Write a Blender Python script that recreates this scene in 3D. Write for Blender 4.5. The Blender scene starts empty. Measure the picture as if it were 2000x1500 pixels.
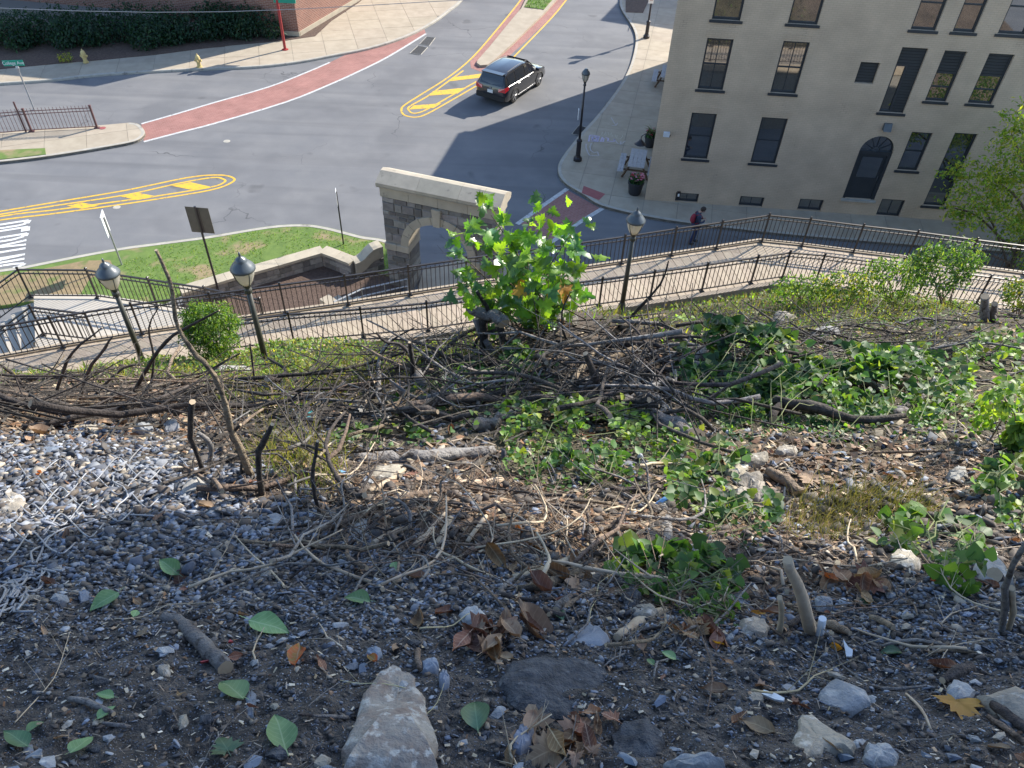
import bpy, math, random
import numpy as np
from mathutils import Vector, Matrix
from mathutils.geometry import tessellate_polygon

random.seed(7)
RNG = np.random.default_rng(11)
SC = bpy.context.scene
COL = SC.collection

# ------------------------------------------------------------------ camera
FPX = 1500.0                                   # focal length in pixels of a 2000 x 1500 frame
CAM_H = 18.0                                   # eye height above the street
_dn = np.array([932. - 1000., 2350. - 750., FPX]); _dn /= np.linalg.norm(_dn)
_fw = np.array([0., 0., 1.])
_y = _fw - _dn * (_fw @ _dn); _y /= np.linalg.norm(_y)
CR = np.array([np.cross(_y, -_dn), _y, -_dn])  # world = CR @ camera (x right, y down, z forward)
CC = np.array([0., 0., CAM_H])
cam_d = bpy.data.cameras.new('camera'); cam = bpy.data.objects.new('camera', cam_d); COL.objects.link(cam)
cam_d.sensor_width = 36.0; cam_d.lens = 36.0 * FPX / 2000.0; cam_d.clip_start = 0.05; cam_d.clip_end = 2000.0
_m = Matrix(((CR[0][0], -CR[0][1], -CR[0][2], CC[0]), (CR[1][0], -CR[1][1], -CR[1][2], CC[1]),
             (CR[2][0], -CR[2][1], -CR[2][2], CC[2]), (0, 0, 0, 1)))
cam.matrix_world = _m
SC.camera = cam

# ------------------------------------------------------------------ sky, sun, exposure
SUN_EL = 33.0
SUN_H = np.array([0.735, 0.678]); SUN_H /= np.linalg.norm(SUN_H)      # horizontal direction towards the sun
_e = math.radians(SUN_EL)
SUN = np.array([SUN_H[0] * math.cos(_e), SUN_H[1] * math.cos(_e), math.sin(_e)])
world = bpy.data.worlds.new('World'); SC.world = world; world.use_nodes = True
wn = world.node_tree.nodes; wl = world.node_tree.links
sky = wn.new('ShaderNodeTexSky'); sky.sky_type = 'NISHITA'; sky.sun_disc = False
sky.sun_elevation = _e; sky.sun_rotation = math.atan2(SUN_H[0], SUN_H[1])
sky.air_density = 1.0; sky.dust_density = 0.5; sky.ozone_density = 2.2
wl.new(sky.outputs[0], wn['Background'].inputs[0]); wn['Background'].inputs[1].default_value = 0.15
sun_d = bpy.data.lights.new('sun', 'SUN'); sun_d.energy = 4.4; sun_d.angle = math.radians(0.5); sun_d.color = (1.0, 0.93, 0.82)
sun = bpy.data.objects.new('sun', sun_d); COL.objects.link(sun)
sun.rotation_euler = Vector(SUN).to_track_quat('Z', 'Y').to_euler()
sun.location = (20, 20, 40)
SC.view_settings.view_transform = 'Standard'; SC.view_settings.look = 'None'
SC.view_settings.exposure = 1.02; SC.view_settings.gamma = 1.0; SC.view_settings.use_curve_mapping = False
SC.render.engine = 'CYCLES'
SC.cycles.max_bounces = 6; SC.cycles.transparent_max_bounces = 6; SC.cycles.use_denoising = True
SC.cycles.sample_clamp_indirect = 6.0

# ------------------------------------------------------------------ where a pixel of the photograph lies in the place
def ray(u, v): return CR @ np.array([u - 1000., v - 750., FPX])
def onz(u, v, z=0.0):
    w = ray(u, v); t = (z - CC[2]) / w[2]; return CC + t * w
def onplane(u, v, p0, n):
    w = ray(u, v); t = ((np.asarray(p0) - CC) @ n) / (w @ n); return CC + t * w
def aty(u, v, y):
    w = ray(u, v); return CC + w * (y / w[1])
def proj(P):
    c = (np.asarray(P, float) - CC) @ CR
    return 1000 + FPX * c[..., 0] / c[..., 2], 750 + FPX * c[..., 1] / c[..., 2], c[..., 2]

# ------------------------------------------------------------------ objects
def tag(o, label=None, cat=None, group=None, kind=None):
    if label: o['label'] = label
    if cat: o['category'] = cat
    if group: o['group'] = group
    if kind: o['kind'] = kind
    return o
def thing(name, label, cat, loc=(0, 0, 0), rz=0.0, group=None):
    o = bpy.data.objects.new(name, None); COL.objects.link(o)
    o.empty_display_size = 0.2; o.location = loc; o.rotation_euler = (0, 0, rz)
    return tag(o, label, cat, group)
def link(name, me, parent=None, world=False, loc=None):
    o = bpy.data.objects.new(name, me); COL.objects.link(o)
    if loc is not None: o.location = loc
    if parent is not None:
        o.parent = parent
        if world: o.matrix_parent_inverse = (Matrix.Translation(parent.location) @ parent.rotation_euler.to_matrix().to_4x4()).inverted()
    return o
def copy_tree(o, parent=None):
    c = o.copy(); COL.objects.link(c); c.parent = parent
    for ch in list(o.children): copy_tree(ch, c)
    return c

class MB:
    """collects vertices and faces; build() makes ONE mesh object of them"""
    def __init__(s): s.v = []; s.f = []; s.mi = []; s.cur = 0
    def add(s, vs, fs):
        b = len(s.v); s.v += [tuple(map(float, p)) for p in vs]
        for f in fs: s.f.append(tuple(b + i for i in f)); s.mi.append(s.cur)
    def hexa(s, p):      # 8 points: bottom 0-3 (ccw from above), top 4-7
        s.add(p, [(3, 2, 1, 0), (4, 5, 6, 7), (0, 1, 5, 4), (1, 2, 6, 5), (2, 3, 7, 6), (3, 0, 4, 7)])
    def box(s, c, size, R=None):
        hx, hy, hz = size[0] / 2, size[1] / 2, size[2] / 2
        P = [np.array(q) for q in [(-hx, -hy, -hz), (hx, -hy, -hz), (hx, hy, -hz), (-hx, hy, -hz), (-hx, -hy, hz), (hx, -hy, hz), (hx, hy, hz), (-hx, hy, hz)]]
        if R is not None: P = [np.asarray(R) @ q for q in P]
        s.hexa([q + np.asarray(c) for q in P])
    def bbox(s, x0, x1, y0, y1, z0, z1): s.box(((x0 + x1) / 2, (y0 + y1) / 2, (z0 + z1) / 2), (x1 - x0, y1 - y0, z1 - z0))
    def cbox(s, x0, x1, y0, y1, z0, z1, c=0.01):   # box with chamfered top edge
        s.add([(x0, y0, z0), (x1, y0, z0), (x1, y1, z0), (x0, y1, z0), (x0, y0, z1 - c), (x1, y0, z1 - c), (x1, y1, z1 - c), (x0, y1, z1 - c),
               (x0 + c, y0 + c, z1), (x1 - c, y0 + c, z1), (x1 - c, y1 - c, z1), (x0 + c, y1 - c, z1)],
              [(3, 2, 1, 0), (0, 1, 5, 4), (1, 2, 6, 5), (2, 3, 7, 6), (3, 0, 4, 7), (4, 5, 9, 8), (5, 6, 10, 9), (6, 7, 11, 10), (7, 4, 8, 11), (8, 9, 10, 11)])
    def prism(s, poly, z0, z1, bottom=True):
        poly = [(float(p[0]), float(p[1])) for p in poly]
        a = sum(poly[i][0] * poly[(i + 1) % len(poly)][1] - poly[(i + 1) % len(poly)][0] * poly[i][1] for i in range(len(poly)))
        if a < 0: poly = poly[::-1]
        n = len(poly); vs = [(x, y, z0) for x, y in poly] + [(x, y, z1) for x, y in poly]
        fs = [(i, (i + 1) % n, n + (i + 1) % n, n + i) for i in range(n)]
        tri = tessellate_polygon([[Vector((x, y, 0)) for x, y in poly]])
        for t in tri:
            t = list(t)
            (ax, ay), (bx, by), (cx, cy) = poly[t[0]], poly[t[1]], poly[t[2]]
            if (bx - ax) * (cy - ay) - (by - ay) * (cx - ax) < 0: t = t[::-1]
            fs.append(tuple(n + i for i in t))
            if bottom: fs.append(tuple(reversed(t)))
        s.add(vs, fs)
    def sheet(s, poly, z):
        poly = [(float(p[0]), float(p[1])) for p in poly]
        fs = []
        for t in tessellate_polygon([[Vector((x, y, 0)) for x, y in poly]]):
            t = list(t); (ax, ay), (bx, by), (cx, cy) = poly[t[0]], poly[t[1]], poly[t[2]]
            if (bx - ax) * (cy - ay) - (by - ay) * (cx - ax) < 0: t = t[::-1]
            fs.append(tuple(t))
        s.add([(x, y, z) for x, y in poly], fs)
    def ribbon(s, pts, w, z):
        pts = [np.array(p[:2], float) for p in pts]; L = []; Rr = []
        for i, p in enumerate(pts):
            t = pts[min(i + 1, len(pts) - 1)] - pts[max(i - 1, 0)]; t /= np.linalg.norm(t) + 1e-9
            nn = np.array([-t[1], t[0]]); L.append(p + nn * w / 2); Rr.append(p - nn * w / 2)
        n = len(pts)
        s.add([(p[0], p[1], z) for p in Rr] + [(p[0], p[1], z) for p in L], [(i, i + 1, n + i + 1, n + i) for i in range(n - 1)])
    def tube(s, pts, r, n=6, cap=True):
        pts = [np.array(p, float) for p in pts]
        if not hasattr(r, '__len__'): r = [r] * len(pts)
        vs = []; fs = []; up = np.array([0.13, 0.21, 0.97]); u = None
        for i, p in enumerate(pts):
            t = pts[min(i + 1, len(pts) - 1)] - pts[max(i - 1, 0)]; t = t / (np.linalg.norm(t) + 1e-9)
            if u is None:
                u = np.cross(t, up)
                if np.linalg.norm(u) < 0.1: u = np.cross(t, np.array([1., 0, 0]))
            u = u - t * (u @ t); u /= np.linalg.norm(u) + 1e-9; w = np.cross(t, u)
            for k in range(n):
                a = 2 * math.pi * k / n; vs.append(p + r[i] * (math.cos(a) * u + math.sin(a) * w))
        for i in range(len(pts) - 1):
            for k in range(n):
                k2 = (k + 1) % n; fs.append((i * n + k, i * n + k2, (i + 1) * n + k2, (i + 1) * n + k))
        if cap:
            fs.append(tuple(range(n - 1, -1, -1))); b = (len(pts) - 1) * n; fs.append(tuple(b + k for k in range(n)))
        s.add(vs, fs)
    def lathe(s, prof, c=(0, 0, 0), n=12, axis=None):
        R = None if axis is None else np.array(Vector((0, 0, 1)).rotation_difference(Vector(axis)).to_matrix())
        vs = []; fs = []
        for (r, z) in prof:
            for k in range(n):
                a = 2 * math.pi * (k + .5) / n; q = np.array([r * math.cos(a), r * math.sin(a), z])
                if R is not None: q = R @ q
                vs.append(q + np.asarray(c))
        for i in range(len(prof) - 1):
            for k in range(n):
                k2 = (k + 1) % n; fs.append((i * n + k, i * n + k2, (i + 1) * n + k2, (i + 1) * n + k))
        fs.append(tuple(range(n - 1, -1, -1))); b = (len(prof) - 1) * n; fs.append(tuple(b + k for k in range(n)))
        s.add(vs, fs)
    def mesh(s, name, mats, smooth=False):
        me = bpy.data.meshes.new(name); me.from_pydata(s.v, [], s.f)
        for m in (mats if isinstance(mats, (list, tuple)) else [mats]): me.materials.append(m)
        if any(s.mi): me.polygons.foreach_set('material_index', s.mi)
        if smooth: me.polygons.foreach_set('use_smooth', [True] * len(me.polygons))
        me.update(); return me
    def build(s, name, mats, parent=None, world=False, smooth=False, loc=None):
        return link(name, s.mesh(name, mats, smooth), parent, world, loc)

def np_mesh(name, V, F, mat, col=None, smooth=False):
    """V (n,3), F (m,k) arrays -> mesh, with an optional per-vertex colour attribute"""
    me = bpy.data.meshes.new(name); V = np.asarray(V, np.float32); F = np.asarray(F, np.int32); k = F.shape[1]
    me.vertices.add(len(V)); me.vertices.foreach_set('co', V.ravel())
    me.loops.add(F.size); me.loops.foreach_set('vertex_index', F.ravel())
    me.polygons.add(len(F)); me.polygons.foreach_set('loop_start', np.arange(0, F.size, k, dtype=np.int32))
    me.polygons.foreach_set('loop_total', np.full(len(F), k, np.int32))
    if smooth: me.polygons.foreach_set('use_smooth', np.ones(len(F), bool))
    me.materials.append(mat)
    if col is not None:
        a = me.color_attributes.new('Col', 'FLOAT_COLOR', 'POINT')
        c4 = np.ones((len(V), 4), np.float32); c4[:, :3] = col; a.data.foreach_set('color', c4.ravel())
    me.update(calc_edges=True); me.validate(); return me
def scatter_mesh(name, T, F, P, R, S, mat, col=None, smooth=False):
    """copies of one template (T verts, F faces) at P with rotations R and scales S, joined"""
    T = np.asarray(T, float); F = np.asarray(F, int); N = len(P); n = len(T)
    S = np.asarray(S, float)
    if S.ndim == 1: S = S[:, None] * np.ones((1, 3))
    V = T[None] * S[:, None, :]
    V = np.einsum('nij,nkj->nki', R, V) + np.asarray(P)[:, None, :]
    FF = (F[None] + (np.arange(N) * n)[:, None, None]).reshape(-1, F.shape[1])
    c = None if col is None else np.repeat(np.asarray(col), n, axis=0)
    return np_mesh(name, V.reshape(-1, 3), FF, mat, c, smooth)
def rot_axes(N, tilt=0.5, rng=RNG, up=None):
    """random rotations: spin about the normal, then tilt off `up`"""
    a = rng.uniform(0, 2 * np.pi, N); z = np.zeros((N, 3)); z[:, 2] = 1
    if up is not None: z = np.array(up, float)
    z = z + rng.normal(0, tilt, (N, 3)); z /= np.linalg.norm(z, axis=1)[:, None]
    h = np.stack([np.cos(a), np.sin(a), np.zeros(N)], 1); x = h - z * np.sum(h * z, 1)[:, None]; x /= np.linalg.norm(x, axis=1)[:, None] + 1e-9
    y = np.cross(z, x); return np.stack([x, y, z], 2)

# ------------------------------------------------------------------ smooth lattice noise
def vnoise(x, y, seed=0):
    x = np.asarray(x, float); y = np.asarray(y, float)
    xi = np.floor(x).astype(np.int64); yi = np.floor(y).astype(np.int64); fx = x - xi; fy = y - yi
    fx = fx * fx * (3 - 2 * fx); fy = fy * fy * (3 - 2 * fy)
    def h(a, b):
        n = (a * 374761393 + b * 668265263 + seed * 974711) & 0xffffffff
        n = ((n ^ (n >> 13)) * 1274126177) & 0xffffffff
        return ((n ^ (n >> 16)) & 0xffff) / 32768.0 - 1.0
    return (h(xi, yi) * (1 - fx) + h(xi + 1, yi) * fx) * (1 - fy) + (h(xi, yi + 1) * (1 - fx) + h(xi + 1, yi + 1) * fx) * fy
def fbm(x, y, o=3, seed=0):
    s = 0; a = 1.0; t = 0
    for k in range(o): s = s + a * vnoise(x * 2 ** k, y * 2 ** k, seed + k); t += a; a *= 0.5
    return s / t

# ------------------------------------------------------------------ procedural materials
def mat(name, c1, c2=None, scale=4.0, rough=0.8, bump=0.0, bscale=30.0, rnd=0.0, metal=0.0, spec=0.5, vcol=False, translucent=0.0,
        tcol=None, c3=None, s3=1.0, w3=0.5, coat=0.0, detail=5.0, coord='pos', bdist=0.02, alpha=None, vein=None):
    m = bpy.data.materials.new(name); m.use_nodes = True; nt = m.node_tree; N = nt.nodes; L = nt.links
    b = N['Principled BSDF']; out = N['Material Output']
    b.inputs['Roughness'].default_value = rough; b.inputs['Metallic'].default_value = metal
    b.inputs['Specular IOR Level'].default_value = spec
    if coat: b.inputs['Coat Weight'].default_value = coat; b.inputs['Coat Roughness'].default_value = 0.05
    if coord == 'pos': g = N.new('ShaderNodeNewGeometry'); P = g.outputs['Position']
    else: g = N.new('ShaderNodeTexCoord'); P = g.outputs['Object']
    def mix(a, bb, f, mode='MIX'):
        x = N.new('ShaderNodeMix'); x.data_type = 'RGBA'; x.blend_type = mode
        for s, v in ((x.inputs['A'], a), (x.inputs['B'], bb)):
            if hasattr(v, 'links'): L.new(v, s)
            else: s.default_value = (*v, 1)
        if hasattr(f, 'links'): L.new(f, x.inputs['Factor'])
        else: x.inputs['Factor'].default_value = f
        return x.outputs['Result']
    def noise(sc, det=detail, rg=0.6):
        t = N.new('ShaderNodeTexNoise'); t.inputs['Scale'].default_value = sc; t.inputs['Detail'].default_value = det
        t.inputs['Roughness'].default_value = rg; L.new(P, t.inputs['Vector']); return t.outputs['Fac']
    def ramp(f, lo, hi):
        r = N.new('ShaderNodeMapRange'); L.new(f, r.inputs['Value']); r.inputs['From Min'].default_value = lo; r.inputs['From Max'].default_value = hi; return r.outputs['Result']
    c = c1
    if c2 is not None: c = mix(c1, c2, ramp(noise(scale), 0.35, 0.65))
    if c3 is not None: c = mix(c, c3, ramp(noise(s3, 3.0), w3, w3 + 0.12))
    if vein is not None:
        tc = N.new('ShaderNodeTexCoord'); sx = N.new('ShaderNodeSeparateXYZ'); L.new(tc.outputs['Object'], sx.inputs[0]); ab = N.new('ShaderNodeMath'); ab.operation = 'ABSOLUTE'; L.new(sx.outputs[0], ab.inputs[0])
        mi = N.new('ShaderNodeMapRange'); L.new(ab.outputs[0], mi.inputs['Value']); mi.inputs['From Min'].default_value = .008; mi.inputs['From Max'].default_value = .022; mi.inputs['To Min'].default_value = .8; mi.inputs['To Max'].default_value = 0
        ml = N.new('ShaderNodeMath'); ml.operation = 'MULTIPLY_ADD'; L.new(ab.outputs[0], ml.inputs[0]); ml.inputs[1].default_value = -.75; L.new(sx.outputs[1], ml.inputs[2])
        fr = N.new('ShaderNodeMath'); fr.operation = 'PINGPONG'; L.new(ml.outputs[0], fr.inputs[0]); fr.inputs[1].default_value = .065
        m5 = N.new('ShaderNodeMapRange'); L.new(fr.outputs[0], m5.inputs['Value']); m5.inputs['From Min'].default_value = .003; m5.inputs['From Max'].default_value = .012; m5.inputs['To Min'].default_value = .45; m5.inputs['To Max'].default_value = 0
        mx = N.new('ShaderNodeMath'); mx.operation = 'MAXIMUM'; L.new(mi.outputs[0], mx.inputs[0]); L.new(m5.outputs[0], mx.inputs[1]); c = mix(c, vein, mx.outputs[0])
    if rnd:
        oi = N.new('ShaderNodeObjectInfo'); hs = N.new('ShaderNodeHueSaturation')
        mr = N.new('ShaderNodeMapRange'); L.new(oi.outputs['Random'], mr.inputs['Value']); mr.inputs['To Min'].default_value = 1 - rnd; mr.inputs['To Max'].default_value = 1 + rnd
        L.new(mr.outputs['Result'], hs.inputs['Value'])
        mu = N.new('ShaderNodeMath'); mu.operation = 'MULTIPLY'; L.new(oi.outputs['Random'], mu.inputs[0]); mu.inputs[1].default_value = 7.13
        fr = N.new('ShaderNodeMath'); fr.operation = 'FRACT'; L.new(mu.outputs[0], fr.inputs[0])
        m2 = N.new('ShaderNodeMapRange'); L.new(fr.outputs[0], m2.inputs['Value']); m2.inputs['To Min'].default_value = 0.5 - rnd * 0.06; m2.inputs['To Max'].default_value = 0.5 + rnd * 0.06
        L.new(m2.outputs['Result'], hs.inputs['Hue'])
        if hasattr(c, 'links'): L.new(c, hs.inputs['Color'])
        else: hs.inputs['Color'].default_value = (*c, 1)
        c = hs.outputs['Color']
    if vcol:
        at = N.new('ShaderNodeAttribute'); at.attribute_name = 'Col'; c = mix(at.outputs['Color'], c, 1.0, 'MULTIPLY')
    if hasattr(c, 'links'): L.new(c, b.inputs['Base Color'])
    else: b.inputs['Base Color'].default_value = (*c, 1)
    if bump:
        bp = N.new('ShaderNodeBump'); bp.inputs['Strength'].default_value = bump; bp.inputs['Distance'].default_value = bdist
        L.new(noise(bscale, 4.0), bp.inputs['Height']); L.new(bp.outputs['Normal'], b.inputs['Normal'])
    if translucent:
        tr = N.new('ShaderNodeBsdfTranslucent'); ms = N.new('ShaderNodeMixShader'); ms.inputs[0].default_value = translucent
        if hasattr(c, 'links'): L.new(mix(c, tcol or (1.5, 1.6, 0.6), 1.0, 'MULTIPLY'), tr.inputs['Color'])
        else: tr.inputs['Color'].default_value = tuple(min(1, c[i] * (tcol or (1.5, 1.6, 0.6))[i]) for i in range(3)) + (1,)
        L.new(b.outputs[0], ms.inputs[1]); L.new(tr.outputs[0], ms.inputs[2]); L.new(ms.outputs[0], out.inputs['Surface'])
    m['bsdf'] = b.name
    return m
def brick_mat(name, c1, c2, mortar, bw, bh, ms=0.012, rough=0.85, bump=0.5, axes='xz', stain=None, off=0.5):
    m = bpy.data.materials.new(name); m.use_nodes = True; nt = m.node_tree; N = nt.nodes; L = nt.links; b = N['Principled BSDF']
    b.inputs['Roughness'].default_value = rough
    tc = N.new('ShaderNodeTexCoord'); sp = N.new('ShaderNodeSeparateXYZ'); L.new(tc.outputs['Object'], sp.inputs[0]); cb = N.new('ShaderNodeCombineXYZ')
    L.new(sp.outputs['XYZ'.index(axes[0].upper())], cb.inputs[0]); L.new(sp.outputs['XYZ'.index(axes[1].upper())], cb.inputs[1])
    t = N.new('ShaderNodeTexBrick'); L.new(cb.outputs[0], t.inputs['Vector']); t.inputs['Scale'].default_value = 1.0
    t.inputs['Brick Width'].default_value = bw; t.inputs['Row Height'].default_value = bh; t.inputs['Mortar Size'].default_value = ms; t.inputs['Mortar Smooth'].default_value = 0.3
    t.offset = off; t.inputs['Color1'].default_value = (*c1, 1); t.inputs['Color2'].default_value = (*c2, 1); t.inputs['Mortar'].default_value = (*mortar, 1)
    n = N.new('ShaderNodeTexNoise'); n.inputs['Scale'].default_value = 0.9; n.inputs['Detail'].default_value = 6; L.new(tc.outputs['Object'], n.inputs['Vector'])
    mr = N.new('ShaderNodeMapRange'); L.new(n.outputs['Fac'], mr.inputs['Value']); mr.inputs['From Min'].default_value = 0.3; mr.inputs['From Max'].default_value = 0.7
    mr.inputs['To Min'].default_value = 0.84; mr.inputs['To Max'].default_value = 1.08
    mu = N.new('ShaderNodeMix'); mu.data_type = 'RGBA'; mu.blend_type = 'MULTIPLY'; mu.inputs['Factor'].default_value = 1; L.new(t.outputs['Color'], mu.inputs['A']); L.new(mr.outputs[0], mu.inputs['B'])
    c = mu.outputs['Result']
    if stain:
        n2 = N.new('ShaderNodeTexNoise'); n2.inputs['Scale'].default_value = 1.1; n2.inputs['Detail'].default_value = 7; n2.inputs['Roughness'].default_value = 0.72; L.new(tc.outputs['Object'], n2.inputs['Vector'])
        m3 = N.new('ShaderNodeMapRange'); L.new(n2.outputs['Fac'], m3.inputs['Value']); m3.inputs['From Min'].default_value = 0.59; m3.inputs['From Max'].default_value = 0.67; m3.inputs['To Max'].default_value = 0.7
        m4 = N.new('ShaderNodeMath'); m4.operation = 'MULTIPLY'; L.new(m3.outputs[0], m4.inputs[0]); L.new(t.outputs['Fac'], m4.inputs[1])
        x = N.new('ShaderNodeMix'); x.data_type = 'RGBA'; L.new(m4.outputs[0], x.inputs['Factor']); L.new(c, x.inputs['A']); x.inputs['B'].default_value = (*stain, 1); c = x.outputs['Result']
    L.new(c, b.inputs['Base Color'])
    bp = N.new('ShaderNodeBump'); bp.inputs['Strength'].default_value = bump; bp.inputs['Distance'].default_value = 0.01; bp.invert = True
    L.new(t.outputs['Fac'], bp.inputs['Height']); L.new(bp.outputs[0], b.inputs['Normal'])
    return m
M = {}
M['asphalt'] = mat('asphalt', (.155, .158, .165), (.19, .19, .192), scale=.5, rough=.9, bump=.35, bscale=160, c3=(.142, .144, .15), s3=.22, w3=.52, bdist=.01)
def asphalt_extra(m):
    nt = m.node_tree; N = nt.nodes; L = nt.links; b = N['Principled BSDF']; src = b.inputs['Base Color'].links[0].from_socket; g = N.new('ShaderNodeNewGeometry')
    def mixc(a, col, f, mode='MIX'):
        x = N.new('ShaderNodeMix'); x.data_type = 'RGBA'; x.blend_type = mode; L.new(a, x.inputs['A']); L.new(f, x.inputs['Factor'])
        if hasattr(col, 'links'): L.new(col, x.inputs['B'])
        else: x.inputs['B'].default_value = (*col, 1)
        return x.outputs['Result']
    def mr(f, a, c, lo=0., hi=1.):
        r = N.new('ShaderNodeMapRange'); L.new(f, r.inputs['Value']); r.inputs['From Min'].default_value = a; r.inputs['From Max'].default_value = c; r.inputs['To Min'].default_value = lo; r.inputs['To Max'].default_value = hi; return r.outputs['Result']
    def noise(sc, d=4., v=None):
        t = N.new('ShaderNodeTexNoise'); t.inputs['Scale'].default_value = sc; t.inputs['Detail'].default_value = d; L.new(v or g.outputs['Position'], t.inputs['Vector']); return t.outputs['Fac']
    mp = N.new('ShaderNodeMapping'); mp.inputs['Scale'].default_value = (.05, 1.0, 1); mp.inputs['Rotation'].default_value = (0, 0, -.32); L.new(g.outputs['Position'], mp.inputs['Vector'])
    c = mixc(src, (.11, .112, .118), mr(noise(1.1, 3., mp.outputs[0]), .5, .72, 0, .55))           # tyre-darkened bands
    c = mixc(c, (.24, .235, .225), mr(noise(.9, 6., mp.outputs[0]), .58, .75, 0, .45))                # dusty streaks
    vo = N.new('ShaderNodeTexVoronoi'); vo.feature = 'DISTANCE_TO_EDGE'; vo.inputs['Scale'].default_value = .17
    wob = N.new('ShaderNodeTexNoise'); wob.inputs['Scale'].default_value = 1.2; L.new(g.outputs['Position'], wob.inputs['Vector']); ad = N.new('ShaderNodeVectorMath'); ad.operation = 'ADD'; L.new(g.outputs['Position'], ad.inputs[0]); L.new(wob.outputs['Color'], ad.inputs[1]); L.new(ad.outputs[0], vo.inputs['Vector'])
    cr = N.new('ShaderNodeMath'); cr.operation = 'MULTIPLY'; L.new(mr(vo.outputs['Distance'], .0, .006, .8, 0.), cr.inputs[0]); L.new(mr(noise(.25), .5, .62), cr.inputs[1]); c = mixc(c, (.055, .055, .058), cr.outputs[0])
    c = mixc(c, (.07, .07, .072), mr(noise(.55, 2.), .68, .74, 0, .5))                                # oil and patch stains
    c = mixc(c, (.27, .27, .27), mr(noise(42., 2.), .66, .74, 0, .5)); c = mixc(c, (.06, .06, .06), mr(noise(55., 2.), .64, .72, 0, .45))   # aggregate
    L.new(c, b.inputs['Base Color'])
asphalt_extra(M['asphalt'])
M['concrete'] = mat('concrete', (.355, .30, .225), (.42, .36, .275), scale=1.6, rough=.9, bump=.15, bscale=60, rnd=.06, bdist=.01)
M['joint'] = mat('joint', (.20, .19, .17), rough=.95)
M['kerb'] = mat('kerb', (.36, .34, .29), (.45, .42, .36), scale=3, rough=.9, bump=.2, bscale=50, c3=(.22, .2, .18), s3=2.2, w3=.6)
M['white_paint'] = mat('white_paint', (.70, .70, .68), (.58, .58, .57), scale=5, rough=.7, c3=(.28, .28, .28), s3=8, w3=.575)
M['white_worn'] = mat('white_worn', (.62, .62, .61), (.44, .44, .43), scale=7, rough=.8, c3=(.22, .22, .22), s3=9, w3=.58)
M['yellow_paint'] = mat('yellow_paint', (.74, .44, .035), (.66, .40, .05), scale=3, rough=.7, c3=(.26, .20, .10), s3=6, w3=.565)
M['brick_paver'] = brick_mat('brick_paver', (.35, .165, .14), (.29, .13, .11), (.38, .24, .20), .22, .11, ms=.008, axes='xy', bump=.3)
M['brick_red'] = brick_mat('brick_red', (.27, .115, .08), (.20, .08, .06), (.36, .28, .22), .30, .10, ms=.014, bump=.6)
M['brick_beige'] = brick_mat('brick_beige', (.60, .465, .33), (.57, .44, .312), (.50, .385, .27), .24, .078, ms=.009, bump=.4, stain=(.26, .195, .14))
M['trim'] = mat('trim', (.028, .034, .04), (.036, .042, .048), scale=3, rough=.5)
M['siding'] = brick_mat('siding', (.05, .052, .052), (.045, .047, .047), (.02, .02, .02), 30, .115, ms=.01, bump=.9)
M['glass'] = mat('glass', (.02, .026, .03), (.04, .045, .046), scale=.7, rough=.03, spec=1.0); M['glass'].node_tree.nodes['Principled BSDF'].inputs['IOR'].default_value = 2.4
M['interior'] = mat('interior', (.10, .09, .075), (.06, .055, .05), scale=2, rough=.9)
M['limestone'] = mat('limestone', (.47, .41, .31), (.39, .34, .26), scale=2.2, rough=.9, bump=.25, bscale=45, rnd=.06, c3=(.27, .24, .19), s3=3.0, w3=.62)
M['stone'] = mat('stone', (.19, .175, .16), (.26, .24, .215), scale=6, rough=.9, bump=.7, bscale=14, rnd=.45, bdist=.03)
M['mortar'] = mat('mortar', (.31, .29, .25), (.26, .24, .21), scale=9, rough=.95, bump=.4, bscale=60)
M['fence'] = mat('fence', (.024, .020, .018), (.036, .029, .025), scale=4, rough=.42, spec=.55)
M['fence_red'] = mat('fence_red', (.10, .045, .045), (.12, .06, .055), scale=4, rough=.5)
M['plank'] = mat('plank', (.46, .38, .285), (.39, .315, .235), scale=6, rough=.85, bump=.25, bscale=60, rnd=.09, c3=(.31, .25, .185), s3=2.0, w3=.6)
M['landing'] = mat('landing', (.46, .42, .35), (.52, .47, .40), scale=1.3, rough=.9, bump=.12, bscale=60, rnd=.04)
M['lamp_green'] = mat('lamp_green', (.05, .052, .042), (.075, .072, .056), scale=5, rough=.45)
M['lamp_cap'] = mat('lamp_cap', (.075, .09, .10), (.095, .11, .12), scale=6, rough=.33, spec=.6)
M['lamp_black'] = mat('lamp_black', (.014, .012, .016), (.022, .018, .022), scale=6, rough=.35, spec=.6)
M['globe'] = mat('globe', (.74, .71, .64), (.80, .77, .70), scale=6, rough=.12, spec=.6, translucent=.6, tcol=(1.15, 1.1, 1.0))
M['mulch'] = mat('mulch', (.085, .055, .042), (.14, .095, .072), scale=9, rough=.95, bump=.9, bscale=25, bdist=.05)
M['steel'] = mat('steel', (.42, .43, .44), (.34, .35, .36), scale=5, rough=.45, metal=.6)
M['sign_back'] = mat('sign_back', (.075, .068, .052), (.095, .085, .066), scale=4, rough=.5)
M['sign_white'] = mat('sign_white', (.72, .73, .72), rough=.5)
M['sign_green'] = mat('sign_green', (.0, .26, .17), rough=.45)
M['red_pole'] = mat('red_pole', (.36, .035, .035), (.30, .03, .03), scale=5, rough=.45)
M['hydrant'] = mat('hydrant', (.62, .47, .20), (.52, .40, .17), scale=8, rough=.55)
M['wood_grey'] = mat('wood_grey', (.33, .33, .34), (.42, .42, .43), scale=8, rough=.85, bump=.3, bscale=30)
M['wood_brown'] = mat('wood_brown', (.13, .085, .055), (.10, .065, .042), scale=6, rough=.85)
M['pot'] = mat('pot', (.02, .022, .028), (.028, .03, .036), scale=5, rough=.5)
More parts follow.
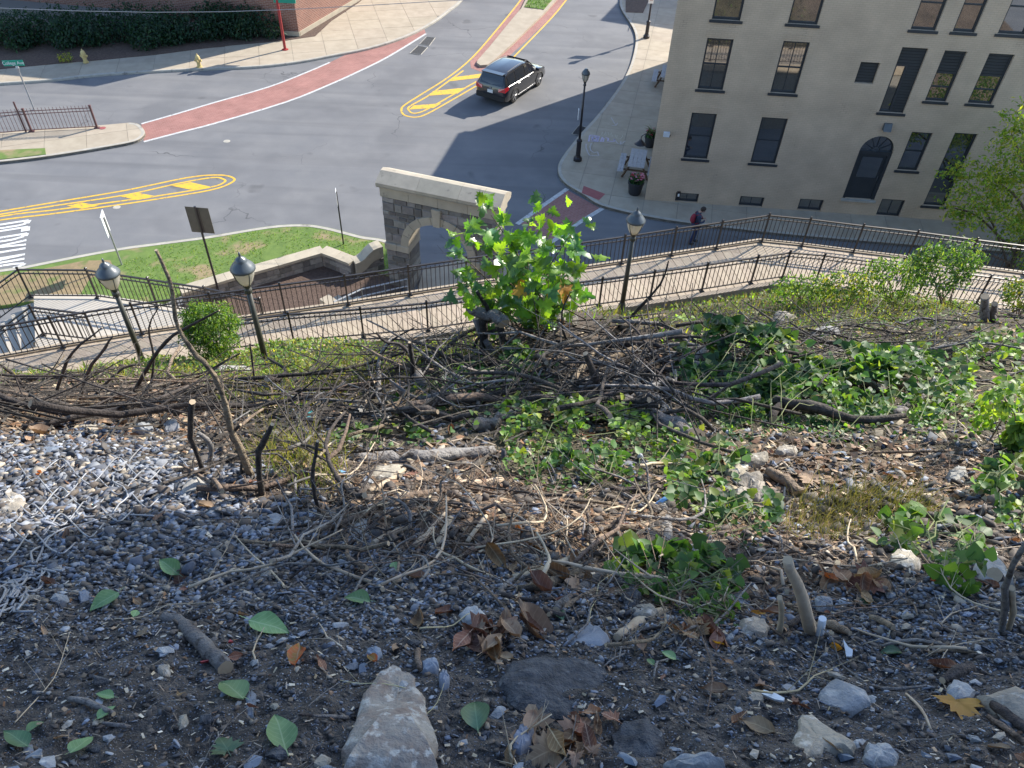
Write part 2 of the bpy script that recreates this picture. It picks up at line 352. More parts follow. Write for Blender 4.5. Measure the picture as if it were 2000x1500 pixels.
M['soil_pot'] = mat('soil_pot', (.04, .03, .022), rough=.95)
M['petal_pink'] = mat('petal_pink', (.75, .32, .42), (.65, .2, .3), scale=30, rough=.6, translucent=.25, tcol=(1.2, 1, 1))
M['petal_red'] = mat('petal_red', (.42, .03, .04), (.5, .05, .07), scale=30, rough=.6, translucent=.25, tcol=(1.2, 1, 1))
M['car'] = mat('car', (.012, .013, .018), rough=.32, coat=1.0, spec=.5)
M['car_glass'] = mat('car_glass', (.012, .016, .024), rough=.05, spec=.8)
M['chrome'] = mat('chrome', (.75, .75, .76), rough=.15, metal=1.0)
M['rim'] = mat('rim', (.55, .55, .56), rough=.3, metal=.8)
M['tyre'] = mat('tyre', (.018, .018, .018), rough=.9)
M['taillight'] = mat('taillight', (.55, .015, .02), rough=.15, coat=1.0)
M['plastic_black'] = mat('plastic_black', (.015, .015, .016), rough=.6)
M['plastic_white'] = mat('plastic_white', (.68, .71, .74), (.58, .61, .64), scale=9, rough=.4)
M['plastic_teal'] = mat('plastic_teal', (.05, .28, .30), rough=.4)
M['plastic_blue'] = mat('plastic_blue', (.16, .34, .60), rough=.4)
M['wire'] = mat('wire', (.25, .255, .27), (.34, .345, .36), scale=30, rough=.5, metal=.35)
M['cable'] = mat('cable', (.30, .30, .31), rough=.5)
M['chalk_violet'] = mat('chalk_violet', (.58, .50, .66), (.44, .40, .48), scale=18, rough=.95)
M['chalk_white'] = mat('chalk_white', (.55, .50, .50), (.42, .40, .37), scale=18, rough=.95)
M['chalk_yellow'] = mat('chalk_yellow', (.56, .51, .38), (.45, .42, .33), scale=18, rough=.95)
M['tactile'] = mat('tactile', (.34, .10, .10), (.29, .085, .085), scale=5, rough=.8, bump=.6, bscale=40)
M['skin'] = mat('skin', (.52, .32, .24), rough=.6)
M['hair'] = mat('hair', (.045, .028, .02), rough=.7)
M['shirt_navy'] = mat('shirt_navy', (.05, .065, .11), (.04, .052, .09), scale=14, rough=.9, bump=.4, bscale=18)
M['jeans'] = mat('jeans', (.035, .045, .11), (.03, .038, .085), scale=14, rough=.9)
M['backpack'] = mat('backpack', (.30, .025, .045), (.24, .02, .035), scale=14, rough=.8)
# the hillside
M['soil'] = mat('soil', (.50, .48, .46), (1.15, 1.1, 1.05), scale=16, rough=.97, bump=1.0, bscale=70, vcol=True, bdist=.03, c3=(1.7, 1.6, 1.5), s3=38, w3=.60)
M['gravel'] = mat('gravel', (.85, .85, .87), (1.15, 1.15, 1.15), scale=22, rough=.8, vcol=True, bump=.3, bscale=80, bdist=.006)
M['rock_grey'] = mat('rock_grey', (.20, .21, .225), (.30, .31, .32), scale=7, rough=.85, bump=.7, bscale=26, rnd=.18, c3=(.40, .40, .39), s3=24, w3=.55, bdist=.02)
M['rock_tan'] = mat('rock_tan', (.33, .29, .23), (.19, .17, .14), scale=11, rough=.85, bump=.7, bscale=26, rnd=.12, c3=(.47, .44, .39), s3=22, w3=.55, bdist=.02)
M['rock_slab'] = mat('rock_slab', (.29, .27, .235), (.20, .15, .12), scale=12, rough=.8, bump=.8, bscale=30, c3=(.42, .40, .36), s3=34, w3=.52, bdist=.02)
M['rock_white'] = mat('rock_white', (.35, .335, .305), (.24, .235, .22), scale=11, rough=.9, bump=.9, bscale=30, rnd=.1, bdist=.01)
M['rock_slate'] = mat('rock_slate', (.13, .155, .20), (.20, .23, .28), scale=7, rough=.7, bump=.5, bscale=30, rnd=.25, bdist=.01)
M['rock_tar'] = mat('rock_tar', (.032, .034, .04), (.085, .09, .10), scale=26, rough=.9, bump=1.0, bscale=50, c3=(.17, .18, .19), s3=30, w3=.62, bdist=.02)
M['bark_dark'] = mat('bark_dark', (.030, .025, .022), (.095, .078, .066), scale=22, rough=.95, bump=1.0, bscale=60, rnd=.4, bdist=.02)
M['bark_grey'] = mat('bark_grey', (.15, .135, .125), (.25, .235, .22), scale=12, rough=.92, bump=.9, bscale=40, rnd=.25, c3=(.07, .055, .045), s3=18, w3=.53, bdist=.025)
M['bark_brown'] = mat('bark_brown', (.16, .115, .08), (.24, .18, .125), scale=14, rough=.92, bump=.9, bscale=45, rnd=.25, c3=(.06, .045, .034), s3=20, w3=.53, bdist=.025)
M['wood_pale'] = mat('wood_pale', (.50, .41, .29), (.40, .31, .21), scale=12, rough=.85, bump=.5, bscale=40, rnd=.12, c3=(.27, .2, .14), s3=8, w3=.6, bdist=.008)
M['wood_cut'] = mat('wood_cut', (.46, .36, .24), (.38, .29, .19), scale=20, rough=.85)
LT = (1.6, 1.7, .5)
M['leaf_maple'] = mat('leaf_maple', (.13, .27, .03), (.17, .32, .04), scale=7, rough=.4, rnd=.3, translucent=.5, tcol=(2.4, 2.2, .6), spec=.5)
M['leaf_yellow'] = mat('leaf_yellow', (.55, .33, .05), (.45, .22, .03), scale=7, rough=.5, rnd=.2, translucent=.4, tcol=(1.4, 1.2, .4))
M['leaf_brown'] = mat('leaf_brown', (.12, .06, .032), (.27, .15, .08), vein=(.38, .28, .18), scale=12, rough=.7, rnd=.4, translucent=.15, tcol=(1.6, 1.1, .6))
M['leaf_tan'] = mat('leaf_tan', (.36, .25, .165), (.20, .125, .075), vein=(.38, .28, .18), scale=12, rough=.7, rnd=.25, translucent=.15, tcol=(1.4, 1.1, .7))
M['leaf_orange'] = mat('leaf_orange', (.52, .15, .03), (.42, .11, .025), vein=(.38, .28, .18), scale=14, rough=.6, rnd=.2, translucent=.25, tcol=(1.5, 1.1, .5), c3=(.30, .2, .04), s3=16, w3=.55)
M['leaf_green'] = mat('leaf_green', (.11, .22, .085), (.16, .29, .12), scale=30, vein=(.26, .38, .20), rough=.5, rnd=.2, translucent=.2, tcol=LT)
M['leaf_dark'] = mat('leaf_dark', (.03, .085, .04), (.05, .12, .055), scale=30, vein=(.09, .17, .09), rough=.4, rnd=.2, translucent=.15, tcol=LT)
M['foliage'] = mat('foliage', (.85, .85, .85), (1.15, 1.15, 1.1), scale=3, rough=.5, vcol=True, translucent=.45, tcol=(1.9, 1.8, .6))
M['grass'] = mat('grass', (.85, .85, .85), (1.2, 1.15, 1.0), scale=2, rough=.6, vcol=True, translucent=.35, tcol=(1.7, 1.7, .6))
M['turf'] = mat('turf', (.10, .165, .035), (.14, .21, .045), scale=3, rough=.95, bump=.6, bscale=40, c3=(.28, .22, .12), s3=.7, w3=.54)
M['stem'] = mat('stem', (.14, .17, .06), (.19, .2, .08), scale=12, rough=.7, rnd=.3)
M['straw'] = mat('straw', (.48, .41, .24), (.40, .33, .19), scale=12, rough=.8, rnd=.3)
M['dry_turf'] = mat('dry_turf', (.30, .22, .12), (.22, .17, .09), scale=4, rough=.95, bump=.7, bscale=40, c3=(.14, .17, .05), s3=1.2, w3=.56)
M['leaf_maple_dark'] = mat('leaf_maple_dark', (.05, .13, .03), (.085, .19, .045), scale=9, rough=.32, rnd=.3, translucent=.3, tcol=(2.2, 2.2, .6), spec=.7)

# =================================================================== THE STREET
def clip_poly(sub, cell):
    out = [tuple(p[:2]) for p in sub]; n = len(cell)
    for i in range(n):
        a = cell[i]; b = cell[(i + 1) % n]; inp = out; out = []
        if not inp: break
        def side(p): return (b[0] - a[0]) * (p[1] - a[1]) - (b[1] - a[1]) * (p[0] - a[0])
        for k in range(len(inp)):
            p = inp[k]; q = inp[(k + 1) % len(inp)]; sp = side(p); sq = side(q)
            if sp >= 0: out.append(p)
            if (sp >= 0) != (sq >= 0):
                t = sp / (sp - sq); out.append((p[0] + t * (q[0] - p[0]), p[1] + t * (q[1] - p[1])))
    return out
def area(p): return 0.5 * sum(p[i][0] * p[(i + 1) % len(p)][1] - p[(i + 1) % len(p)][0] * p[i][1] for i in range(len(p)))
def px(lst, z=0.0): return [tuple(onz(u, v, z)[:2]) for u, v in lst]
def smooth_line(pts, n=4):
    P = [np.array(p, float) for p in pts]; out = []
    for i in range(len(P) - 1):
        p0 = P[max(i - 1, 0)]; p1 = P[i]; p2 = P[i + 1]; p3 = P[min(i + 2, len(P) - 1)]
        for k in range(n):
            t = k / n
            out.append(0.5 * ((2 * p1) + (-p0 + p2) * t + (2 * p0 - 5 * p1 + 4 * p2 - p3) * t * t + (-p0 + 3 * p1 - 3 * p2 + p3) * t ** 3))
    out.append(P[-1]); return [tuple(p) for p in out]
def offset_line(pts, d):
    P = [np.array(p[:2], float) for p in pts]; out = []
    for i, p in enumerate(P):
        t = P[min(i + 1, len(P) - 1)] - P[max(i - 1, 0)]; t /= np.linalg.norm(t) + 1e-9; out.append(tuple(p + d * np.array([-t[1], t[0]])))
    return out
def kerb(parent, line, w, z1, inward, z0=-.05, top=.004):
    """a kerb stone line with a rounded lip, `inward` = side (+1 left of the line) where the pavement lies"""
    mb = MB(); A = line; B = offset_line(line, inward * w); A2 = offset_line(line, inward * .03)
    n = len(A); zt = z1 + top
    V = [(p[0], p[1], z0) for p in A] + [(p[0], p[1], zt - .035) for p in A] + [(p[0], p[1], zt) for p in A2] + [(p[0], p[1], zt) for p in B] + [(p[0], p[1], z0) for p in B]
    F = []
    for r in range(4):
        for i in range(n - 1):
            q = (r * n + i, r * n + i + 1, (r + 1) * n + i + 1, (r + 1) * n + i); F.append(q if inward < 0 else q[::-1])
    mb.add(V, F); return mb.build('kerb', M['kerb'], parent)
def pavement(name, poly, o, ang, sx, sy, z1, label=None, gap=.018, m='concrete'):
    """a raised pavement: joint-coloured bed with separate slabs on it"""
    mb = MB(); mb.prism(poly, -.1, z1 - .014); base = mb.build(name, M['joint']); tag(base, label, None, None, 'structure')
    d = np.array([math.cos(ang), math.sin(ang)]); e = np.array([-d[1], d[0]]); o = np.array(o[:2])
    L = [((np.array(p) - o) @ d, (np.array(p) - o) @ e) for p in poly]
    i0 = math.floor(min(a for a, b in L) / sx); i1 = math.ceil(max(a for a, b in L) / sx); j0 = math.floor(min(b for a, b in L) / sy); j1 = math.ceil(max(b for a, b in L) / sy)
    for i in range(i0, i1):
        for j in range(j0, j1):
            c = [o + d * (i * sx + gap) + e * (j * sy + gap), o + d * ((i + 1) * sx) + e * (j * sy + gap), o + d * ((i + 1) * sx) + e * ((j + 1) * sy), o + d * (i * sx + gap) + e * ((j + 1) * sy)]
            q = clip_poly(poly, [tuple(x) for x in c])
            r = []
            for p in q:
                if not r or math.hypot(p[0] - r[-1][0], p[1] - r[-1][1]) > .02: r.append(p)
            if len(r) < 3 or abs(area(r)) < .06: continue
            s = MB(); s.prism(r, z1 - .06, z1 + random.uniform(-.003, .003), bottom=False); s.build('slab', M[m], base)
    return base

mb = MB(); mb.sheet([(-260, -120), (260, -120), (260, 400), (-260, 400)], 0.0); tag(mb.build('road', M['asphalt']), 'grey weathered asphalt road curving through the junction', None, None, 'structure')

# --- pavement on the far side (upper left)
K1 = smooth_line(px([(-700, 215), (-300, 187), (0, 167), (100, 160), (190, 150), (300, 143), (400, 138), (500, 134), (580, 125), (650, 112), (720, 98), (790, 76), (845, 48), (880, 22), (905, 0), (960, -70), (1010, -130)]), 3)
I1 = px([(850, -130), (760, -40), (700, 10), (648, 45), (616, 75), (556, 84), (455, 93), (385, 101), (301, 112), (196, 122), (105, 130), (0, 140), (-300, 160), (-700, 190)])
_a = np.array(onz(500, 134)) - onz(0, 167); ANG1 = math.atan2(_a[1], _a[0])
P1 = pavement('pavement', list(offset_line(K1, .16)) + I1, onz(0, 167), ANG1, 2.0, 1.75, .13, 'tan concrete pavement on the far side below the brick building')
kerb(P1, K1, .16, .13, +1)

# --- mulch beds behind it
bed = [tuple(p) for p in px([(-700, 190), (-300, 160), (0, 140), (105, 130), (196, 122), (301, 112), (385, 101), (455, 93), (556, 84), (616, 75), (648, 45), (700, 10), (760, -40), (850, -130)])]
bed = bed + [(-10, 90), (-75, 90)]
mb = MB(); mb.prism(bed, -.1, .15); tag(mb.build('mulch_bed', M['mulch']), 'dark mulch bed under the hedge along the far pavement', None, None, 'structure')

# --- peninsula pavement with the maroon fence (left)
K2 = smooth_line(px([(-500, 365), (-200, 340), (0, 321), (100, 309), (200, 293), (262, 281), (281, 270), (284, 260), (272, 247), (255, 244)]), 4)
PP2 = K2 + px([(190, 250), (100, 256), (0, 263), (-200, 279), (-500, 300)])
P2 = pavement('pavement', PP2, onz(0, 321), math.atan2(*(np.array(onz(200, 293)) - onz(0, 321))[[1, 0]]), 1.9, 1.6, .13, 'pale concrete pavement tongue beside the maroon fence')
kerb(P2, K2, .17, .13, +1)
mb = MB(); mb.prism(px([(-300, 312), (0, 294), (88, 290), (90, 302), (0, 312), (-300, 333)], .13), .1, .155); tag(mb.build('grass_verge', M['turf']), 'small strip of grass in the left pavement', None, None, 'structure')
mb = MB(); mb.lathe([(.16, 0), (.16, .006)], (*onz(202, 255)[:2], .134), 14); tag(mb.build('manhole_cover', M['tactile']), 'small rusty round utility cover on the left pavement', 'utility cover')

# --- right pavement round the beige building
K3 = smooth_line(px([(1225, -140), (1216, -60), (1210, 0), (1213, 21), (1226, 42), (1238, 63), (1241, 87), (1231, 130), (1210, 171), (1168, 227), (1133, 266), (1098, 311), (1089, 336), (1101, 360), (1140, 385), (1175, 406), (1262, 427), (1350, 441), (1450, 453), (1600, 468), (1900, 492), (2300, 520)]), 4)
BC = onz(1258, 395)[:2]; BD = np.array([math.cos(math.radians(-3)), math.sin(math.radians(-3))]); BO = np.array([BD[1], -BD[0]])   # facade corner, direction, outward
BACK = np.array([9.1, 49.4])
P3 = pavement('pavement', K3 + [tuple(BC + BD * 40), tuple(BC + BD * .02 - BO * .02), tuple(BACK), (16.0, 80.0)], BC, math.atan2(*(BACK - BC)[::-1]), 1.75, 1.55, .13, 'grey concrete pavement wrapping the corner of the beige building')
kerb(P3, K3, .17, .13, +1)
TP = px([(1140, 363), (1182, 379), (1170, 391), (1136, 377)], .13)
mb = MB(); mb.prism(TP, .1, .137); tag(mb.build('tactile_pad', M['tactile']), 'red tactile pad at the kerb ramp by the building', 'paving pad')
# planted square at the top of that pavement
mb = MB(); mb.prism(px([(1222, 24), (1256, 25), (1272, -10), (1222, -12)], .13), .1, .16); tag(mb.build('tree_pit', M['mulch']), 'dark planting square in the pavement near the far lamp', None, None, 'structure')

# --- brick crosswalks
def flat(name, poly, z, m, label, parent=None, cat=None, ang=None, o=None):
    mb = MB()
    if ang is None: mb.sheet(poly, z); ob = mb.build(name, M[m], parent)
    else:
        c, s = math.cos(-ang), math.sin(-ang); o = np.array(o if o is not None else poly[0])
        mb.sheet([((p[0] - o[0]) * c - (p[1] - o[1]) * s, (p[0] - o[0]) * s + (p[1] - o[1]) * c) for p in poly], 0)
        ob = mb.build(name, M[m], parent); ob.location = (o[0], o[1], z); ob.rotation_euler = (0, 0, ang)
    if parent is None: tag(ob, label, cat, None, 'structure')
    return ob
lo1 = smooth_line(px([(281, 277), (350, 259), (420, 241), (560, 199), (640, 167), (700, 140), (760, 110), (832, 66)]), 3)
up1 = smooth_line(px([(276, 242), (350, 221), (420, 200), (525, 170), (600, 141), (644, 122)]), 3) + [p for p in offset_line(K1, -.01) if onz(655, 111)[0] < p[0] < onz(832, 62)[0]]
CW1 = flat('brick_crossing', lo1 + up1[::-1], .004, 'brick_paver', 'long red brick crosswalk curving across the far street', ang=ANG1 + .25)
mb = MB(); mb.ribbon(lo1, .16, .008); mb.ribbon(up1[:16], .14, .008); tag(mb.build('crossing_edge_line', M['white_worn']), 'white edge lines of the long brick crosswalk', None, None, 'structure')
c2 = px([(1108, 371), (1172, 407), (1130, 433), (1040, 492), (950, 450), (1060, 403)])
flat('brick_crossing', px([(1109, 372), (1172, 407), (1131, 433), (1077, 470), (1015, 436), (1062, 403)]), .004, 'brick_paver', 'dark red brick crosswalk in shade between arch and building', ang=.62)
mb = MB(); mb.ribbon(px([(1108, 369), (1060, 402), (1010, 438)]), .22, .008); mb.ribbon(px([(1177, 407), (1131, 435), (1076, 474)]), .22, .008)
tag(mb.build('crossing_edge_line', M['white_worn']), 'white edge lines of the shaded crosswalk', None, None, 'structure')

# --- central island with grass
isl_l = px([(1018, 20), (985, 60), (955, 97), (933, 122)]); isl_n = px([(931, 127), (938, 132), (952, 131)]); isl_r = px([(962, 124), (1000, 90), (1035, 56), (1066, 26)])
apron = px([(1052, -60), (1012, 5), (975, 52), (945, 90), (918, 121), (920, 133), (938, 140), (960, 138), (985, 118), (1030, 78), (1075, 36), (1102, 4), (1150, -60)])
flat('brick_apron', apron, .004, 'brick_paver', 'red brick apron round the traffic island', ang=.9)
isl = isl_l + isl_n + isl_r + px([(1150, -70), (1062, -70)])
mb = MB(); mb.prism(isl, -.05, .15); I = tag(mb.build('traffic_island', M['concrete']), 'pale concrete traffic island running up the street', None, None, 'structure')
mb = MB(); mb.prism(px([(1024, 14), (1062, 19), (1136, -66), (1070, -66)], .15), .1, .19); tag(mb.build('island_grass', M['turf']), 'grass strip on top of the traffic island', None, None, 'structure')

# --- yellow markings
def paint(name, lines, m, label, z=.006, w=.11):
    mb = MB()
    for l in lines: mb.ribbon(l, w, z)
    return tag(mb.build(name, M[m]), label, None, None, 'structure')
Y1o = smooth_line(px([(-300, 462), (0, 413), (120, 393), (245, 372), (367, 347), (425, 342), (452, 346), (455, 355), (413, 371), (300, 390), (205, 404), (100, 418), (0, 430), (-300, 472)]), 5)
Y1i = smooth_line(px([(-300, 470), (0, 419), (120, 400), (250, 380), (350, 358), (415, 347), (436, 350), (438, 356), (410, 366), (300, 384), (205, 397), (100, 411), (0, 423), (-300, 474)]), 5)
paint('lane_line', [Y1o, Y1i], 'yellow_paint', 'double yellow line looping round the left painted median')
for q in ([(335, 363), (372, 356), (412, 365), (374, 371)], [(236, 384), (270, 377), (308, 384), (268, 391)], [(130, 402), (160, 396), (194, 402), (160, 408)]):
    flat('hatch_bar', px(q), .007, 'yellow_paint', None); tag(bpy.context.scene.objects[-1] if False else COL.objects[-1], 'yellow hatch bar inside the left painted median', None, 'bars of the left painted median', 'structure')
Y2o = smooth_line(px([(1060, -60), (1017, 0), (972, 56), (923, 112), (877, 150), (830, 180), (792, 204), (784, 214), (790, 225), (812, 229), (835, 222), (880, 197), (937, 164)]), 4)
Y2i = smooth_line(px([(905, 138), (877, 158), (835, 188), (800, 208), (799, 216), (806, 221), (822, 219), (850, 205), (890, 182), (935, 157)]), 4)
Y2r = smooth_line(px([(1003, 112), (1040, 74), (1080, 32), (1106, 0), (1150, -60)]), 4)
paint('lane_line', [Y2o, Y2i, Y2r], 'yellow_paint', 'double yellow line round the painted nose of the traffic island')
for q in ([(886, 151), (940, 144), (937, 152), (877, 159)], [(846, 178), (912, 171), (893, 183), (838, 187)], [(808, 206), (862, 202), (847, 211), (799, 214)]):
    flat('hatch_bar', px(q), .007, 'yellow_paint', None); tag(COL.objects[-1], 'yellow hatch bar at the nose of the traffic island', None, 'bars at the island nose', 'structure')

# --- white lettering PED XING on the near lane (tops towards the right)
LET = {'P': [[(0, 0), (0, 1)], [(0, 1), (.75, .97), (.95, .85), (.95, .62), (.75, .52), (0, .5)]],
       'E': [[(0, 0), (0, 1)], [(0, .97), (1, .97)], [(0, .5), (.8, .5)], [(0, .03), (1, .03)]],
       'D': [[(0, 0), (0, 1)], [(0, .98), (.6, .96), (.95, .8), (.95, .2), (.6, .04), (0, .02)]],
       'X': [[(0, 0), (1, 1)], [(0, 1), (1, 0)]], 'I': [[(.5, 0), (.5, 1)]], 'N': [[(0, 0), (0, 1)], [(0, 1), (1, 0)], [(1, 0), (1, 1)]],
       'G': [[(1, .85), (.8, .97), (.4, 1), (.1, .85), (.05, .5), (.1, .15), (.4, .02), (.85, .08), (.95, .4), (.6, .42)]]}
A = np.array(onz(56, 429)[:2]); B = np.array(onz(46, 524)[:2]); up = np.array(onz(56, 426)[:2]) - np.array(onz(-60, 444)[:2]); up /= np.linalg.norm(up)
lw = (B - A) / 7.0; letters = bpy.data.objects.new('road_lettering', None); COL.objects.link(letters); tag(letters, 'white PED XING lettering on the near lane', None, None, 'structure')
hgt_l = 2.6
for i, ch in enumerate('PEDXING'):
    mb = MB(); c0 = A + lw * (i + .12); wv = lw * (.62 if ch != 'I' else .3)
    for si, st in enumerate(LET[ch]):
        p = [c0 + wv * a - up * hgt_l * (1 - b) for a, b in st]
        # stroke width: broad across the letter, longer along the road, as stretched road letters are
        for k in range(len(p) - 1):
            t = p[k + 1] - p[k]; n_ = lw / np.linalg.norm(lw); al = abs(t @ up) / (np.linalg.norm(t) + 1e-9)
            s = n_ * .075 * al + up * .17 * (1 - al)
            mb.add([(*(p[k] - s), .009 + .0004 * k + .0021 * si), (*(p[k + 1] - s), .009 + .0004 * k + .0021 * si), (*(p[k + 1] + s), .009 + .0004 * k + .0021 * si), (*(p[k] + s), .009 + .0004 * k + .0021 * si)], [(0, 1, 2, 3)])
    mb.build('letter', M['white_paint'], letters)

# --- storm drains
def drain(q, label):
    c = [np.array(onz(u, v)[:2]) for u, v in q]; o = sum(c) / 4; t = thing('storm_drain', label, 'drain', (*o, 0))
    mb = MB(); P = [(*(p - o), .003) for p in c]; fr = MB(); fr.add([*P], [(0, 1, 2, 3)]); fr.build('pit', M['plastic_black'], t)
    e1 = (c[1] - c[0]); e2 = (c[3] - c[0])
    for k in range(9):
        f = (k + .5) / 9; a = c[0] + e1 * f; mb = MB(); mb.tube([(*(a - o), .012), (*(a + e2 - o), .012)], .02, 4); mb.build('bar', M['rock_tar'], t)
    fr = MB(); L = [*c, c[0]]
    for k in range(4): fr.tube([(*(L[k] - o), .01), (*(L[k + 1] - o), .01)], .022, 4)
    fr.build('frame', M['kerb'], t)
drain([(833, 72), (850, 74), (838, 90), (819, 87)], 'upper grate of the storm drain pair by the brick crosswalk')
drain([(816, 90), (835, 93), (822, 107), (800, 105)], 'lower grate of the storm drain pair by the brick crosswalk')
drain([(1131, 245), (1147, 250), (1137, 266), (1117, 262)], 'shaded kerbside grate beside the black street lamp')
for u, v, l, r in ((443, 276, 'small pale manhole cover in the road below the long crosswalk', .17), (1140, 150, 'round manhole cover in the road right of the black car', .34), (228, 405, 'small dark cover beside the left painted median', .16)):
    mb = MB(); mb.lathe([(r, 0), (r, .005)], (*onz(u, v)[:2], .002), 18); mb.lathe([(r * .86, .005), (r * .84, .009)], (*onz(u, v)[:2], .002), 18); tag(mb.build('manhole_cover', M['kerb'] if r < .2 else M['asphalt']), l, 'manhole cover')

# --- chalk drawing on the pavement by the building: arrows, the words "Dish" and "Patio"
chalk = bpy.data.objects.new('chalk_drawing', None); COL.objects.link(chalk); tag(chalk, 'chalk arrows and the words Patio and Dish on the shaded pavement', 'chalk drawing')
def zc(a, b): return onz(1100 + a / 8.3333, 180 + b / 8.3333, .137)
def chalk_part(name, strokes, m, w):
    mb = MB()
    for st in strokes: mb.ribbon([zc(*p) for p in st], w, .1375)
    mb.build(name, M[m], chalk)
chalk_part('arrow', [[(780, 410), (830, 500), (860, 540)], [(860, 540), (885, 500)], [(860, 540), (790, 545)]], 'chalk_white', .05)
chalk_part('word', [[(640, 650), (625, 690), (660, 705), (690, 660)], [(690, 640), (700, 705)], [(690, 670), (730, 650), (745, 700)], [(790, 660), (770, 690), (800, 700), (795, 725)], [(850, 690), (850, 730)], [(880, 700), (870, 750), (930, 760), (970, 720), (960, 700)]], 'chalk_yellow', .045)
chalk_part('word', [[(435, 700), (415, 800), (560, 805), (585, 720), (480, 700), (435, 700)], [(480, 730), (560, 740)], [(465, 770), (560, 780)], [(640, 730), (610, 800)], [(590, 800), (650, 805), (660, 750)], [(690, 740), (735, 750), (725, 800)], [(745, 800), (830, 800), (835, 760)]], 'chalk_violet', .085)
chalk_part('word', [[(480, 720), (470, 780), (540, 790)], [(510, 720), (560, 730), (545, 770)]], 'chalk_violet', .12)
chalk_part('arrow', [[(835, 760), (880, 830), (930, 855), (1010, 795)], [(940, 800), (930, 850)]], 'chalk_white', .06)
chalk_part('arrow', [[(375, 840), (370, 900), (400, 980), (430, 1030)], [(460, 830), (435, 890), (450, 950), (500, 985)], [(430, 1030), (580, 1035)], [(580, 1035), (560, 975)], [(500, 985), (560, 970)]], 'chalk_white', .06)

# =================================================================== BEIGE BUILDING
TH = math.radians(-3); BH = 10.7
bld = thing('beige_building', 'beige painted brick building with dark framed windows and arched door', 'building', (BC[0], BC[1], 0), TH)
_n3 = np.array([-BO[0], -BO[1], 0.0])
def fc(u, v):
    p = onplane(u, v, (BC[0], BC[1], 0), _n3); return float((p[:2] - BC) @ BD), float(p[2])
def rect(bl, tr=None, br=None, h=None):
    s0, z0 = fc(*bl)
    if tr: s1, z1 = fc(*tr)
    else: s1 = fc(*br)[0]; z1 = z0 + h
    return [s0, z0, s1, z1]
W = {}
W['r3a'] = rect((1390, 38), br=(1446, 41), h=1.95); W['r3b'] = rect((1538, 46), br=(1597, 48), h=1.95); W['r3c'] = rect((1778, 58), br=(1828, 60), h=1.95)
W['r3d'] = rect((1860, 62), br=(1904, 64), h=1.95); W['r3e'] = rect((1948, 66), br=(2002, 69), h=1.95)
W['r2a'] = rect((1362, 174), (1434, 77)); W['r2b'] = rect((1504, 181), (1583, 83)); W['vent'] = rect((1668, 162), (1720, 123))
W['tall2'] = rect((1716, 219), (1814, 95)); W['r2d'] = rect((1806, 197), (1890, 101)); W['r2e'] = rect((1889, 202), (1983, 107))
W['r1a'] = rect((1334, 309), (1401, 223)); W['r1b'] = rect((1465, 318), (1540, 232)); W['r1c'] = rect((1751, 332), (1823, 260)); W['tall1'] = rect((1802, 401), (1911, 262))
W['door'] = rect((1645, 387), (1744, 299)); W['b1'] = rect((1316, 402), (1366, 379)); W['b2'] = rect((1440, 409), (1494, 386)); W['b3'] = rect((1555, 414), (1610, 391)); W['bdoor'] = rect((1703, 438), (1766, 400))
for k in ('b1', 'b2', 'b3', 'bdoor'): W[k][1] = max(W[k][1], .16 if k != 'bdoor' else .14)
W['bdoor'][3] = W['bdoor'][1] + .85
_d = W['door']; ARC_R = (_d[2] - _d[0]) / 2; ARC_C = ((_d[0] + _d[2]) / 2, _d[3])
OPEN = {k: list(v) for k, v in W.items()}; OPEN['door'][3] = _d[3] + ARC_R
W2 = [(18.0, 2.3), (21.0, 2.3), (18.0, 5.3), (21.0, 5.3), (18.0, 8.1), (21.0, 8.1)]
for i, (s, z) in enumerate(W2): OPEN['x%d' % i] = W['x%d' % i] = [s, z, s + 1.1, z + 1.75]
LEN = 30.0; DEP = .24
ss = sorted({0.0, LEN} | {o[i] for o in OPEN.values() for i in (0, 2)}); zz = sorted({-.3, BH} | {o[i] for o in OPEN.values() for i in (1, 3)})
wall = MB()
for i in range(len(ss) - 1):
    for j in range(len(zz) - 1):
        cs = (ss[i] + ss[i + 1]) / 2; cz = (zz[j] + zz[j + 1]) / 2
        if any(o[0] < cs < o[2] and o[1] < cz < o[3] for o in OPEN.values()): continue
        wall.add([(ss[i], 0, zz[j]), (ss[i + 1], 0, zz[j]), (ss[i + 1], 0, zz[j + 1]), (ss[i], 0, zz[j + 1])], [(0, 1, 2, 3)])
for k, o in OPEN.items():
    a, b, c, d = o; top = d if k != 'door' else W['door'][3]
    wall.add([(a, 0, b), (a, DEP, b), (a, DEP, top), (a, 0, top)], [(0, 1, 2, 3)]); wall.add([(c, 0, b), (c, DEP, b), (c, DEP, top), (c, 0, top)], [(3, 2, 1, 0)])
    wall.add([(a, 0, b), (c, 0, b), (c, DEP, b), (a, DEP, b)], [(0, 1, 2, 3)])
    if k != 'door': wall.add([(a, 0, d), (c, 0, d), (c, DEP, d), (a, DEP, d)], [(3, 2, 1, 0)])
N_ = 16   # spandrels and soffit of the arched door
for i in range(N_):
    t0 = math.pi * i / N_; t1 = math.pi * (i + 1) / N_
    p0 = (ARC_C[0] - ARC_R * math.cos(t0), ARC_C[1] + ARC_R * math.sin(t0)); p1 = (ARC_C[0] - ARC_R * math.cos(t1), ARC_C[1] + ARC_R * math.sin(t1)); zt = ARC_C[1] + ARC_R
    wall.add([(p0[0], 0, p0[1]), (p1[0], 0, p1[1]), (p1[0], 0, zt), (p0[0], 0, zt)], [(0, 1, 2, 3)])
    wall.add([(p0[0], 0, p0[1]), (p1[0], 0, p1[1]), (p1[0], DEP, p1[1]), (p0[0], DEP, p0[1])], [(3, 2, 1, 0)])
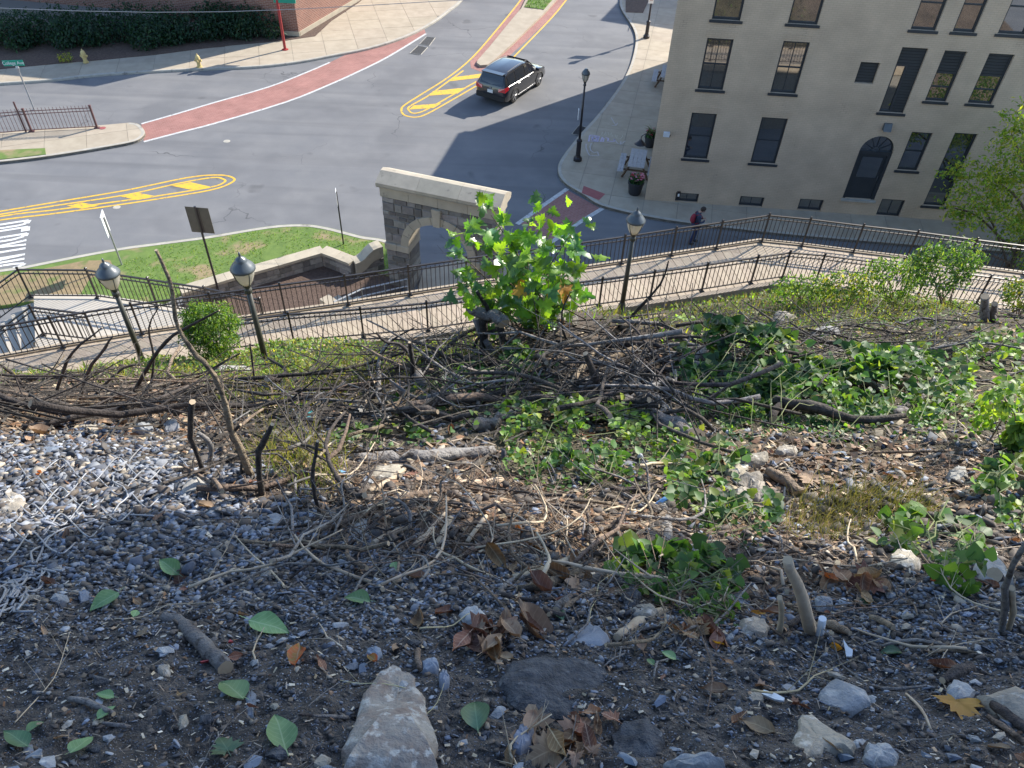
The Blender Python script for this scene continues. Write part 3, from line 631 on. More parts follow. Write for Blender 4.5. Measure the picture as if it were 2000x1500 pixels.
# side and back walls, roof and parapet
Rm = np.array([[math.cos(-TH), -math.sin(-TH)], [math.sin(-TH), math.cos(-TH)]])
bk = Rm @ (BACK - BC); bk2 = (LEN, bk[1])
wall.add([(0, 0, -.3), (bk[0], bk[1], -.3), (bk[0], bk[1], BH), (0, 0, BH)], [(0, 3, 2, 1)][::1])
wall.add([(bk[0], bk[1], -.3), (bk2[0], bk2[1], -.3), (bk2[0], bk2[1], BH), (bk[0], bk[1], BH)], [(0, 3, 2, 1)])
wall.add([(LEN, 0, -.3), (bk2[0], bk2[1], -.3), (bk2[0], bk2[1], BH), (LEN, 0, BH)], [(0, 1, 2, 3)])
wall.build('wall', M['brick_beige'], bld)
rf = MB(); rf.add([(.3, .3, BH - .35), (LEN - .3, .3, BH - .35), (LEN - .3, bk[1] - .3, BH - .35), (bk[0] + .3, bk[1] - .3, BH - .35)], [(0, 1, 2, 3)])
rf.build('roof', M['asphalt'], bld)
cp = MB()
for a, b in (((0, 0), (LEN, 0)), ((0, 0), tuple(bk)), (tuple(bk), bk2)):
    a = np.array(a); b = np.array(b); t = (b - a) / np.linalg.norm(b - a); n_ = np.array([-t[1], t[0]])
    cp.hexa([(*(a - t * .05 - n_ * .05), BH), (*(b + t * .05 - n_ * .05), BH), (*(b + t * .05 + n_ * .3), BH), (*(a - t * .05 + n_ * .3), BH),
             (*(a - t * .05 - n_ * .05), BH + .08), (*(b + t * .05 - n_ * .05), BH + .08), (*(b + t * .05 + n_ * .3), BH + .08), (*(a - t * .05 + n_ * .3), BH + .08)])
cp.build('coping', M['trim'], bld)
inn = MB(); inn.bbox(.4, LEN - .4, 1.6, 1.7, -.2, BH - .5); inn.build('interior_wall', M['interior'], bld)
def frame_rect(mb, a, b, c, d, w, y0, y1):
    mb.bbox(a, a + w, y0, y1, b, d); mb.bbox(c - w, c, y0, y1, b, d); mb.bbox(a + w, c - w, y0, y1, b, b + w); mb.bbox(a + w, c - w, y0, y1, d - w, d)
def window(r, style, parent=bld):
    a, b, c, d = r; e = .003; a += e; b += e; c -= e; d -= e
    f = MB(); frame_rect(f, a, b, c, d, .075, .10, .19)
    zt = d
    if style == 'half': zt = b + (d - b) * .56; f.bbox(a + .075, c - .075, .1, .19, zt - .03, zt + .05)
    fo = f.build('window', M['trim'], parent)
    g = MB(); g.bbox(a + .075, c - .075, .145, .155, b + .075, zt - (.03 if style == 'half' else .075)); g.build('pane', M['glass'], fo)
    if style == 'half':
        g = MB(); g.bbox(a + .075, c - .075, .12, .14, zt + .05, d - .075); g.build('siding_panel', M['siding'], fo)
        g = MB(); g.bbox(a + .08, c - .08, .158, .166, b + (zt - b) * .55, zt - .03); g.build('blind', M['sign_white'], fo)
    s = MB()
    if style == 'cross':
        m = (b + d) / 2; s.bbox(a + .075, c - .075, .11, .145, m - .025, m + .025); s.bbox((a + c) / 2 - .015, (a + c) / 2 + .015, .125, .145, b + .075, m - .025); s.bbox((a + c) / 2 - .015, (a + c) / 2 + .015, .125, .145, m + .025, d - .075)
    elif style in ('sash', 'half'):
        m = (b + zt) / 2; s.bbox(a + .075, c - .075, .11, .145, m - .025, m + .025)
    elif style == 'low': s.bbox((a + c) / 2 - .012, (a + c) / 2 + .012, .125, .145, b + .075, d - .075)
    if s.v: s.build('glazing_bar', M['trim'], fo)
    if style != 'low':
        s = MB(); s.bbox(a - .09, c + .09, -.06, .1, b - .1, b - .004); s.build('sill', M['trim'], fo)
    return fo
for k in ('r2a', 'r2b'): window(W[k], 'cross')
for k in ('r3a', 'r3b', 'r3c', 'r3d', 'r3e'): window(W[k], 'half2' if False else 'sash')
for k in ('r1a', 'r1b', 'r1c'): window(W[k], 'sash')
for k in ('r2d', 'r2e'): window(W[k], 'half')
for k in ('b1', 'b2', 'b3', 'bdoor'): window(W[k], 'low')
for i in range(6): window(W['x%d' % i], 'sash')
window(W['tall1'], 'sash')
# blocked vent opening
a, b, c, d = W['vent']; f = MB(); f.bbox(a + .01, c - .01, .12, .16, b + .01, d - .01); f.build('vent_panel', M['siding'], bld)
# tall opening on the first floor: glass on the left, dark siding on the right and above
a, b, c, d = W['tall2']; mid = a + (c - a) * .50; zt = b + (d - b) * .74
f = MB(); frame_rect(f, a + .01, b + .01, mid, zt, .07, .08, .19); fo = f.build('window', M['trim'], bld)
g = MB(); g.bbox(a + .08, mid - .07, .14, .15, b + .08, zt - .07); g.build('pane', M['glass'], fo)
g = MB(); g.bbox(mid + .003, c - .003, .10, .14, b + .003, zt); g.bbox(a + .003, c - .003, .10, .14, zt + .003, d - .003); g.build('siding_panel', M['siding'], fo)
s = MB(); s.bbox(a - .08, c + .08, -.06, .08, b - .1, b - .004); s.build('sill', M['trim'], fo)
# door with fanlight
a, b, c, d = W['door']; f = MB(); f.bbox(a + .003, a + .14, .05, .2, b, d); f.bbox(c - .14, c - .003, .05, .2, b, d); f.bbox(a + .14, c - .14, .05, .2, d - .16, d)
dr = f.build('door', M['trim'], bld)
g = MB(); g.bbox(a + .14, c - .14, .12, .17, b, d - .16); g.build('leaf', M['trim'], dr)
g = MB(); g.bbox(a + .28, c - .28, .108, .12, b + (d - b) * .45, d - .3); g.build('pane', M['glass'], dr)
g = MB(); g.tube([(c - .22, .1, b + .95), (c - .22, .05, b + .95), (c - .22, .05, b + 1.15), (c - .22, .1, b + 1.15)], .014, 6); g.build('handle', M['chrome'], dr)
g = MB(); g.bbox(a - .05, c + .05, -.12, .22, b - .09, b - .003); g.build('step', M['kerb'], dr)
fl = MB(); nn = 18; pts = [(ARC_C[0] - ARC_R * math.cos(math.pi * i / nn), ARC_C[1] + ARC_R * math.sin(math.pi * i / nn)) for i in range(nn + 1)]
fl.add([(x, .16, z) for x, z in pts], [tuple(range(nn, -1, -1))[::-1]]); fan = fl.build('fanlight', M['glass'], bld)
fb = MB()
for k in range(1, 6):
    t = math.pi * k / 6; fb.tube([(ARC_C[0] - .16 * math.cos(t), .14, ARC_C[1] + .16 * math.sin(t)), (ARC_C[0] - ARC_R * math.cos(t), .14, ARC_C[1] + ARC_R * math.sin(t))], .013, 4)
fb.tube([(ARC_C[0] - .18 * math.cos(math.pi * k / 10), .14, ARC_C[1] + .18 * math.sin(math.pi * k / 10)) for k in range(11)], .014, 4)
fb.tube([(ARC_C[0] - (ARC_R - .03) * math.cos(math.pi * k / 16), .13, ARC_C[1] + (ARC_R - .03) * math.sin(math.pi * k / 16)) for k in range(17)], .035, 4)
fb.build('glazing_bar', M['trim'], fan)
# brick soldier courses proud of the wall over the left windows
for k in ('r2a', 'r2b', 'r1a', 'r1b'):
    a, b, c, d = W[k]; n_ = int((c - a + .3) / .085)
    for i in range(n_):
        x = a - .15 + i * .085; br = MB(); br.bbox(x, x + .074, -.008 - .004 * (i % 3), .05, d + .06, d + .28); br.build('brick', M['brick_beige'], bld)
# wall lamps
s, z = fc(1732, 248); l = MB(); l.hexa([(s - .16, -.22, z - .12), (s + .16, -.22, z - .12), (s + .16, 0, z - .12), (s - .16, 0, z - .12), (s - .16, -.1, z + .18), (s + .16, -.1, z + .18), (s + .16, 0, z + .18), (s - .16, 0, z + .18)])
wl_ = l.build('wall_light', M['lamp_cap'], bld); l = MB(); l.bbox(s - .1, s + .1, -.2, -.02, z - .135, z - .121); l.build('lens', M['sign_white'], wl_)
s, z = fc(1303, 260); l = MB(); l.tube([(s + .16, 0, z - .08), (s + .1, -.16, z - .1), (s, -.2, z)], .02, 5); wl_ = l.build('flood_light', M['lamp_black'], bld)
l = MB(); l.box((s - .05, -.24, z + .05), (.26, .12, .2)); l.build('housing', M['plastic_white'], wl_)
s, z = fc(1324, 384); l = MB(); l.bbox(s - .07, s + .07, -.1, 0, z - .02, z + .28); wl_ = l.build('wall_light', M['lamp_black'], bld); l = MB(); l.bbox(s - .04, s + .04, -.112, -.1, z + .06, z + .2); l.build('lens', M['sign_white'], wl_)
# gooseneck lamp on the street side wall
sd = (bk / np.linalg.norm(bk)); nn_ = np.array([-sd[1], sd[0]]); q = sd * .45; z = 2.75
pts = [(*(q + nn_ * r), zz_) for r, zz_ in ((0, z), (.2, z + .28), (.42, z + .33), (.58, z + .2), (.6, z + .02))]
l = MB(); l.tube(pts, .022, 6); wl_ = l.build('gooseneck_lamp', M['lamp_black'], bld)
l = MB(); l.lathe([(.05, .05), (.07, 0), (.14, -.06), (.25, -.16), (.26, -.18)], (*(q + nn_ * .6), z), 14); l.build('lamp_shade', M['lamp_black'], wl_)

# =================================================================== RED BRICK BUILDING (upper left)
RC = onz(585, 72, .1)[:2]; RT = onz(705, 0, .1)[:2]; e1 = (RT - RC) / np.linalg.norm(RT - RC); RL = onz(0, 22, .1)[:2]; e2 = (RL - RC) / np.linalg.norm(RL - RC); RH = 8.4
rb = thing('brick_building', 'red brick building with stone base behind the hedge', 'building', (RC[0], RC[1], 0), math.atan2(-e2[1], -e2[0]))
_t = math.atan2(-e2[1], -e2[0]); Rr = np.array([[math.cos(-_t), -math.sin(-_t)], [math.sin(-_t), math.cos(-_t)]])
l1 = Rr @ e1 * 22
mb = MB(); mb.add([(-45, 0, -.2), (0, 0, -.2), (0, 0, RH), (-45, 0, RH)], [(0, 1, 2, 3)]); mb.build('wall', M['brick_red'], rb)
ob = MB(); Ls = float(np.linalg.norm(l1)); ob.add([(0, 0, -.2), (Ls, 0, -.2), (Ls, 0, RH), (0, 0, RH)], [(0, 1, 2, 3)]); o_ = ob.build('wall', M['brick_red'], rb); o_.rotation_euler = (0, 0, math.atan2(l1[1], l1[0]))
mb = MB(); mb.add([(-45, .02, RH), (0.0, .02, RH), (l1[0], l1[1], RH), (-45, l1[1], RH)], [(0, 1, 2, 3)]); mb.build('roof', M['asphalt'], rb)
mb = MB(); mb.bbox(-45, .06, -.07, 0.003, -.1, .42); mb.build('plinth', M['limestone'], rb)
ob = MB(); ob.bbox(.06, Ls, -.07, .003, -.1, .42); o_ = ob.build('plinth', M['limestone'], rb); o_.rotation_euler = (0, 0, math.atan2(l1[1], l1[0]))
mb = MB(); mb.bbox(-40, -9, -2.0, -.08, -.1, .55); mb.bbox(-40, -9, -1.5, -.08, .553, .9); mb.build('ledge', M['joint'], rb)

# neighbouring building, unseen behind the beige one, added to shadow the upper pavement
nb = thing('brick_building', 'unseen brick building added behind the beige one to shadow the pavement', 'building', (16.8, 67.5, 0), math.radians(70))
mb = MB(); mb.bbox(0, 26, -14, 0, -.2, 10); mb.build('wall', M['brick_red'], nb)
mb = MB(); mb.bbox(-.1, 26.1, -14.1, .1, 10.003, 10.25); mb.build('coping', M['limestone'], nb)
for i in range(6):
    for z in (1.2, 4.4, 7.4):
        mb = MB(); mb.bbox(1.5 + i * 4, 2.8 + i * 4, 0.003, .06, z, z + 1.9); w_ = mb.build('window', M['trim'], nb); mb = MB(); mb.bbox(1.62 + i * 4, 2.68 + i * 4, .06, .07, z + .1, z + 1.8); mb.build('pane', M['glass'], w_)

# =================================================================== STONE ARCH
AZ = 4.50                                              # height of the lower edge of the gabled coping
AL = np.array(onz(742, 355, AZ)[:2]); AR = np.array(onz(972, 402, AZ)[:2]); ad = AR - AL; AW = float(np.linalg.norm(ad)); aang = math.atan2(ad[1], ad[0])
AD = .95                                               # thickness
arch = thing('stone_arch', 'grey stone gateway arch with pale limestone coping beside the road', 'arch', (AL[0], AL[1], 0), aang)
ir = 1.2; icx = 2.15; isp = 2.02             # opening radius, centre, springing height
def in_open(x, z, r): return (abs(x - icx) < r and z < isp) or (z >= isp and math.hypot(x - icx, z - isp) < r)
# core with the opening, mortar coloured
core = MB(); n = 24; arcp = [(icx - ir * math.cos(math.pi * i / n), isp + ir * math.sin(math.pi * i / n)) for i in range(n + 1)]
poly = [(0.02, 0), (icx - ir, 0)] + arcp + [(icx + ir, 0), (AW - .02, 0), (AW - .02, AZ - .15), (.02, AZ - .15)]
tri = tessellate_polygon([[Vector((x, z, 0)) for x, z in poly]])
for y, fl in ((.03, 1), (AD - .03, 0)):
    fs = []
    for t in tri:
        t = list(t); (ax, ay), (bx, by), (cx, cy) = poly[t[0]], poly[t[1]], poly[t[2]]
        ccw = (bx - ax) * (cy - ay) - (by - ay) * (cx - ax) > 0
        fs.append(tuple(t if ccw == bool(fl) else t[::-1]))
    core.add([(x, y, z) for x, z in poly], fs)
for i in range(len(poly)):
    p = poly[i]; q = poly[(i + 1) % len(poly)]; core.add([(p[0], .03, p[1]), (q[0], .03, q[1]), (q[0], AD - .03, q[1]), (p[0], AD - .03, p[1])], [(0, 3, 2, 1)])
core.build('core', M['mortar'], arch)
rs = random.Random(5)
def stone_box(x0, x1, y0, y1, z0, z1, pr, parent, m='stone', name='stone', face='y'):
    """one roughly dressed stone: bulging, uneven front"""
    mb = MB(); j = lambda a: rs.uniform(-a, a)
    c = .02; P = [(x0, y1, z0), (x1, y1, z0), (x1, y1, z1), (x0, y1, z1), (x0 + j(.006), y0, z0 + j(.006)), (x1 + j(.006), y0, z0 + j(.006)), (x1 + j(.006), y0, z1 + j(.006)), (x0 + j(.006), y0, z1 + j(.006)),
         (x0 + c, y0 - pr + j(.008), z0 + c), (x1 - c, y0 - pr + j(.008), z0 + c), (x1 - c, y0 - pr + j(.008), z1 - c), (x0 + c, y0 - pr + j(.008), z1 - c)]
    mb.add(P, [(4, 5, 1, 0), (5, 6, 2, 1), (6, 7, 3, 2), (7, 4, 0, 3), (8, 9, 5, 4), (9, 10, 6, 5), (10, 11, 7, 6), (11, 8, 4, 7), (8, 11, 10, 9)][:8] + [(8, 9, 10, 11)])
    return mb.build(name, M[m], parent)
FZ = AZ - .56                                          # frieze starts here
ring_o = ir + .30
z = .02
while z < FZ - .08:
    h = min(rs.choice([.17, .2, .24, .3, .34]), FZ - z)
    if FZ - z - h < .1: h = FZ - z
    x = .0; zc_ = z + h / 2
    while x < AW - .05:
        w = rs.choice([.26, .34, .42, .5, .6]) * (1.15 if h > .26 else 1); x1 = min(x + w, AW)
        if AW - x1 < .16: x1 = AW
        segs = [(x, x1)]
        rr = ring_o - .10 if zc_ > isp - .1 else ir
        if zc_ > isp: hw = math.sqrt(max(0, rr * rr - (zc_ - isp) ** 2))
        else: hw = rr
        if hw > 0:
            ns = []
            for a, b in segs:
                lo, hi = icx - hw, icx + hw
                if a < lo: ns.append((a, min(b, lo)))
                if b > hi: ns.append((max(a, hi), b))
            segs = ns
        for a, b in segs:
            if b - a < .07 or (isp - .28 < zc_ < isp + .02): continue
            stone_box(a + .012, b - .012, .02, .3, z + .012, z + h - .012, rs.uniform(.012, .04), arch)
        x = x1
    z += h
# inner jamb stones and the left end
for side, xx in ((1, icx - ir), (-1, icx + ir)):
    z = .02
    while z < isp - .3:
        h = rs.choice([.24, .3, .36]); 
        mb = MB(); x0, x1 = (xx - .02, xx + rs.uniform(.01, .03)) if side == 1 else (xx - rs.uniform(.01, .03), xx + .02); mb.bbox(x0, x1, .06, AD - .06, z + .01, z + h - .01); mb.build('stone', M['stone'], arch); z += h
z = .02
while z < FZ - .1:
    h = rs.choice([.2, .26, .32])
    if z + h > FZ: h = FZ - z
    y = .04
    while y < AD - .1:
        w = rs.choice([.3, .4, .52]); y1 = min(y + w, AD - .04); mb = MB(); mb.bbox(-rs.uniform(.0, .025), .04, y + .01, y1 - .01, z + .01, z + h - .01); mb.build('stone', M['stone'], arch); y = y1
    z += h
for i in range(9):                                     # voussoirs
    t0 = math.pi * i / 9 + .006; t1 = math.pi * (i + 1) / 9 - .006; mb = MB(); N2 = 4
    V = []
    for k in range(N2 + 1):
        t = t0 + (t1 - t0) * k / N2
        for r in (ir - .01, ring_o):
            for y in (-.045, AD + .02): V.append((icx - r * math.cos(t), y, isp + r * math.sin(t)))
    F = []
    for k in range(N2):
        a = k * 4; b = a + 4; F += [(a, a + 2, b + 2, b), (a + 1, b + 1, b + 3, a + 3), (a, b, b + 1, a + 1), (a + 2, a + 3, b + 3, b + 2)]
    e = N2 * 4; F += [(0, 1, 3, 2), (e, e + 2, e + 3, e + 1)]
    mb.add(V, F); mb.build('voussoir', M['limestone'], arch)
mb = MB(); zt = isp + ring_o; mb.hexa([(icx - .12, -.10, zt - .34), (icx + .12, -.10, zt - .34), (icx + .12, .2, zt - .34), (icx - .12, .2, zt - .34), (icx - .17, -.12, zt + .36), (icx + .17, -.12, zt + .36), (icx + .17, .2, zt + .36), (icx - .17, .2, zt + .36)]); mb.build('keystone', M['limestone'], arch)
for a, b in ((-.02, icx - ir + .02), (icx + ir - .02, AW + .02)):
    k = 2
    for i in range(k):
        mb = MB(); x0 = a + (b - a) * i / k; x1 = a + (b - a) * (i + 1) / k - .012; mb.cbox(x0, x1, -.06, AD + .06, isp - .27, isp, .02); mb.build('impost', M['limestone'], arch)
k = 4
for i in range(k):                                     # frieze, cornice and gabled coping in blocks
    x0 = -.03 + (AW + .06) * i / k; x1 = -.03 + (AW + .06) * (i + 1) / k - .01
    mb = MB(); mb.bbox(x0, x1, -.03, AD + .03, FZ, AZ - .2); mb.build('frieze', M['limestone'], arch)
pr = [(-.03, AZ - .2), (-.10, AZ - .17), (-.11, AZ - .15), (-.08, AZ - .13), (-.12, AZ - .11), (-.12, AZ), (AD * .5 - .1, AZ + .26), (AD * .5 + .1, AZ + .26), (AD + .12, AZ), (AD + .12, AZ - .11), (AD + .08, AZ - .13), (AD + .11, AZ - .15), (AD + .10, AZ - .17), (AD + .03, AZ - .2)]
k = 3
for i in range(k):
    x0 = -.13 + (AW + .26) * i / k; x1 = -.13 + (AW + .26) * (i + 1) / k - (.008 if i < k - 1 else 0); mb = MB(); n = len(pr)
    mb.add([(x0, y, z) for y, z in pr] + [(x1, y, z) for y, z in pr], [(i2, n + i2, n + (i2 + 1) % n, (i2 + 1) % n) for i2 in range(n)][::1] + [tuple(range(n)), tuple(range(2 * n - 1, n - 1, -1))])
    mb.build('coping', M['limestone'], arch)

# =================================================================== LOWER GARDEN: grass island, retaining wall, path, planting bed
K4 = smooth_line(px([(-400, 592), (-150, 552), (30, 528), (70, 521), (150, 505), (238, 489), (320, 478), (410, 466), (525, 447), (595, 443), (640, 449), (680, 459), (712, 467), (742, 471), (775, 480)]), 4)
gpoly = K4 + [tuple(AL + np.array([.1, .4]))] + px([(690, 520), (630, 496), (355, 572), (300, 600), (60, 590), (-400, 660)], .1)
mb = MB(); mb.prism(gpoly, -.1, .13); gi = tag(mb.build('lawn', M['turf']), 'bright green lawn between the near road kerb and the stone wall', None, None, 'structure')
kerb(gi, K4, .2, .13, -1, top=.012)
mb = MB(); mb.sheet(px([(-300, 575), (20, 536), (80, 526), (165, 509), (215, 508), (222, 522), (175, 545), (150, 586), (60, 588), (-300, 640)], .135), .138); tag(mb.build('dry_grass_patch', M['dry_turf']), 'dry tan grass patch at the left end of the lawn', None, None, 'structure')
# stone retaining wall with pale cap, stepping up in a scroll beside the arch
wl_px = [(352, 566), (440, 540), (540, 512), (630, 486), (660, 497), (690, 509), (745, 494)]
WZ = .75
wpts = [np.array(onz(u, v, WZ)[:2]) for u, v in wl_px]
rw = thing('retaining_wall', 'low stone garden wall with pale cap ending in a scroll at the arch', 'wall', (*wpts[3], 0))
o3 = wpts[3]
for i in range(len(wpts) - 1):
    a = wpts[i] - o3; b = wpts[i + 1] - o3; t = (b - a); L_ = np.linalg.norm(t); t /= L_; n_ = np.array([-t[1], t[0]])
    mb = MB(); q = [a - n_ * .19, b - n_ * .19, b + n_ * .19, a + n_ * .19]; mb.hexa([(*p, -.3) for p in q] + [(*p, WZ - .11) for p in q]); mb.build('core', M['mortar'], rw)
    zz_ = -.3; row = 0
    while zz_ < WZ - .14:
        h = min(rs.choice([.16, .2, .24]), WZ - .115 - zz_); x = rs.uniform(-.2, 0)
        while x < L_:
            w = rs.choice([.28, .38, .5]); x0 = max(x, 0) + .008; x1 = min(x + w, L_) - .008
            if x1 - x0 > .06 and h > .05:
                mb = MB(); q = [a + t * x0 - n_ * (.205 + rs.uniform(0, .02)), a + t * x1 - n_ * (.205 + rs.uniform(0, .02)), a + t * x1 - n_ * .15, a + t * x0 - n_ * .15]
                mb.hexa([(*p, zz_ + .008) for p in q] + [(*p, zz_ + h - .008) for p in q]); mb.build('stone', M['stone'], rw)
            x += w
        zz_ += h; row += 1
    capn = max(1, int(L_ / 1.1))
    up_ = 0 if i < len(wpts) - 2 else 1
    for k in range(capn):
        f0, f1 = k / capn, (k + 1) / capn; p0 = a + t * L_ * f0; p1 = a + t * (L_ * f1 - .008)
        if i == len(wpts) - 2:      # scroll: the cap sweeps up to a higher end block
            for s in range(6):
                g0, g1 = s / 6, (s + 1) / 6; z0_ = WZ + .45 * (1 / (1 + math.exp(-10 * (f0 + (f1 - f0) * g0 - .45)))); z1_ = WZ + .45 * (1 / (1 + math.exp(-10 * (f0 + (f1 - f0) * g1 - .45))))
                c0 = p0 + (p1 - p0) * g0; c1 = p0 + (p1 - p0) * g1; mb = MB() if s == 0 else mb
                q = [c0 - n_ * .26, c1 - n_ * .26, c1 + n_ * .26, c0 + n_ * .26]; mb.hexa([(*q[0], z0_ - .5), (*q[1], z1_ - .5), (*q[2], z1_ - .5), (*q[3], z0_ - .5), (*q[0], z0_), (*q[1], z1_), (*q[2], z1_), (*q[3], z0_)])
            mb.build('cap_stone', M['limestone'], rw)
        else:
            e0 = t * (.12 if k == 0 and i > 0 else 0)
            mb = MB(); q = [p0 + e0 * 0 - n_ * .26, p1 - n_ * .26, p1 + n_ * .26, p0 + n_ * .26]; mb.hexa([(*p, WZ - .11 + .001 * (i % 2)) for p in q] + [(*p, WZ + .002 * (i % 2)) for p in q]); mb.build('cap_stone', M['limestone'], rw)
# planting bed below the walkway and the path through the arch
bedp = [tuple(w) for w in wpts] + [tuple(AL + np.array([.5, .5])), tuple(AL + np.array([.5, -3.0])), (-2.0, 20.6), (-14, 17.4), (-14, 22.0)]
mb = MB(); mb.sheet(bedp, .09); tag(mb.build('planting_bed', M['mulch']), 'brown mulch planting bed between walkway and stone wall', None, None, 'structure')
mb = MB(); mb.prism([tuple(AL + ad * .2 / AW * AW * .0 + np.array(p)) for p in ((1.0, -3.6), (4.4, -3.0), (5.2, 1.0), (3.9, 2.4), (1.2, 1.1))], -.05, .1); tag(mb.build('garden_path', M['concrete']), 'pale concrete path under the stone arch', None, None, 'structure')

# =================================================================== WALKWAY
WKZ = 3.4
FARP = [onz(u, v, WKZ)[:2] for u, v in [(-230, 742), (-20, 706), (126, 676), (279, 648), (425, 629), (558, 612), (680, 596), (800, 577), (910, 560), (1015, 546), (1115, 532), (1213, 518), (1310, 502), (1398, 489), (1487, 475), (1565, 481), (1665, 494), (1768, 505), (1880, 522), (2000, 538), (2130, 556)]]
NEARP = [onz(u, v, WKZ)[:2] for u, v in [(430, 690), (575, 672), (712, 668), (839, 660), (960, 640), (1065, 623), (1173, 607), (1272, 592), (1372, 575), (1466, 557), (1526, 547), (1591, 550), (1680, 562), (1790, 578), (1905, 594), (2030, 612)]]
def smooth_posts(P, a, b):
    return [np.array(p) for p in P[a:b]]
FAR = [np.array(p) for p in FARP]; NEAR = [np.array(p) for p in NEARP]
for a, b in ((0, 14), (14, len(FAR) - 1)):             # straighten the two runs of the far fence a little
    A_, B_ = FAR[a], FAR[b]
    for i in range(a + 1, b):
        t = ((FAR[i] - A_) @ (B_ - A_)) / ((B_ - A_) @ (B_ - A_)); FAR[i] = FAR[i] * .5 + (A_ + (B_ - A_) * t) * .5
for a, b in ((0, 10), (10, len(NEAR) - 1)):
    A_, B_ = NEAR[a], NEAR[b]
    for i in range(a + 1, b):
        t = ((NEAR[i] - A_) @ (B_ - A_)) / ((B_ - A_) @ (B_ - A_)); NEAR[i] = NEAR[i] * .5 + (A_ + (B_ - A_) * t) * .5
EXTN = [NEAR[0] + (NEAR[0] - NEAR[3]) / np.linalg.norm(NEAR[0] - NEAR[3]) * 6.2]
def offs(P, d): return [np.array(p) for p in offset_line(P, d)]
fo = offs(FAR, .22); no = offs(EXTN + NEAR, -.22)
wk = MB(); poly = [tuple(p) for p in no] + [tuple(p) for p in fo[::-1]]
wk.prism(poly, WKZ - .35, WKZ - .045); wk_o = tag(wk.build('walkway', M['joint']), 'raised plank walkway between two dark metal fences', None, None, 'structure')
def lerp_line(P, s):
    acc = 0
    for i in range(len(P) - 1):
        L_ = np.linalg.norm(P[i + 1] - P[i])
        if s <= acc + L_ or i == len(P) - 2: return P[i] + (P[i + 1] - P[i]) * (s - acc) / L_
        acc += L_
def plen(P): return sum(np.linalg.norm(P[i + 1] - P[i]) for i in range(len(P) - 1))
def planks(FL, NL, n, lo=.17, hi=.17):
    Lf, Ln = plen(FL), plen(NL)
    for k in range(n):
        f0, f1 = k / n, (k + 1) / n
        a0 = lerp_line(FL, Lf * f0); a1 = lerp_line(FL, Lf * f1); b0 = lerp_line(NL, Ln * f0); b1 = lerp_line(NL, Ln * f1)
        g = (a1 - a0) / np.linalg.norm(a1 - a0) * .008; u_ = (b0 - a0) / np.linalg.norm(b0 - a0)
        q = [b0 - u_ * .16 + g, b1 - u_ * .16 - g, a1 + u_ * .16 - g, a0 + u_ * .16 + g]; zt = WKZ + random.uniform(-.004, .004)
        mb = MB(); mb.hexa([(*p, WKZ - .045) for p in q] + [(*p, zt) for p in q]); mb.build('plank', M['plank'], wk_o)
i_c, j_c = 14, 10
planks(fo[:i_c + 1], no[:j_c + 2], 84); planks(fo[i_c:], no[j_c + 1:], 34)
for P in (fo, no):                                     # edge kerbs of the deck
    mb = MB(); A_ = offs(P, -.02 if P is fo else .02); s = 1 if P is fo else -1; B_ = offs(P, -.15 * s); A2 = offs(P, .02 * s)
    n = len(P); mb.add([(*p, WKZ - .35) for p in A2] + [(*p, WKZ + .05) for p in A2] + [(*p, WKZ + .05) for p in B_] + [(*p, WKZ - .02) for p in B_],
                       [((r * n + i), (r * n + i + 1), ((r + 1) * n + i + 1), ((r + 1) * n + i))[::s] for r in range(3) for i in range(n - 1)])
    mb.build('edge_beam', M['plank'], wk_o)
mb = MB(); B_ = offs(FAR, .16); n = len(B_); mb.add([(*p, -.2) for p in B_] + [(*p, WKZ - .2) for p in B_], [(i, i + 1, n + i + 1, n + i)[::-1] for i in range(n - 1)]); tag(mb.build('walkway_wall', M['mortar']), 'retaining wall carrying the walkway above the garden', None, None, 'structure')

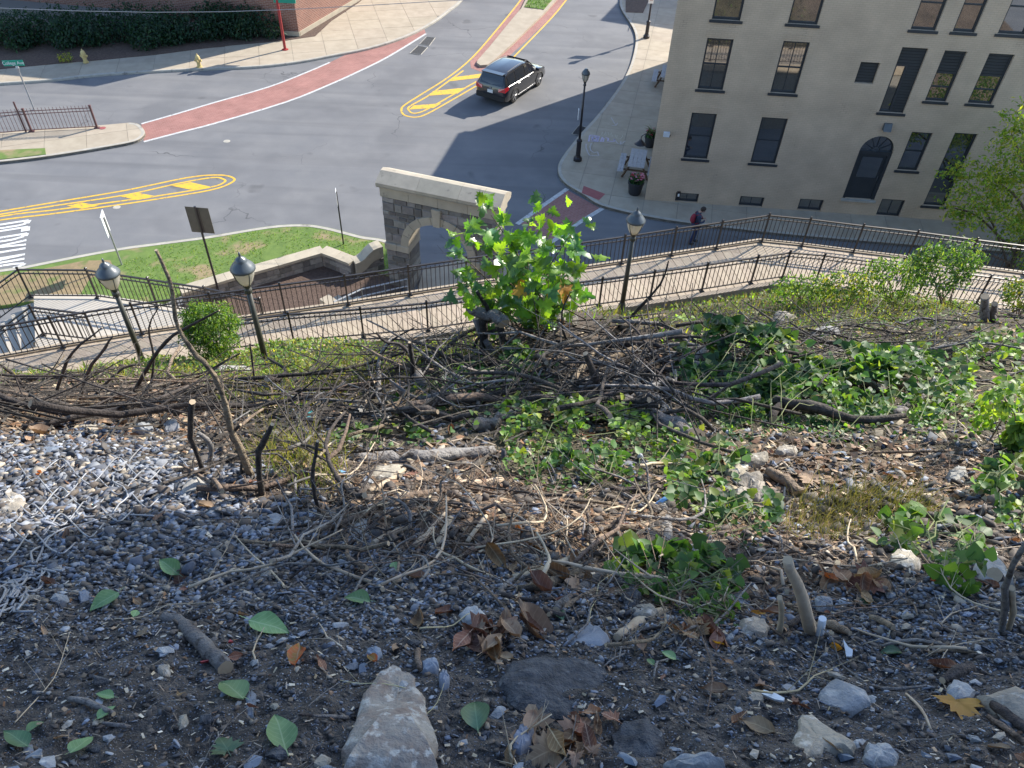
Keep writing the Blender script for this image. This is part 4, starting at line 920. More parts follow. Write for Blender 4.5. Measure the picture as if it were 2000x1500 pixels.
PICK = {}
def fence(name, pts, h, label, m='fence', sp=.145, spear=False, zs=None, post=.05, posts=None, parent=None, cat='fence'):
    """a metal fence: post at every point, two top rails, bottom rail, a picket every sp metres"""
    o = np.array(pts[0]); t = thing(name, label, cat, (*o[:2], 0)); zs = zs or [WKZ + .05] * len(pts)
    def pm(kind, hh):
        key = (m, kind, round(hh, 2), spear)
        if key not in PICK:
            mb = MB()
            if kind == 'picket':
                mb.bbox(-.009, .009, -.009, .009, .07, hh)
                if spear: mb.add([(-.012, -.012, hh), (.012, -.012, hh), (.012, .012, hh), (-.012, .012, hh), (0, 0, hh + .07)], [(0, 1, 4), (1, 2, 4), (2, 3, 4), (3, 0, 4)])
                else: mb.add([(-.017, -.017, hh), (.017, -.017, hh), (.017, .017, hh), (-.017, .017, hh), (0, 0, hh + .03)], [(0, 1, 4), (1, 2, 4), (2, 3, 4), (3, 0, 4), (3, 2, 1, 0)])
            else:
                mb.bbox(-post / 2, post / 2, -post / 2, post / 2, 0, hh); mb.cbox(-post * .7, post * .7, -post * .7, post * .7, hh, hh + .045, .015); mb.cbox(-post * 1.5, post * 1.5, -post * 1.2, post * 1.2, -.005, .035, .012)
            PICK[key] = mb.mesh(kind, M[m])
        return PICK[key]
    for i, p in enumerate(pts):
        if posts is not None and i not in posts: continue
        d = pts[min(i + 1, len(pts) - 1)] - pts[max(i - 1, 0)]; c = link('post', pm('post', h), t, loc=(p[0] - o[0], p[1] - o[1], zs[i])); c.rotation_euler = (0, 0, math.atan2(d[1], d[0]))
    for i in range(len(pts) - 1):
        a = pts[i] - o; b = pts[i + 1] - o; d = b - a; L_ = np.linalg.norm(d); u_ = d / L_; n_ = np.array([-u_[1], u_[0]])
        za, zb = zs[i], zs[i + 1]
        for (hh, th, w) in (((h - .06, .04, .055), (h - .20, .03, .035), (.09, .03, .035)) if not spear else ((h - .10, .03, .035), (h - .25, .03, .035), (.09, .03, .035))):
            mb = MB(); q = [a + u_ * .0 - n_ * w / 2, b - n_ * w / 2, b + n_ * w / 2, a + n_ * w / 2]; zq = [za, zb, zb, za]
            mb.hexa([(*p, zq[k] + hh - th / 2) for k, p in enumerate(q)] + [(*p, zq[k] + hh + th / 2) for k, p in enumerate(q)]); mb.build('rail', M[m], t)
        n = max(2, int(round(L_ / sp)))
        for k in range(1, n):
            f = k / n; q = a + d * f; hh = (h - .16 if k % 2 else h - .07) if not spear else h
            c = link('picket', pm('picket', hh), t, loc=(q[0], q[1], za + (zb - za) * f)); c.rotation_euler = (0, 0, math.atan2(d[1], d[0]))
    return t
fence('walkway_fence', FAR, 1.12, 'dark brown metal fence on the far, street side of the plank walkway')
fence('walkway_fence', NEAR, 1.08, 'dark brown metal fence on the near, hillside edge of the plank walkway')

# lower landing and stairs at the left, with their own fences
LZ = 2.9
LA = [np.array(onz(u, v, LZ)[:2]) for u, v in [(61, 581), (191, 582), (308, 600), (415, 617), (520, 640)]]
LB = [np.array(onz(u, v, LZ)[:2]) for u, v in [(86, 655), (190, 668), (330, 690)]]
lp = [tuple(p) for p in offs(LA, .15)][::-1] + [tuple(LB[0] + np.array([0, -.15])), tuple(LB[1] + np.array([0, -.4])), tuple(FAR[5] + np.array([0, .1]))]
lp = [tuple(p) for p in offs(LA, .18)] + [tuple(FAR[5] + np.array([-.4, .2])), tuple(FAR[4] + np.array([0, .2])), tuple(FAR[3] + np.array([0, .2])), tuple(FAR[2] + np.array([0.2, .25])), tuple(LB[0] + np.array([-.02, -.5]))]
mb = MB(); mb.prism(lp, -.1, LZ); ld = tag(mb.build('landing', M['landing']), 'pale concrete landing below the walkway at the left', None, None, 'structure')
e_ = (LB[0] - LA[0]); e_ /= np.linalg.norm(e_); dn = np.array([e_[1], -e_[0]])
if dn[0] > 0: dn = -dn
st = bpy.data.objects.new('steps', None); COL.objects.link(st); tag(st, 'pale concrete steps descending left from the landing', None, None, 'structure')
for k in range(12):
    a = LA[0] + dn * (.36 * k) + e_ * .06; b = LB[0] + dn * (.36 * k) - e_ * .06 + (LB[0] - LA[0]) * .0; mb = MB()
    q = [a, a + dn * .36, b + dn * .36, b]; zt = LZ - .165 * (k + 1)
    mb.prism([tuple(p) for p in q], max(-.1, zt - .6), zt); mb.build('step', M['landing'], st)
SA = [LA[0] + dn * 4.3, LA[0] + dn * 2.15] + LA; SB = [LB[0] + dn * 4.3, LB[0] + dn * 2.15] + LB
fence('stair_fence', SA, 1.12, 'dark metal fence along the far side of the lower landing and steps', zs=[LZ - 12 * .165, LZ - 6 * .165] + [LZ] * len(LA))
fence('stair_fence', SB[:4], 1.12, 'dark metal fence on the near side of the lower steps, behind the walkway fence', zs=[LZ - 12 * .165, LZ - 6 * .165] + [LZ] * 2)
# handrail of the garden stair behind the walkway, leading to the arch
hr = thing('stair_handrail', 'pale metal handrail of the garden stair behind the walkway fence', 'handrail', (*onz(650, 592, 2.0)[:2], 0))
ha = onz(652, 590, 2.6); hb = onz(706, 565, 2.2); hc = onz(795, 545, 2.0); o_ = np.array(hr.location)
for dz in (0, -.3):
    mb = MB(); mb.tube([ha + [0, 0, dz] - o_, hb + [0, 0, dz] - o_, hc + [0, 0, dz] - o_], .028, 6); mb.build('rail', M['steel'], hr)
for p in (ha, hb, (hb + hc) / 2, hc):
    mb = MB(); mb.tube([p - o_, np.array([p[0], p[1], .1]) - o_], .025, 6); mb.build('post', M['steel'], hr)
gs = bpy.data.objects.new('garden_stair', None); COL.objects.link(gs); tag(gs, 'shaded garden stair descending behind the walkway to the arch', None, None, 'structure')
s0 = np.array(ha[:2]) + np.array([.1, .25]); s1 = np.array(hc[:2]) + np.array([.1, .25]); 
for k in range(8):
    f0, f1 = k / 8, (k + 1) / 8; d = (s1 - s0); n_ = np.array([-d[1], d[0]]) / np.linalg.norm(d); mb = MB(); mb.prism([tuple(s0 + d * f0), tuple(s0 + d * f1), tuple(s0 + d * f1 + n_ * 1.2), tuple(s0 + d * f0 + n_ * 1.2)], 0, 1.9 - k * .22); mb.build('step', M['concrete'], gs)

# maroon fence on the left pavement
fr = [np.array(onz(u, v, .13)[:2]) for u, v in [(-260, 283), (-120, 272), (62, 257), (190, 250)]]
fence('picket_fence', fr, 1.15, 'maroon metal fence with pointed pickets on the left pavement', m='fence_red', sp=.17, spear=True, zs=[.13] * 4, post=.09)
b_ = onz(51, 258, .13); mb = MB(); mb.tube([(0, 0, 0), (0, 0, 1.55)], .045, 8); o_ = mb.build('bollard_post', M['fence_red'], loc=tuple(b_)); tag(o_, 'plain dark post standing in front of the maroon fence', 'post')

# =================================================================== LAMPS
def make_lamp(name, H_, label, style, loc, sc=1.0):
    t = thing(name, label, 'street lamp', loc)
    mp = M['lamp_green'] if style == 'walk' else M['lamp_black']; mcap = M['lamp_cap'] if style == 'walk' else M['lamp_black']
    if style == 'walk':
        mb = MB(); mb.lathe([(.19, 0), (.19, .06), (.15, .12), (.14, .5), (.155, .54), (.12, .6), (.1, .75), (.075, .82)], n=12); mb.build('base', mp, t, smooth=False)
        mb = MB(); mb.lathe([(.072, .8), (.055, H_ - .78)], n=10); mb.build('pole', mp, t, smooth=True)
        mb = MB(); mb.lathe([(.055, H_ - .80), (.085, H_ - .78), (.085, H_ - .7), (.06, H_ - .66), (.09, H_ - .6), (.10, H_ - .56)], n=12); mb.build('collar', mp, t)
        mb = MB(); mb.lathe([(.10, H_ - .56), (.15, H_ - .48), (.205, H_ - .34), (.235, H_ - .20), (.235, H_ - .18)], n=16); gl = mb.build('globe', M['globe'], t, smooth=True)
        mb = MB(); mb.tube([(0, 0, H_ - .54), (0, 0, H_ - .24)], .035, 8); mb.build('lamp_tube', M['sign_white'], gl)
        for k in range(4):
            a = math.pi / 4 + k * math.pi / 2; mb = MB(); mb.tube([(.11 * math.cos(a), .11 * math.sin(a), H_ - .56), (.155 * math.cos(a), .155 * math.sin(a), H_ - .48), (.21 * math.cos(a), .21 * math.sin(a), H_ - .34), (.245 * math.cos(a), .245 * math.sin(a), H_ - .19)], .011, 5); mb.build('rib', mcap, gl)
        mb = MB(); mb.lathe([(.26, H_ - .19), (.265, H_ - .16), (.25, H_ - .13), (.20, H_ - .06), (.14, H_ - .0), (.125, H_ + .03), (.12, H_ + .05), (.085, H_ + .09), (.03, H_ + .12), (.02, H_ + .15), (.03, H_ + .17), (.008, H_ + .24)], n=18); mb.build('cap', mcap, t, smooth=True)
    else:
        mb = MB(); mb.lathe([(.22, 0), (.22, .14), (.16, .2), (.14, .26)], n=8); mb.build('base', mp, t)
        mb = MB(); mb.lathe([(.125, .26), (.115, .95), (.145, 1.0), (.145, 1.05), (.07, 1.12), (.06, 1.2)], n=8); mb.build('shaft', mp, t)
        mb = MB(); mb.lathe([(.06, 1.18), (.045, H_ - .72)], n=10); mb.build('pole', mp, t, smooth=True)
        mb = MB(); mb.lathe([(.045, H_ - .74), (.075, H_ - .72), (.075, H_ - .68), (.05, H_ - .62), (.08, H_ - .52)], n=10); mb.build('collar', mp, t)
        mb = MB(); mb.lathe([(.08, H_ - .52), (.12, H_ - .42), (.165, H_ - .22), (.17, H_ - .2)], n=14); gl = mb.build('globe', M['globe'], t, smooth=True)
        for k in range(6):
            a = k * math.pi / 3; mb = MB(); mb.tube([(.085 * math.cos(a), .085 * math.sin(a), H_ - .52), (.128 * math.cos(a), .128 * math.sin(a), H_ - .42), (.175 * math.cos(a), .175 * math.sin(a), H_ - .2)], .01, 4); mb.build('rib', mcap, gl)
        mb = MB(); mb.lathe([(.20, H_ - .2), (.20, H_ - .15), (.16, H_ - .07), (.13, H_ - .03), (.09, H_ - .02), (.09, H_ + .03), (.07, H_ + .05)], n=14); mb.build('cap', M['lamp_cap'], t, smooth=True)
    return t
p = onz(1128, 313, .13); L1 = make_lamp('street_lamp', 4.45, 'black street lamp at the kerb corner left of the picnic table', 'street', (p[0], p[1], .13))
mb = MB(); mb.box((-.17, 0, 2.35), (.03, .2, .5)); mb.build('notice_plate', M['sign_white'], L1)
p = onz(1262, 74, .13); L2 = make_lamp('street_lamp', 4.45, 'black street lamp farther up the pavement with hanging signs', 'street', (p[0], p[1], .13))
mb = MB(); mb.box((-.04, -.1, 2.45), (.34, .03, .55)); sg = mb.build('notice_plate', M['sign_white'], L2)
mb = MB(); mb.box((-.04, -.118, 2.55), (.22, .005, .06)); mb.box((-.04, -.118, 2.4), (.22, .005, .06)); mb.build('print', M['red_pole'], sg)
mb = MB(); mb.box((-.6, 0, 3.35), (1.0, .03, .5)); mb.build('banner', M['sign_back'], L2)
mb = MB(); mb.tube([(0, 0, 3.62), (-1.12, 0, 3.62)], .015, 5); mb.build('banner_arm', M['lamp_black'], L2)
def lamp_at(b, t, h, label):
    """base on the sight line b, top on the sight line t, for a lamp of height h"""
    wb = ray(*b); wb /= math.hypot(wb[0], wb[1]); wt = ray(*t); wt /= math.hypot(wt[0], wt[1]); d = h / (wt[2] - wb[2]); p = CC + wb * d; return p
HW = 3.7
def lamp_top(t, D, base, label):
    w = ray(*t); w /= np.linalg.norm(w); top = CC + w * D; Hh = HW if base is None else top[2] - .24 - base
    return make_lamp('walkway_lamp', Hh, label, 'walk', (top[0], top[1], top[2] - .24 - Hh))
lamp_top((1246, 404), 21.0, None, 'tall walkway lamp right of the bright sapling')
lamp_top((466, 492), 17.0, None, 'walkway lamp with the largest clear globe, right of the square sign')
lamp_top((199, 504), 19.4, None, 'walkway lamp with a tan globe over the left landing')

# =================================================================== SIGNS
def sign_post(name, b, t, zb, m, r, label, cat='sign'):
    p = onz(*b, zb); q = aty(*t, p[1]); o = thing(name, label, cat, tuple(p)); mb = MB(); mb.tube([(0, 0, 0), (0, 0, q[2] - zb)], r, 6); mb.build('post', M[m], o); return o, q[2] - zb
s1, h1 = sign_post('road_sign', (238, 517), (200, 424), .13, 'steel', .035, 'thin road sign seen edge-on beside the PED XING lettering')
mb = MB(); mb.box((-.05, 0, h1 - .3), (.03, .6, .9), np.array(Matrix.Rotation(math.radians(16), 3, 'Z'))); mb.build('plate', M['sign_white'], s1)
p = onz(425, 562, WZ); q = aty(381, 428, p[1]); s2 = thing('road_sign', 'dark backed square sign on a post at the stone wall', 'sign', (p[0], p[1], .1)); hh = q[2] - .1
mb = MB(); mb.tube([(0, 0, 0), (0, 0, hh + .5)], .04, 6); mb.build('post', M['lamp_black'], s2)
mb = MB(); mb.box((.03, .045, hh - .06), (.82, .02, 1.0), np.array(Matrix.Rotation(math.radians(-4), 3, 'Z'))); mb.build('plate', M['sign_back'], s2)
mb = MB(); mb.box((.03, .03, hh - .06), (.12, .03, .98)); mb.build('stiffener', M['lamp_black'], s2)
s3, h3 = sign_post('road_sign', (671, 477), (653, 374), .13, 'lamp_black', .03, 'thin sign post on the lawn corner left of the stone arch')
mb = MB(); mb.box((-.02, 0, h3 - .25), (.02, .38, .62), np.array(Matrix.Rotation(math.radians(12), 3, 'Z'))); mb.build('plate', M['sign_white'], s3)
# red post with a sign at its top
p = onz(557, 97, .13); q = aty(543, 5, p[1]); s4 = thing('red_sign_post', 'red painted sign post on the far pavement by the brick building', 'sign', tuple(p)); hh = q[2] - .13
mb = MB(); mb.tube([(0, 0, 0), (0, 0, hh + 1.2)], .085, 8); mb.build('post', M['red_pole'], s4)
mb = MB(); mb.lathe([(.2, 0), (.2, .03), (.1, .05)], n=10); mb.build('base_plate', M['red_pole'], s4)
mb = MB(); mb.box((.45, 0, hh + .55), (1.3, .09, 1.1)); mb.build('plate', M['sign_green'], s4)
# street name sign "College Ave"
p = onz(67, 214, .0); q = aty(31, 128, p[1]); s5 = thing('street_name_sign', 'green College Ave street name sign on a pale post behind the maroon fence', 'sign', tuple(p)); hh = q[2]
mb = MB(); mb.tube([(0, 0, 0), (0, 0, hh - .12)], .04, 6); mb.build('post', M['steel'], s5)
mb = MB(); mb.lathe([(.05, hh - .3), (.09, hh - .12), (.06, hh)], n=8); mb.build('bracket', M['steel'], s5)
pl = MB(); pl.cbox(-.52, .52, -.012, .012, -.14, .14, .004); plate = pl.build('plate', M['sign_green'], s5); plate.location = (-.12, 0, hh + .12); plate.rotation_euler = (0, math.radians(-3), math.radians(3))
cu = bpy.data.curves.new('lettering', 'FONT'); cu.body = 'College Ave'; cu.size = .235; cu.align_x = 'CENTER'; cu.align_y = 'CENTER'; cu.extrude = .001; cu.space_character = .95; cu.materials.append(M['sign_white'])
_tmp = bpy.data.objects.new('tmp', cu); COL.objects.link(_tmp); _dg = bpy.context.evaluated_depsgraph_get(); _dg.update(); _me = bpy.data.meshes.new_from_object(_tmp.evaluated_get(_dg)); bpy.data.objects.remove(_tmp); bpy.data.curves.remove(cu)
tx = bpy.data.objects.new('lettering', _me); COL.objects.link(tx); tx.parent = plate; tx.location = (0, -.016, .0); tx.rotation_euler = (math.radians(90), 0, 0)

# =================================================================== HYDRANTS
def hydrant(u, v, label, z=.13):
    p = onz(u, v, z); t = thing('fire_hydrant', label, 'hydrant', tuple(p), group='fire hydrants on the far pavement')
    mb = MB(); mb.lathe([(.17, 0), (.17, .04), (.12, .05), (.115, .45), (.15, .46), (.15, .5), (.12, .52)], n=12); mb.build('barrel', M['hydrant'], t)
    mb = MB(); mb.lathe([(.14, .52), (.13, .58), (.09, .66), (.04, .70), (.035, .76), (.02, .77)], n=12); mb.build('bonnet', M['hydrant'], t)
    for ax in ((1, 0, 0), (-1, 0, 0), (0, -1, 0)):
        mb = MB(); mb.lathe([(.06, .09), (.06, .16), (.07, .16), (.07, .2), (.02, .21)], (0, 0, .38), 8, axis=ax); mb.build('nozzle', M['hydrant'], t)
    return t
hydrant(390, 131, 'yellow fire hydrant standing on the sunlit far pavement'); hydrant(168, 122, 'yellow fire hydrant in the shade beside the dark hedge', .15)

# =================================================================== PICNIC TABLES, PLANTERS
sdir = (BACK - BC) / np.linalg.norm(BACK - BC); sang = math.atan2(sdir[1], sdir[0])
def picnic(loc, label):
    t = thing('picnic_table', label, 'table', loc, sang, 'picnic tables along the building')
    for i in range(4): mb = MB(); mb.cbox(-.95, .95, -.38 + .195 * i, -.38 + .195 * i + .185, .72, .76, .006); mb.build('table_plank', M['wood_grey'], t)
    for s in (-1, 1):
        for i in range(2): mb = MB(); y0 = s * .72 - .14 + .145 * i; mb.cbox(-.95, .95, y0, y0 + .138, .42, .455, .006); mb.build('bench_plank', M['wood_grey'], t)
    for x in (-.65, .65):
        for s in (-1, 1): mb = MB(); mb.tube([(x, s * .28, .72), (x, s * .62, 0)], .05, 4); mb.build('leg', M['wood_brown'], t)
        mb = MB(); mb.bbox(x + .06, x + .11, -.84, .84, .35, .42); mb.build('brace', M['wood_brown'], t)
    return t
p = onz(1246, 325, .5); picnic((p[0] - .05, p[1] + .1, .13), 'weathered grey picnic table against the corner of the beige building')
p = onz(1296, 152, .5); picnic((p[0] + .22, p[1], .13), 'second grey picnic table farther up, half hidden by the building edge')
LEAFQ = np.array([(0, 0, 0), (.5, .5, .12), (0, 1, -.05), (-.5, .5, .12)]); LEAFF = np.array([(0, 1, 2), (0, 2, 3)])
def leaf_cloud(name, P, size, cols, m, parent=None, tilt=.8, asp=.6, world=False, seed=3, up=None):
    r = np.random.default_rng(seed); N = len(P); R = rot_axes(N, tilt, r, up); s = r.uniform(.7, 1.3, N)[:, None] * size * np.array([[asp, 1, 1]])
    c = np.array(cols)[r.integers(0, len(cols), N)] * r.uniform(.7, 1.25, (N, 1))
    return link(name, scatter_mesh(name, LEAFQ, LEAFF, P, R, s, m, c), parent, world)
def ball(n, rx, ry, rz, c, r, shell=.5):
    d = r.normal(0, 1, (n, 3)); d /= np.linalg.norm(d, axis=1)[:, None]; k = r.uniform(shell, 1, n) ** .5; return d * k[:, None] * np.array([rx, ry, rz]) + np.array(c)
def planter(loc, label, R_, H_, flowers):
    t = thing('planter', label, 'planter', loc, group='flower planters by the picnic table'); r = np.random.default_rng(int(loc[1] * 100))
    mb = MB(); mb.lathe([(R_ * .72, 0), (R_ * .8, H_ * .1), (R_ * .98, H_ * .86), (R_ * 1.06, H_ * .88), (R_ * 1.06, H_), (R_ * .92, H_), (R_ * .9, H_ * .9)], n=18); mb.build('pot', M['pot'], t)
    mb = MB(); mb.lathe([(R_ * .9, H_ * .88), (R_ * .9, H_ * .9)], n=14); mb.build('soil', M['soil_pot'], t)
    leaf_cloud('foliage', ball(260, R_ * 1.0, R_ * 1.0, .22, (0, 0, H_ + .1), r), .11, [(.03, .09, .03), (.05, .13, .04)], M['foliage'], t)
    for k, (mn, cnt) in enumerate(flowers):
        for i in range(cnt):
            d = ball(1, R_ * 1.02, R_ * 1.02, .16, (0, 0, H_ + .24), r)[0]; mb = MB()
            for q in range(5): a = q * 1.257; mb.add([(0, 0, 0), (.045 * math.cos(a - .6), .045 * math.sin(a - .6), .015), (.06 * math.cos(a), .06 * math.sin(a), .02), (.045 * math.cos(a + .6), .045 * math.sin(a + .6), .015)], [(0, 1, 2, 3)])
            mb.build('flower', M[mn], t, loc=tuple(d))
    return t
p = onz(1239, 378, .13); planter(tuple(p), 'big dark tub of pink and red flowers at the building corner', .36, .62, [('petal_pink', 26), ('petal_red', 20)])
p = onz(1268, 286, .13); pl2 = planter(tuple(p), 'dark tub with red flowers and spiky grass behind the picnic table', .3, .55, [('petal_red', 14), ('petal_pink', 6)])
mb = MB(); r_ = random.Random(3)
for k in range(40):
    a = r_.uniform(0, 6.28); l = r_.uniform(.3, .6); mb.tube([(0, 0, .6), (math.cos(a) * l * .35, math.sin(a) * l * .35, .6 + l * .7), (math.cos(a) * l * .8, math.sin(a) * l * .8, .6 + l * .8)], [.012, .01, .002], 3)
mb.build('spikes', M['stem'], pl2)

# =================================================================== BLACK CAR
cr = onz(1001, 200.5)[:2]; cf = onz(1050, 167)[:2]; cdir = (cf - cr) / np.linalg.norm(cf - cr); cper = np.array([-cdir[1], cdir[0]])
cc_ = (cr + cf) / 2 + cper * .88
car = thing('parked_car', 'black sport utility car driving past the traffic island', 'car', (*cc_, 0), math.atan2(cdir[1], cdir[0])); car.name = 'car'
# side profile: x, half width low, half width belt, z sill, z belt, z roof edge, half width roof
ST = [(-2.44, .78, .74, .52, .80, .82, .70), (-2.38, .92, .86, .40, 1.02, 1.06, .76), (-2.28, .97, .92, .32, 1.10, 1.30, .76), (-2.05, .985, .95, .27, 1.12, 1.66, .72), (-1.7, .99, .96, .26, 1.12, 1.735, .71), (-1.0, .99, .965, .25, 1.10, 1.765, .72), (-.2, .99, .965, .25, 1.08, 1.765, .72),
      (.35, .99, .96, .25, 1.07, 1.70, .71), (.75, .99, .955, .25, 1.06, 1.46, .74), (1.12, .99, .94, .26, 1.06, 1.12, .84), (1.5, .985, .93, .27, 1.02, 1.06, .80), (1.95, .97, .90, .30, .94, .98, .74), (2.25, .92, .84, .34, .84, .87, .68), (2.40, .80, .74, .42, .70, .72, .60), (2.46, .66, .62, .48, .60, .61, .50)]
sec = []
for (x, wl0, wb, zs_, zb, zr, wr) in ST:
    zm = zs_ + (zb - zs_) * .55
    sec.append([(x, wl0 * .93, zs_), (x, wl0, zs_ + .12), (x, wl0 * 1.005, zm), (x, wb, zb), (x, (wb + wr) / 2 + .015, (zb + zr) / 2), (x, wr, zr - .02), (x, wr * .8, zr + .015), (x, 0, zr + .03)])
m_ = MB(); K = len(sec[0]); V = []; 
for s in sec: V += s
V2 = [(x, -y, z) for x, y, z in V]; F = []
nS = len(sec)
for i in range(nS - 1):
    for k in range(K - 1):
        a = i * K + k; F.append((a, a + 1, a + K + 1, a + K)[::-1]); b = a + nS * K
        F.append((b, b + 1, b + K + 1, b + K))
F.append(tuple(range(K)) + tuple(range(nS * K + K - 2, nS * K - 1, -1))); e = (nS - 1) * K
F.append((tuple(range(e, e + K)) + tuple(range(nS * K + e + K - 2, nS * K + e - 1, -1)))[::-1])
m_.add(V + V2, F)
body = m_.build('body', M['car'], car, smooth=True)
md = body.modifiers.new('edge', 'EDGE_SPLIT'); md.split_angle = math.radians(38)
def gh(x):                                             # half widths and heights along the car
    for i in range(nS - 1):
        if ST[i][0] <= x <= ST[i + 1][0]:
            f = (x - ST[i][0]) / (ST[i + 1][0] - ST[i][0]); return [ST[i][k] + (ST[i + 1][k] - ST[i][k]) * f for k in range(7)]
def glass_side(xs, s, lo=.06, hi=.86):
    mb = MB(); top = []; bot = []
    for x in xs:
        _, wl0, wb, zs_, zb, zr, wr = gh(x)
        def pt(f):
            if f < .5: y = wb + ((wb + wr) / 2 + .015 - wb) * f * 2; z = zb + (zr - zb) * f
            else: y0 = (wb + wr) / 2 + .015; y = y0 + (wr - y0) * (f - .5) * 2; z = zb + (zr - zb) * f
            return (x, s * (y + .012), z)
        bot.append(pt(lo)); top.append(pt(hi))
    n = len(xs); md_ = [((a[0] + b[0]) / 2, s * (abs((a[1] + b[1]) / 2) + .012), (a[2] + b[2]) / 2) for a, b in zip(bot, top)]
    mb.add(bot + md_ + top, [((r * n + i), (r * n + i + 1), ((r + 1) * n + i + 1), ((r + 1) * n + i))[::(-1 if s > 0 else 1)] for r in range(2) for i in range(n - 1)]); return mb
for s in (-1, 1):
    for xs in ([-2.02, -1.75, -1.32], [-1.24, -.8, -.28], [-.2, .2, .5, .82]): glass_side(xs, s).build('side_window', M['car_glass'], car)
    mb = MB(); pts = []
    for x in (-2.1, -1.7, -1.0, -.2, .35, .95): g_ = gh(x); pts.append((x, s * (g_[2] + .026), g_[4] + .0))
    mb.tube(pts, .008, 5); mb.build('window_trim', M['chrome'], car)
    mb = MB(); pts = [(x, s * (gh(x)[6] - .03), gh(x)[5] + .05) for x in (-1.8, -1.0, -.2, .3)]; mb.tube(pts, .016, 5); mb.build('roof_rail', M['plastic_black'], car)
    mb = MB(); mb.bbox(-1.0, 1.0, s * .985 - .015, s * .985 + .015, .30, .325); mb.build('sill_trim', M['chrome'], car)
    mb = MB(); mb.box((.98, s * 1.08, 1.16), (.14, .22, .15)); mb.build('mirror', M['car'], car)
    for x in (-.95, .12): mb = MB(); mb.box((x, s * .995, .98), (.2, .03, .035)); mb.build('door_handle', M['chrome'], car)
    mb = MB(); mb.hexa([(-2.47, s * .52, .86), (-2.43, s * .95, .86), (-2.10, s * 1.005, .97), (-2.25, s * .6, .97), (-2.43, s * .52, 1.0), (-2.40, s * .93, 1.1), (-2.10, s * .99, 1.13), (-2.25, s * .6, 1.08)]); mb.build('taillight', M['taillight'], car)
    mb = MB(); mb.hexa([(2.05, s * .72, .80), (2.3, s * .70, .76), (2.28, s * .86, .78), (2.0, s * .93, .84), (2.05, s * .70, .94), (2.27, s * .66, .86), (2.2, s * .84, .88), (1.95, s * .90, .95)]); mb.build('headlight', M['car_glass'], car)
    mb = MB(); mb.box((-2.42, s * .55, .42), (.05, .2, .06)); mb.build('exhaust', M['chrome'], car)
    for x in (-1.41, 1.41):
        mb = MB(); mb.lathe([(.24, -.12), (.36, -.12), (.385, -.08), (.385, .08), (.36, .12), (.24, .12)], n=22, axis=(0, 1, 0)); w_ = mb.build('wheel', M['tyre'], car, loc=(x, s * .86, .385), smooth=False)
        mb = MB(); mb.lathe([(.05, .125), (.10, .11), (.24, .10), (.25, .125), (.25, .10), (.2, .05)], n=20, axis=(0, s, 0))
        for k in range(5):
            a = k * 1.2566; mb.box((.14 * math.cos(a), s * .122, .14 * math.sin(a)), (.22, .03, .06), np.array(Matrix.Rotation(-a, 3, 'Y')))
        mb.build('rim', M['rim'], w_)
        mb = MB(); pts = [(x + .44 * math.cos(t), s * .985, .385 + .44 * math.sin(t)) for t in np.linspace(.05, math.pi - .05, 9)]; mb.tube(pts, .035, 5); mb.build('wheel_arch', M['plastic_black'], car)
mb = MB(); mb.add([(-2.335, -.72, 1.10), (-2.335, .72, 1.10), (-2.07, .66, 1.64), (-2.07, -.66, 1.64)], [(0, 3, 2, 1)]); 
mb.v = [(x - .035, y, z + .02) for x, y, z in mb.v]; mb.build('rear_window', M['car_glass'], car)
mb = MB(); mb.add([(1.14, -.80, 1.13), (1.14, .80, 1.13), (.40, .66, 1.715), (.40, -.66, 1.715)], [(0, 1, 2, 3)]); mb.v = [(x + .02, y, z + .035) for x, y, z in mb.v]; mb.build('windscreen', M['car_glass'], car)
mb = MB(); mb.box((-2.46, 0, .80), (.03, .34, .17)); mb.build('number_plate', M['sign_white'], car)
mb = MB(); mb.box((-2.44, 0, .96), (.03, .11, .09)); mb.build('badge', M['chrome'], car)
mb = MB(); mb.bbox(-2.47, -2.3, -.9, .9, .36, .62); mb.build('bumper', M['plastic_black'], car)
mb = MB(); mb.bbox(-2.3, -1.95, -.66, .66, 1.70, 1.735); mb.build('spoiler', M['car'], car)

# =================================================================== PERSON
pp = onz(1353, 470, .13); 
person = thing('person', 'person in dark clothes with a red backpack, head bowed, walking past the building', 'person', (pp[0], pp[1], .0), math.radians(98)); person.name = 'person'
def skin_obj(name, verts, edges, radii, m, parent, sub=1, root=0):
    me = bpy.data.meshes.new(name); me.from_pydata(verts, edges, []); me.materials.append(m); o = bpy.data.objects.new(name, me); COL.objects.link(o); o.parent = parent
    md = o.modifiers.new('skin', 'SKIN'); md.use_smooth_shade = True
    if not me.skin_vertices: me.skin_vertices.new()
    for i, r in enumerate(radii): sv = me.skin_vertices[0].data[i]; sv.radius = (r, r) if not isinstance(r, tuple) else r; sv.use_root = (i == root)
    s = o.modifiers.new('sub', 'SUBSURF'); s.levels = sub; s.render_levels = sub; return o
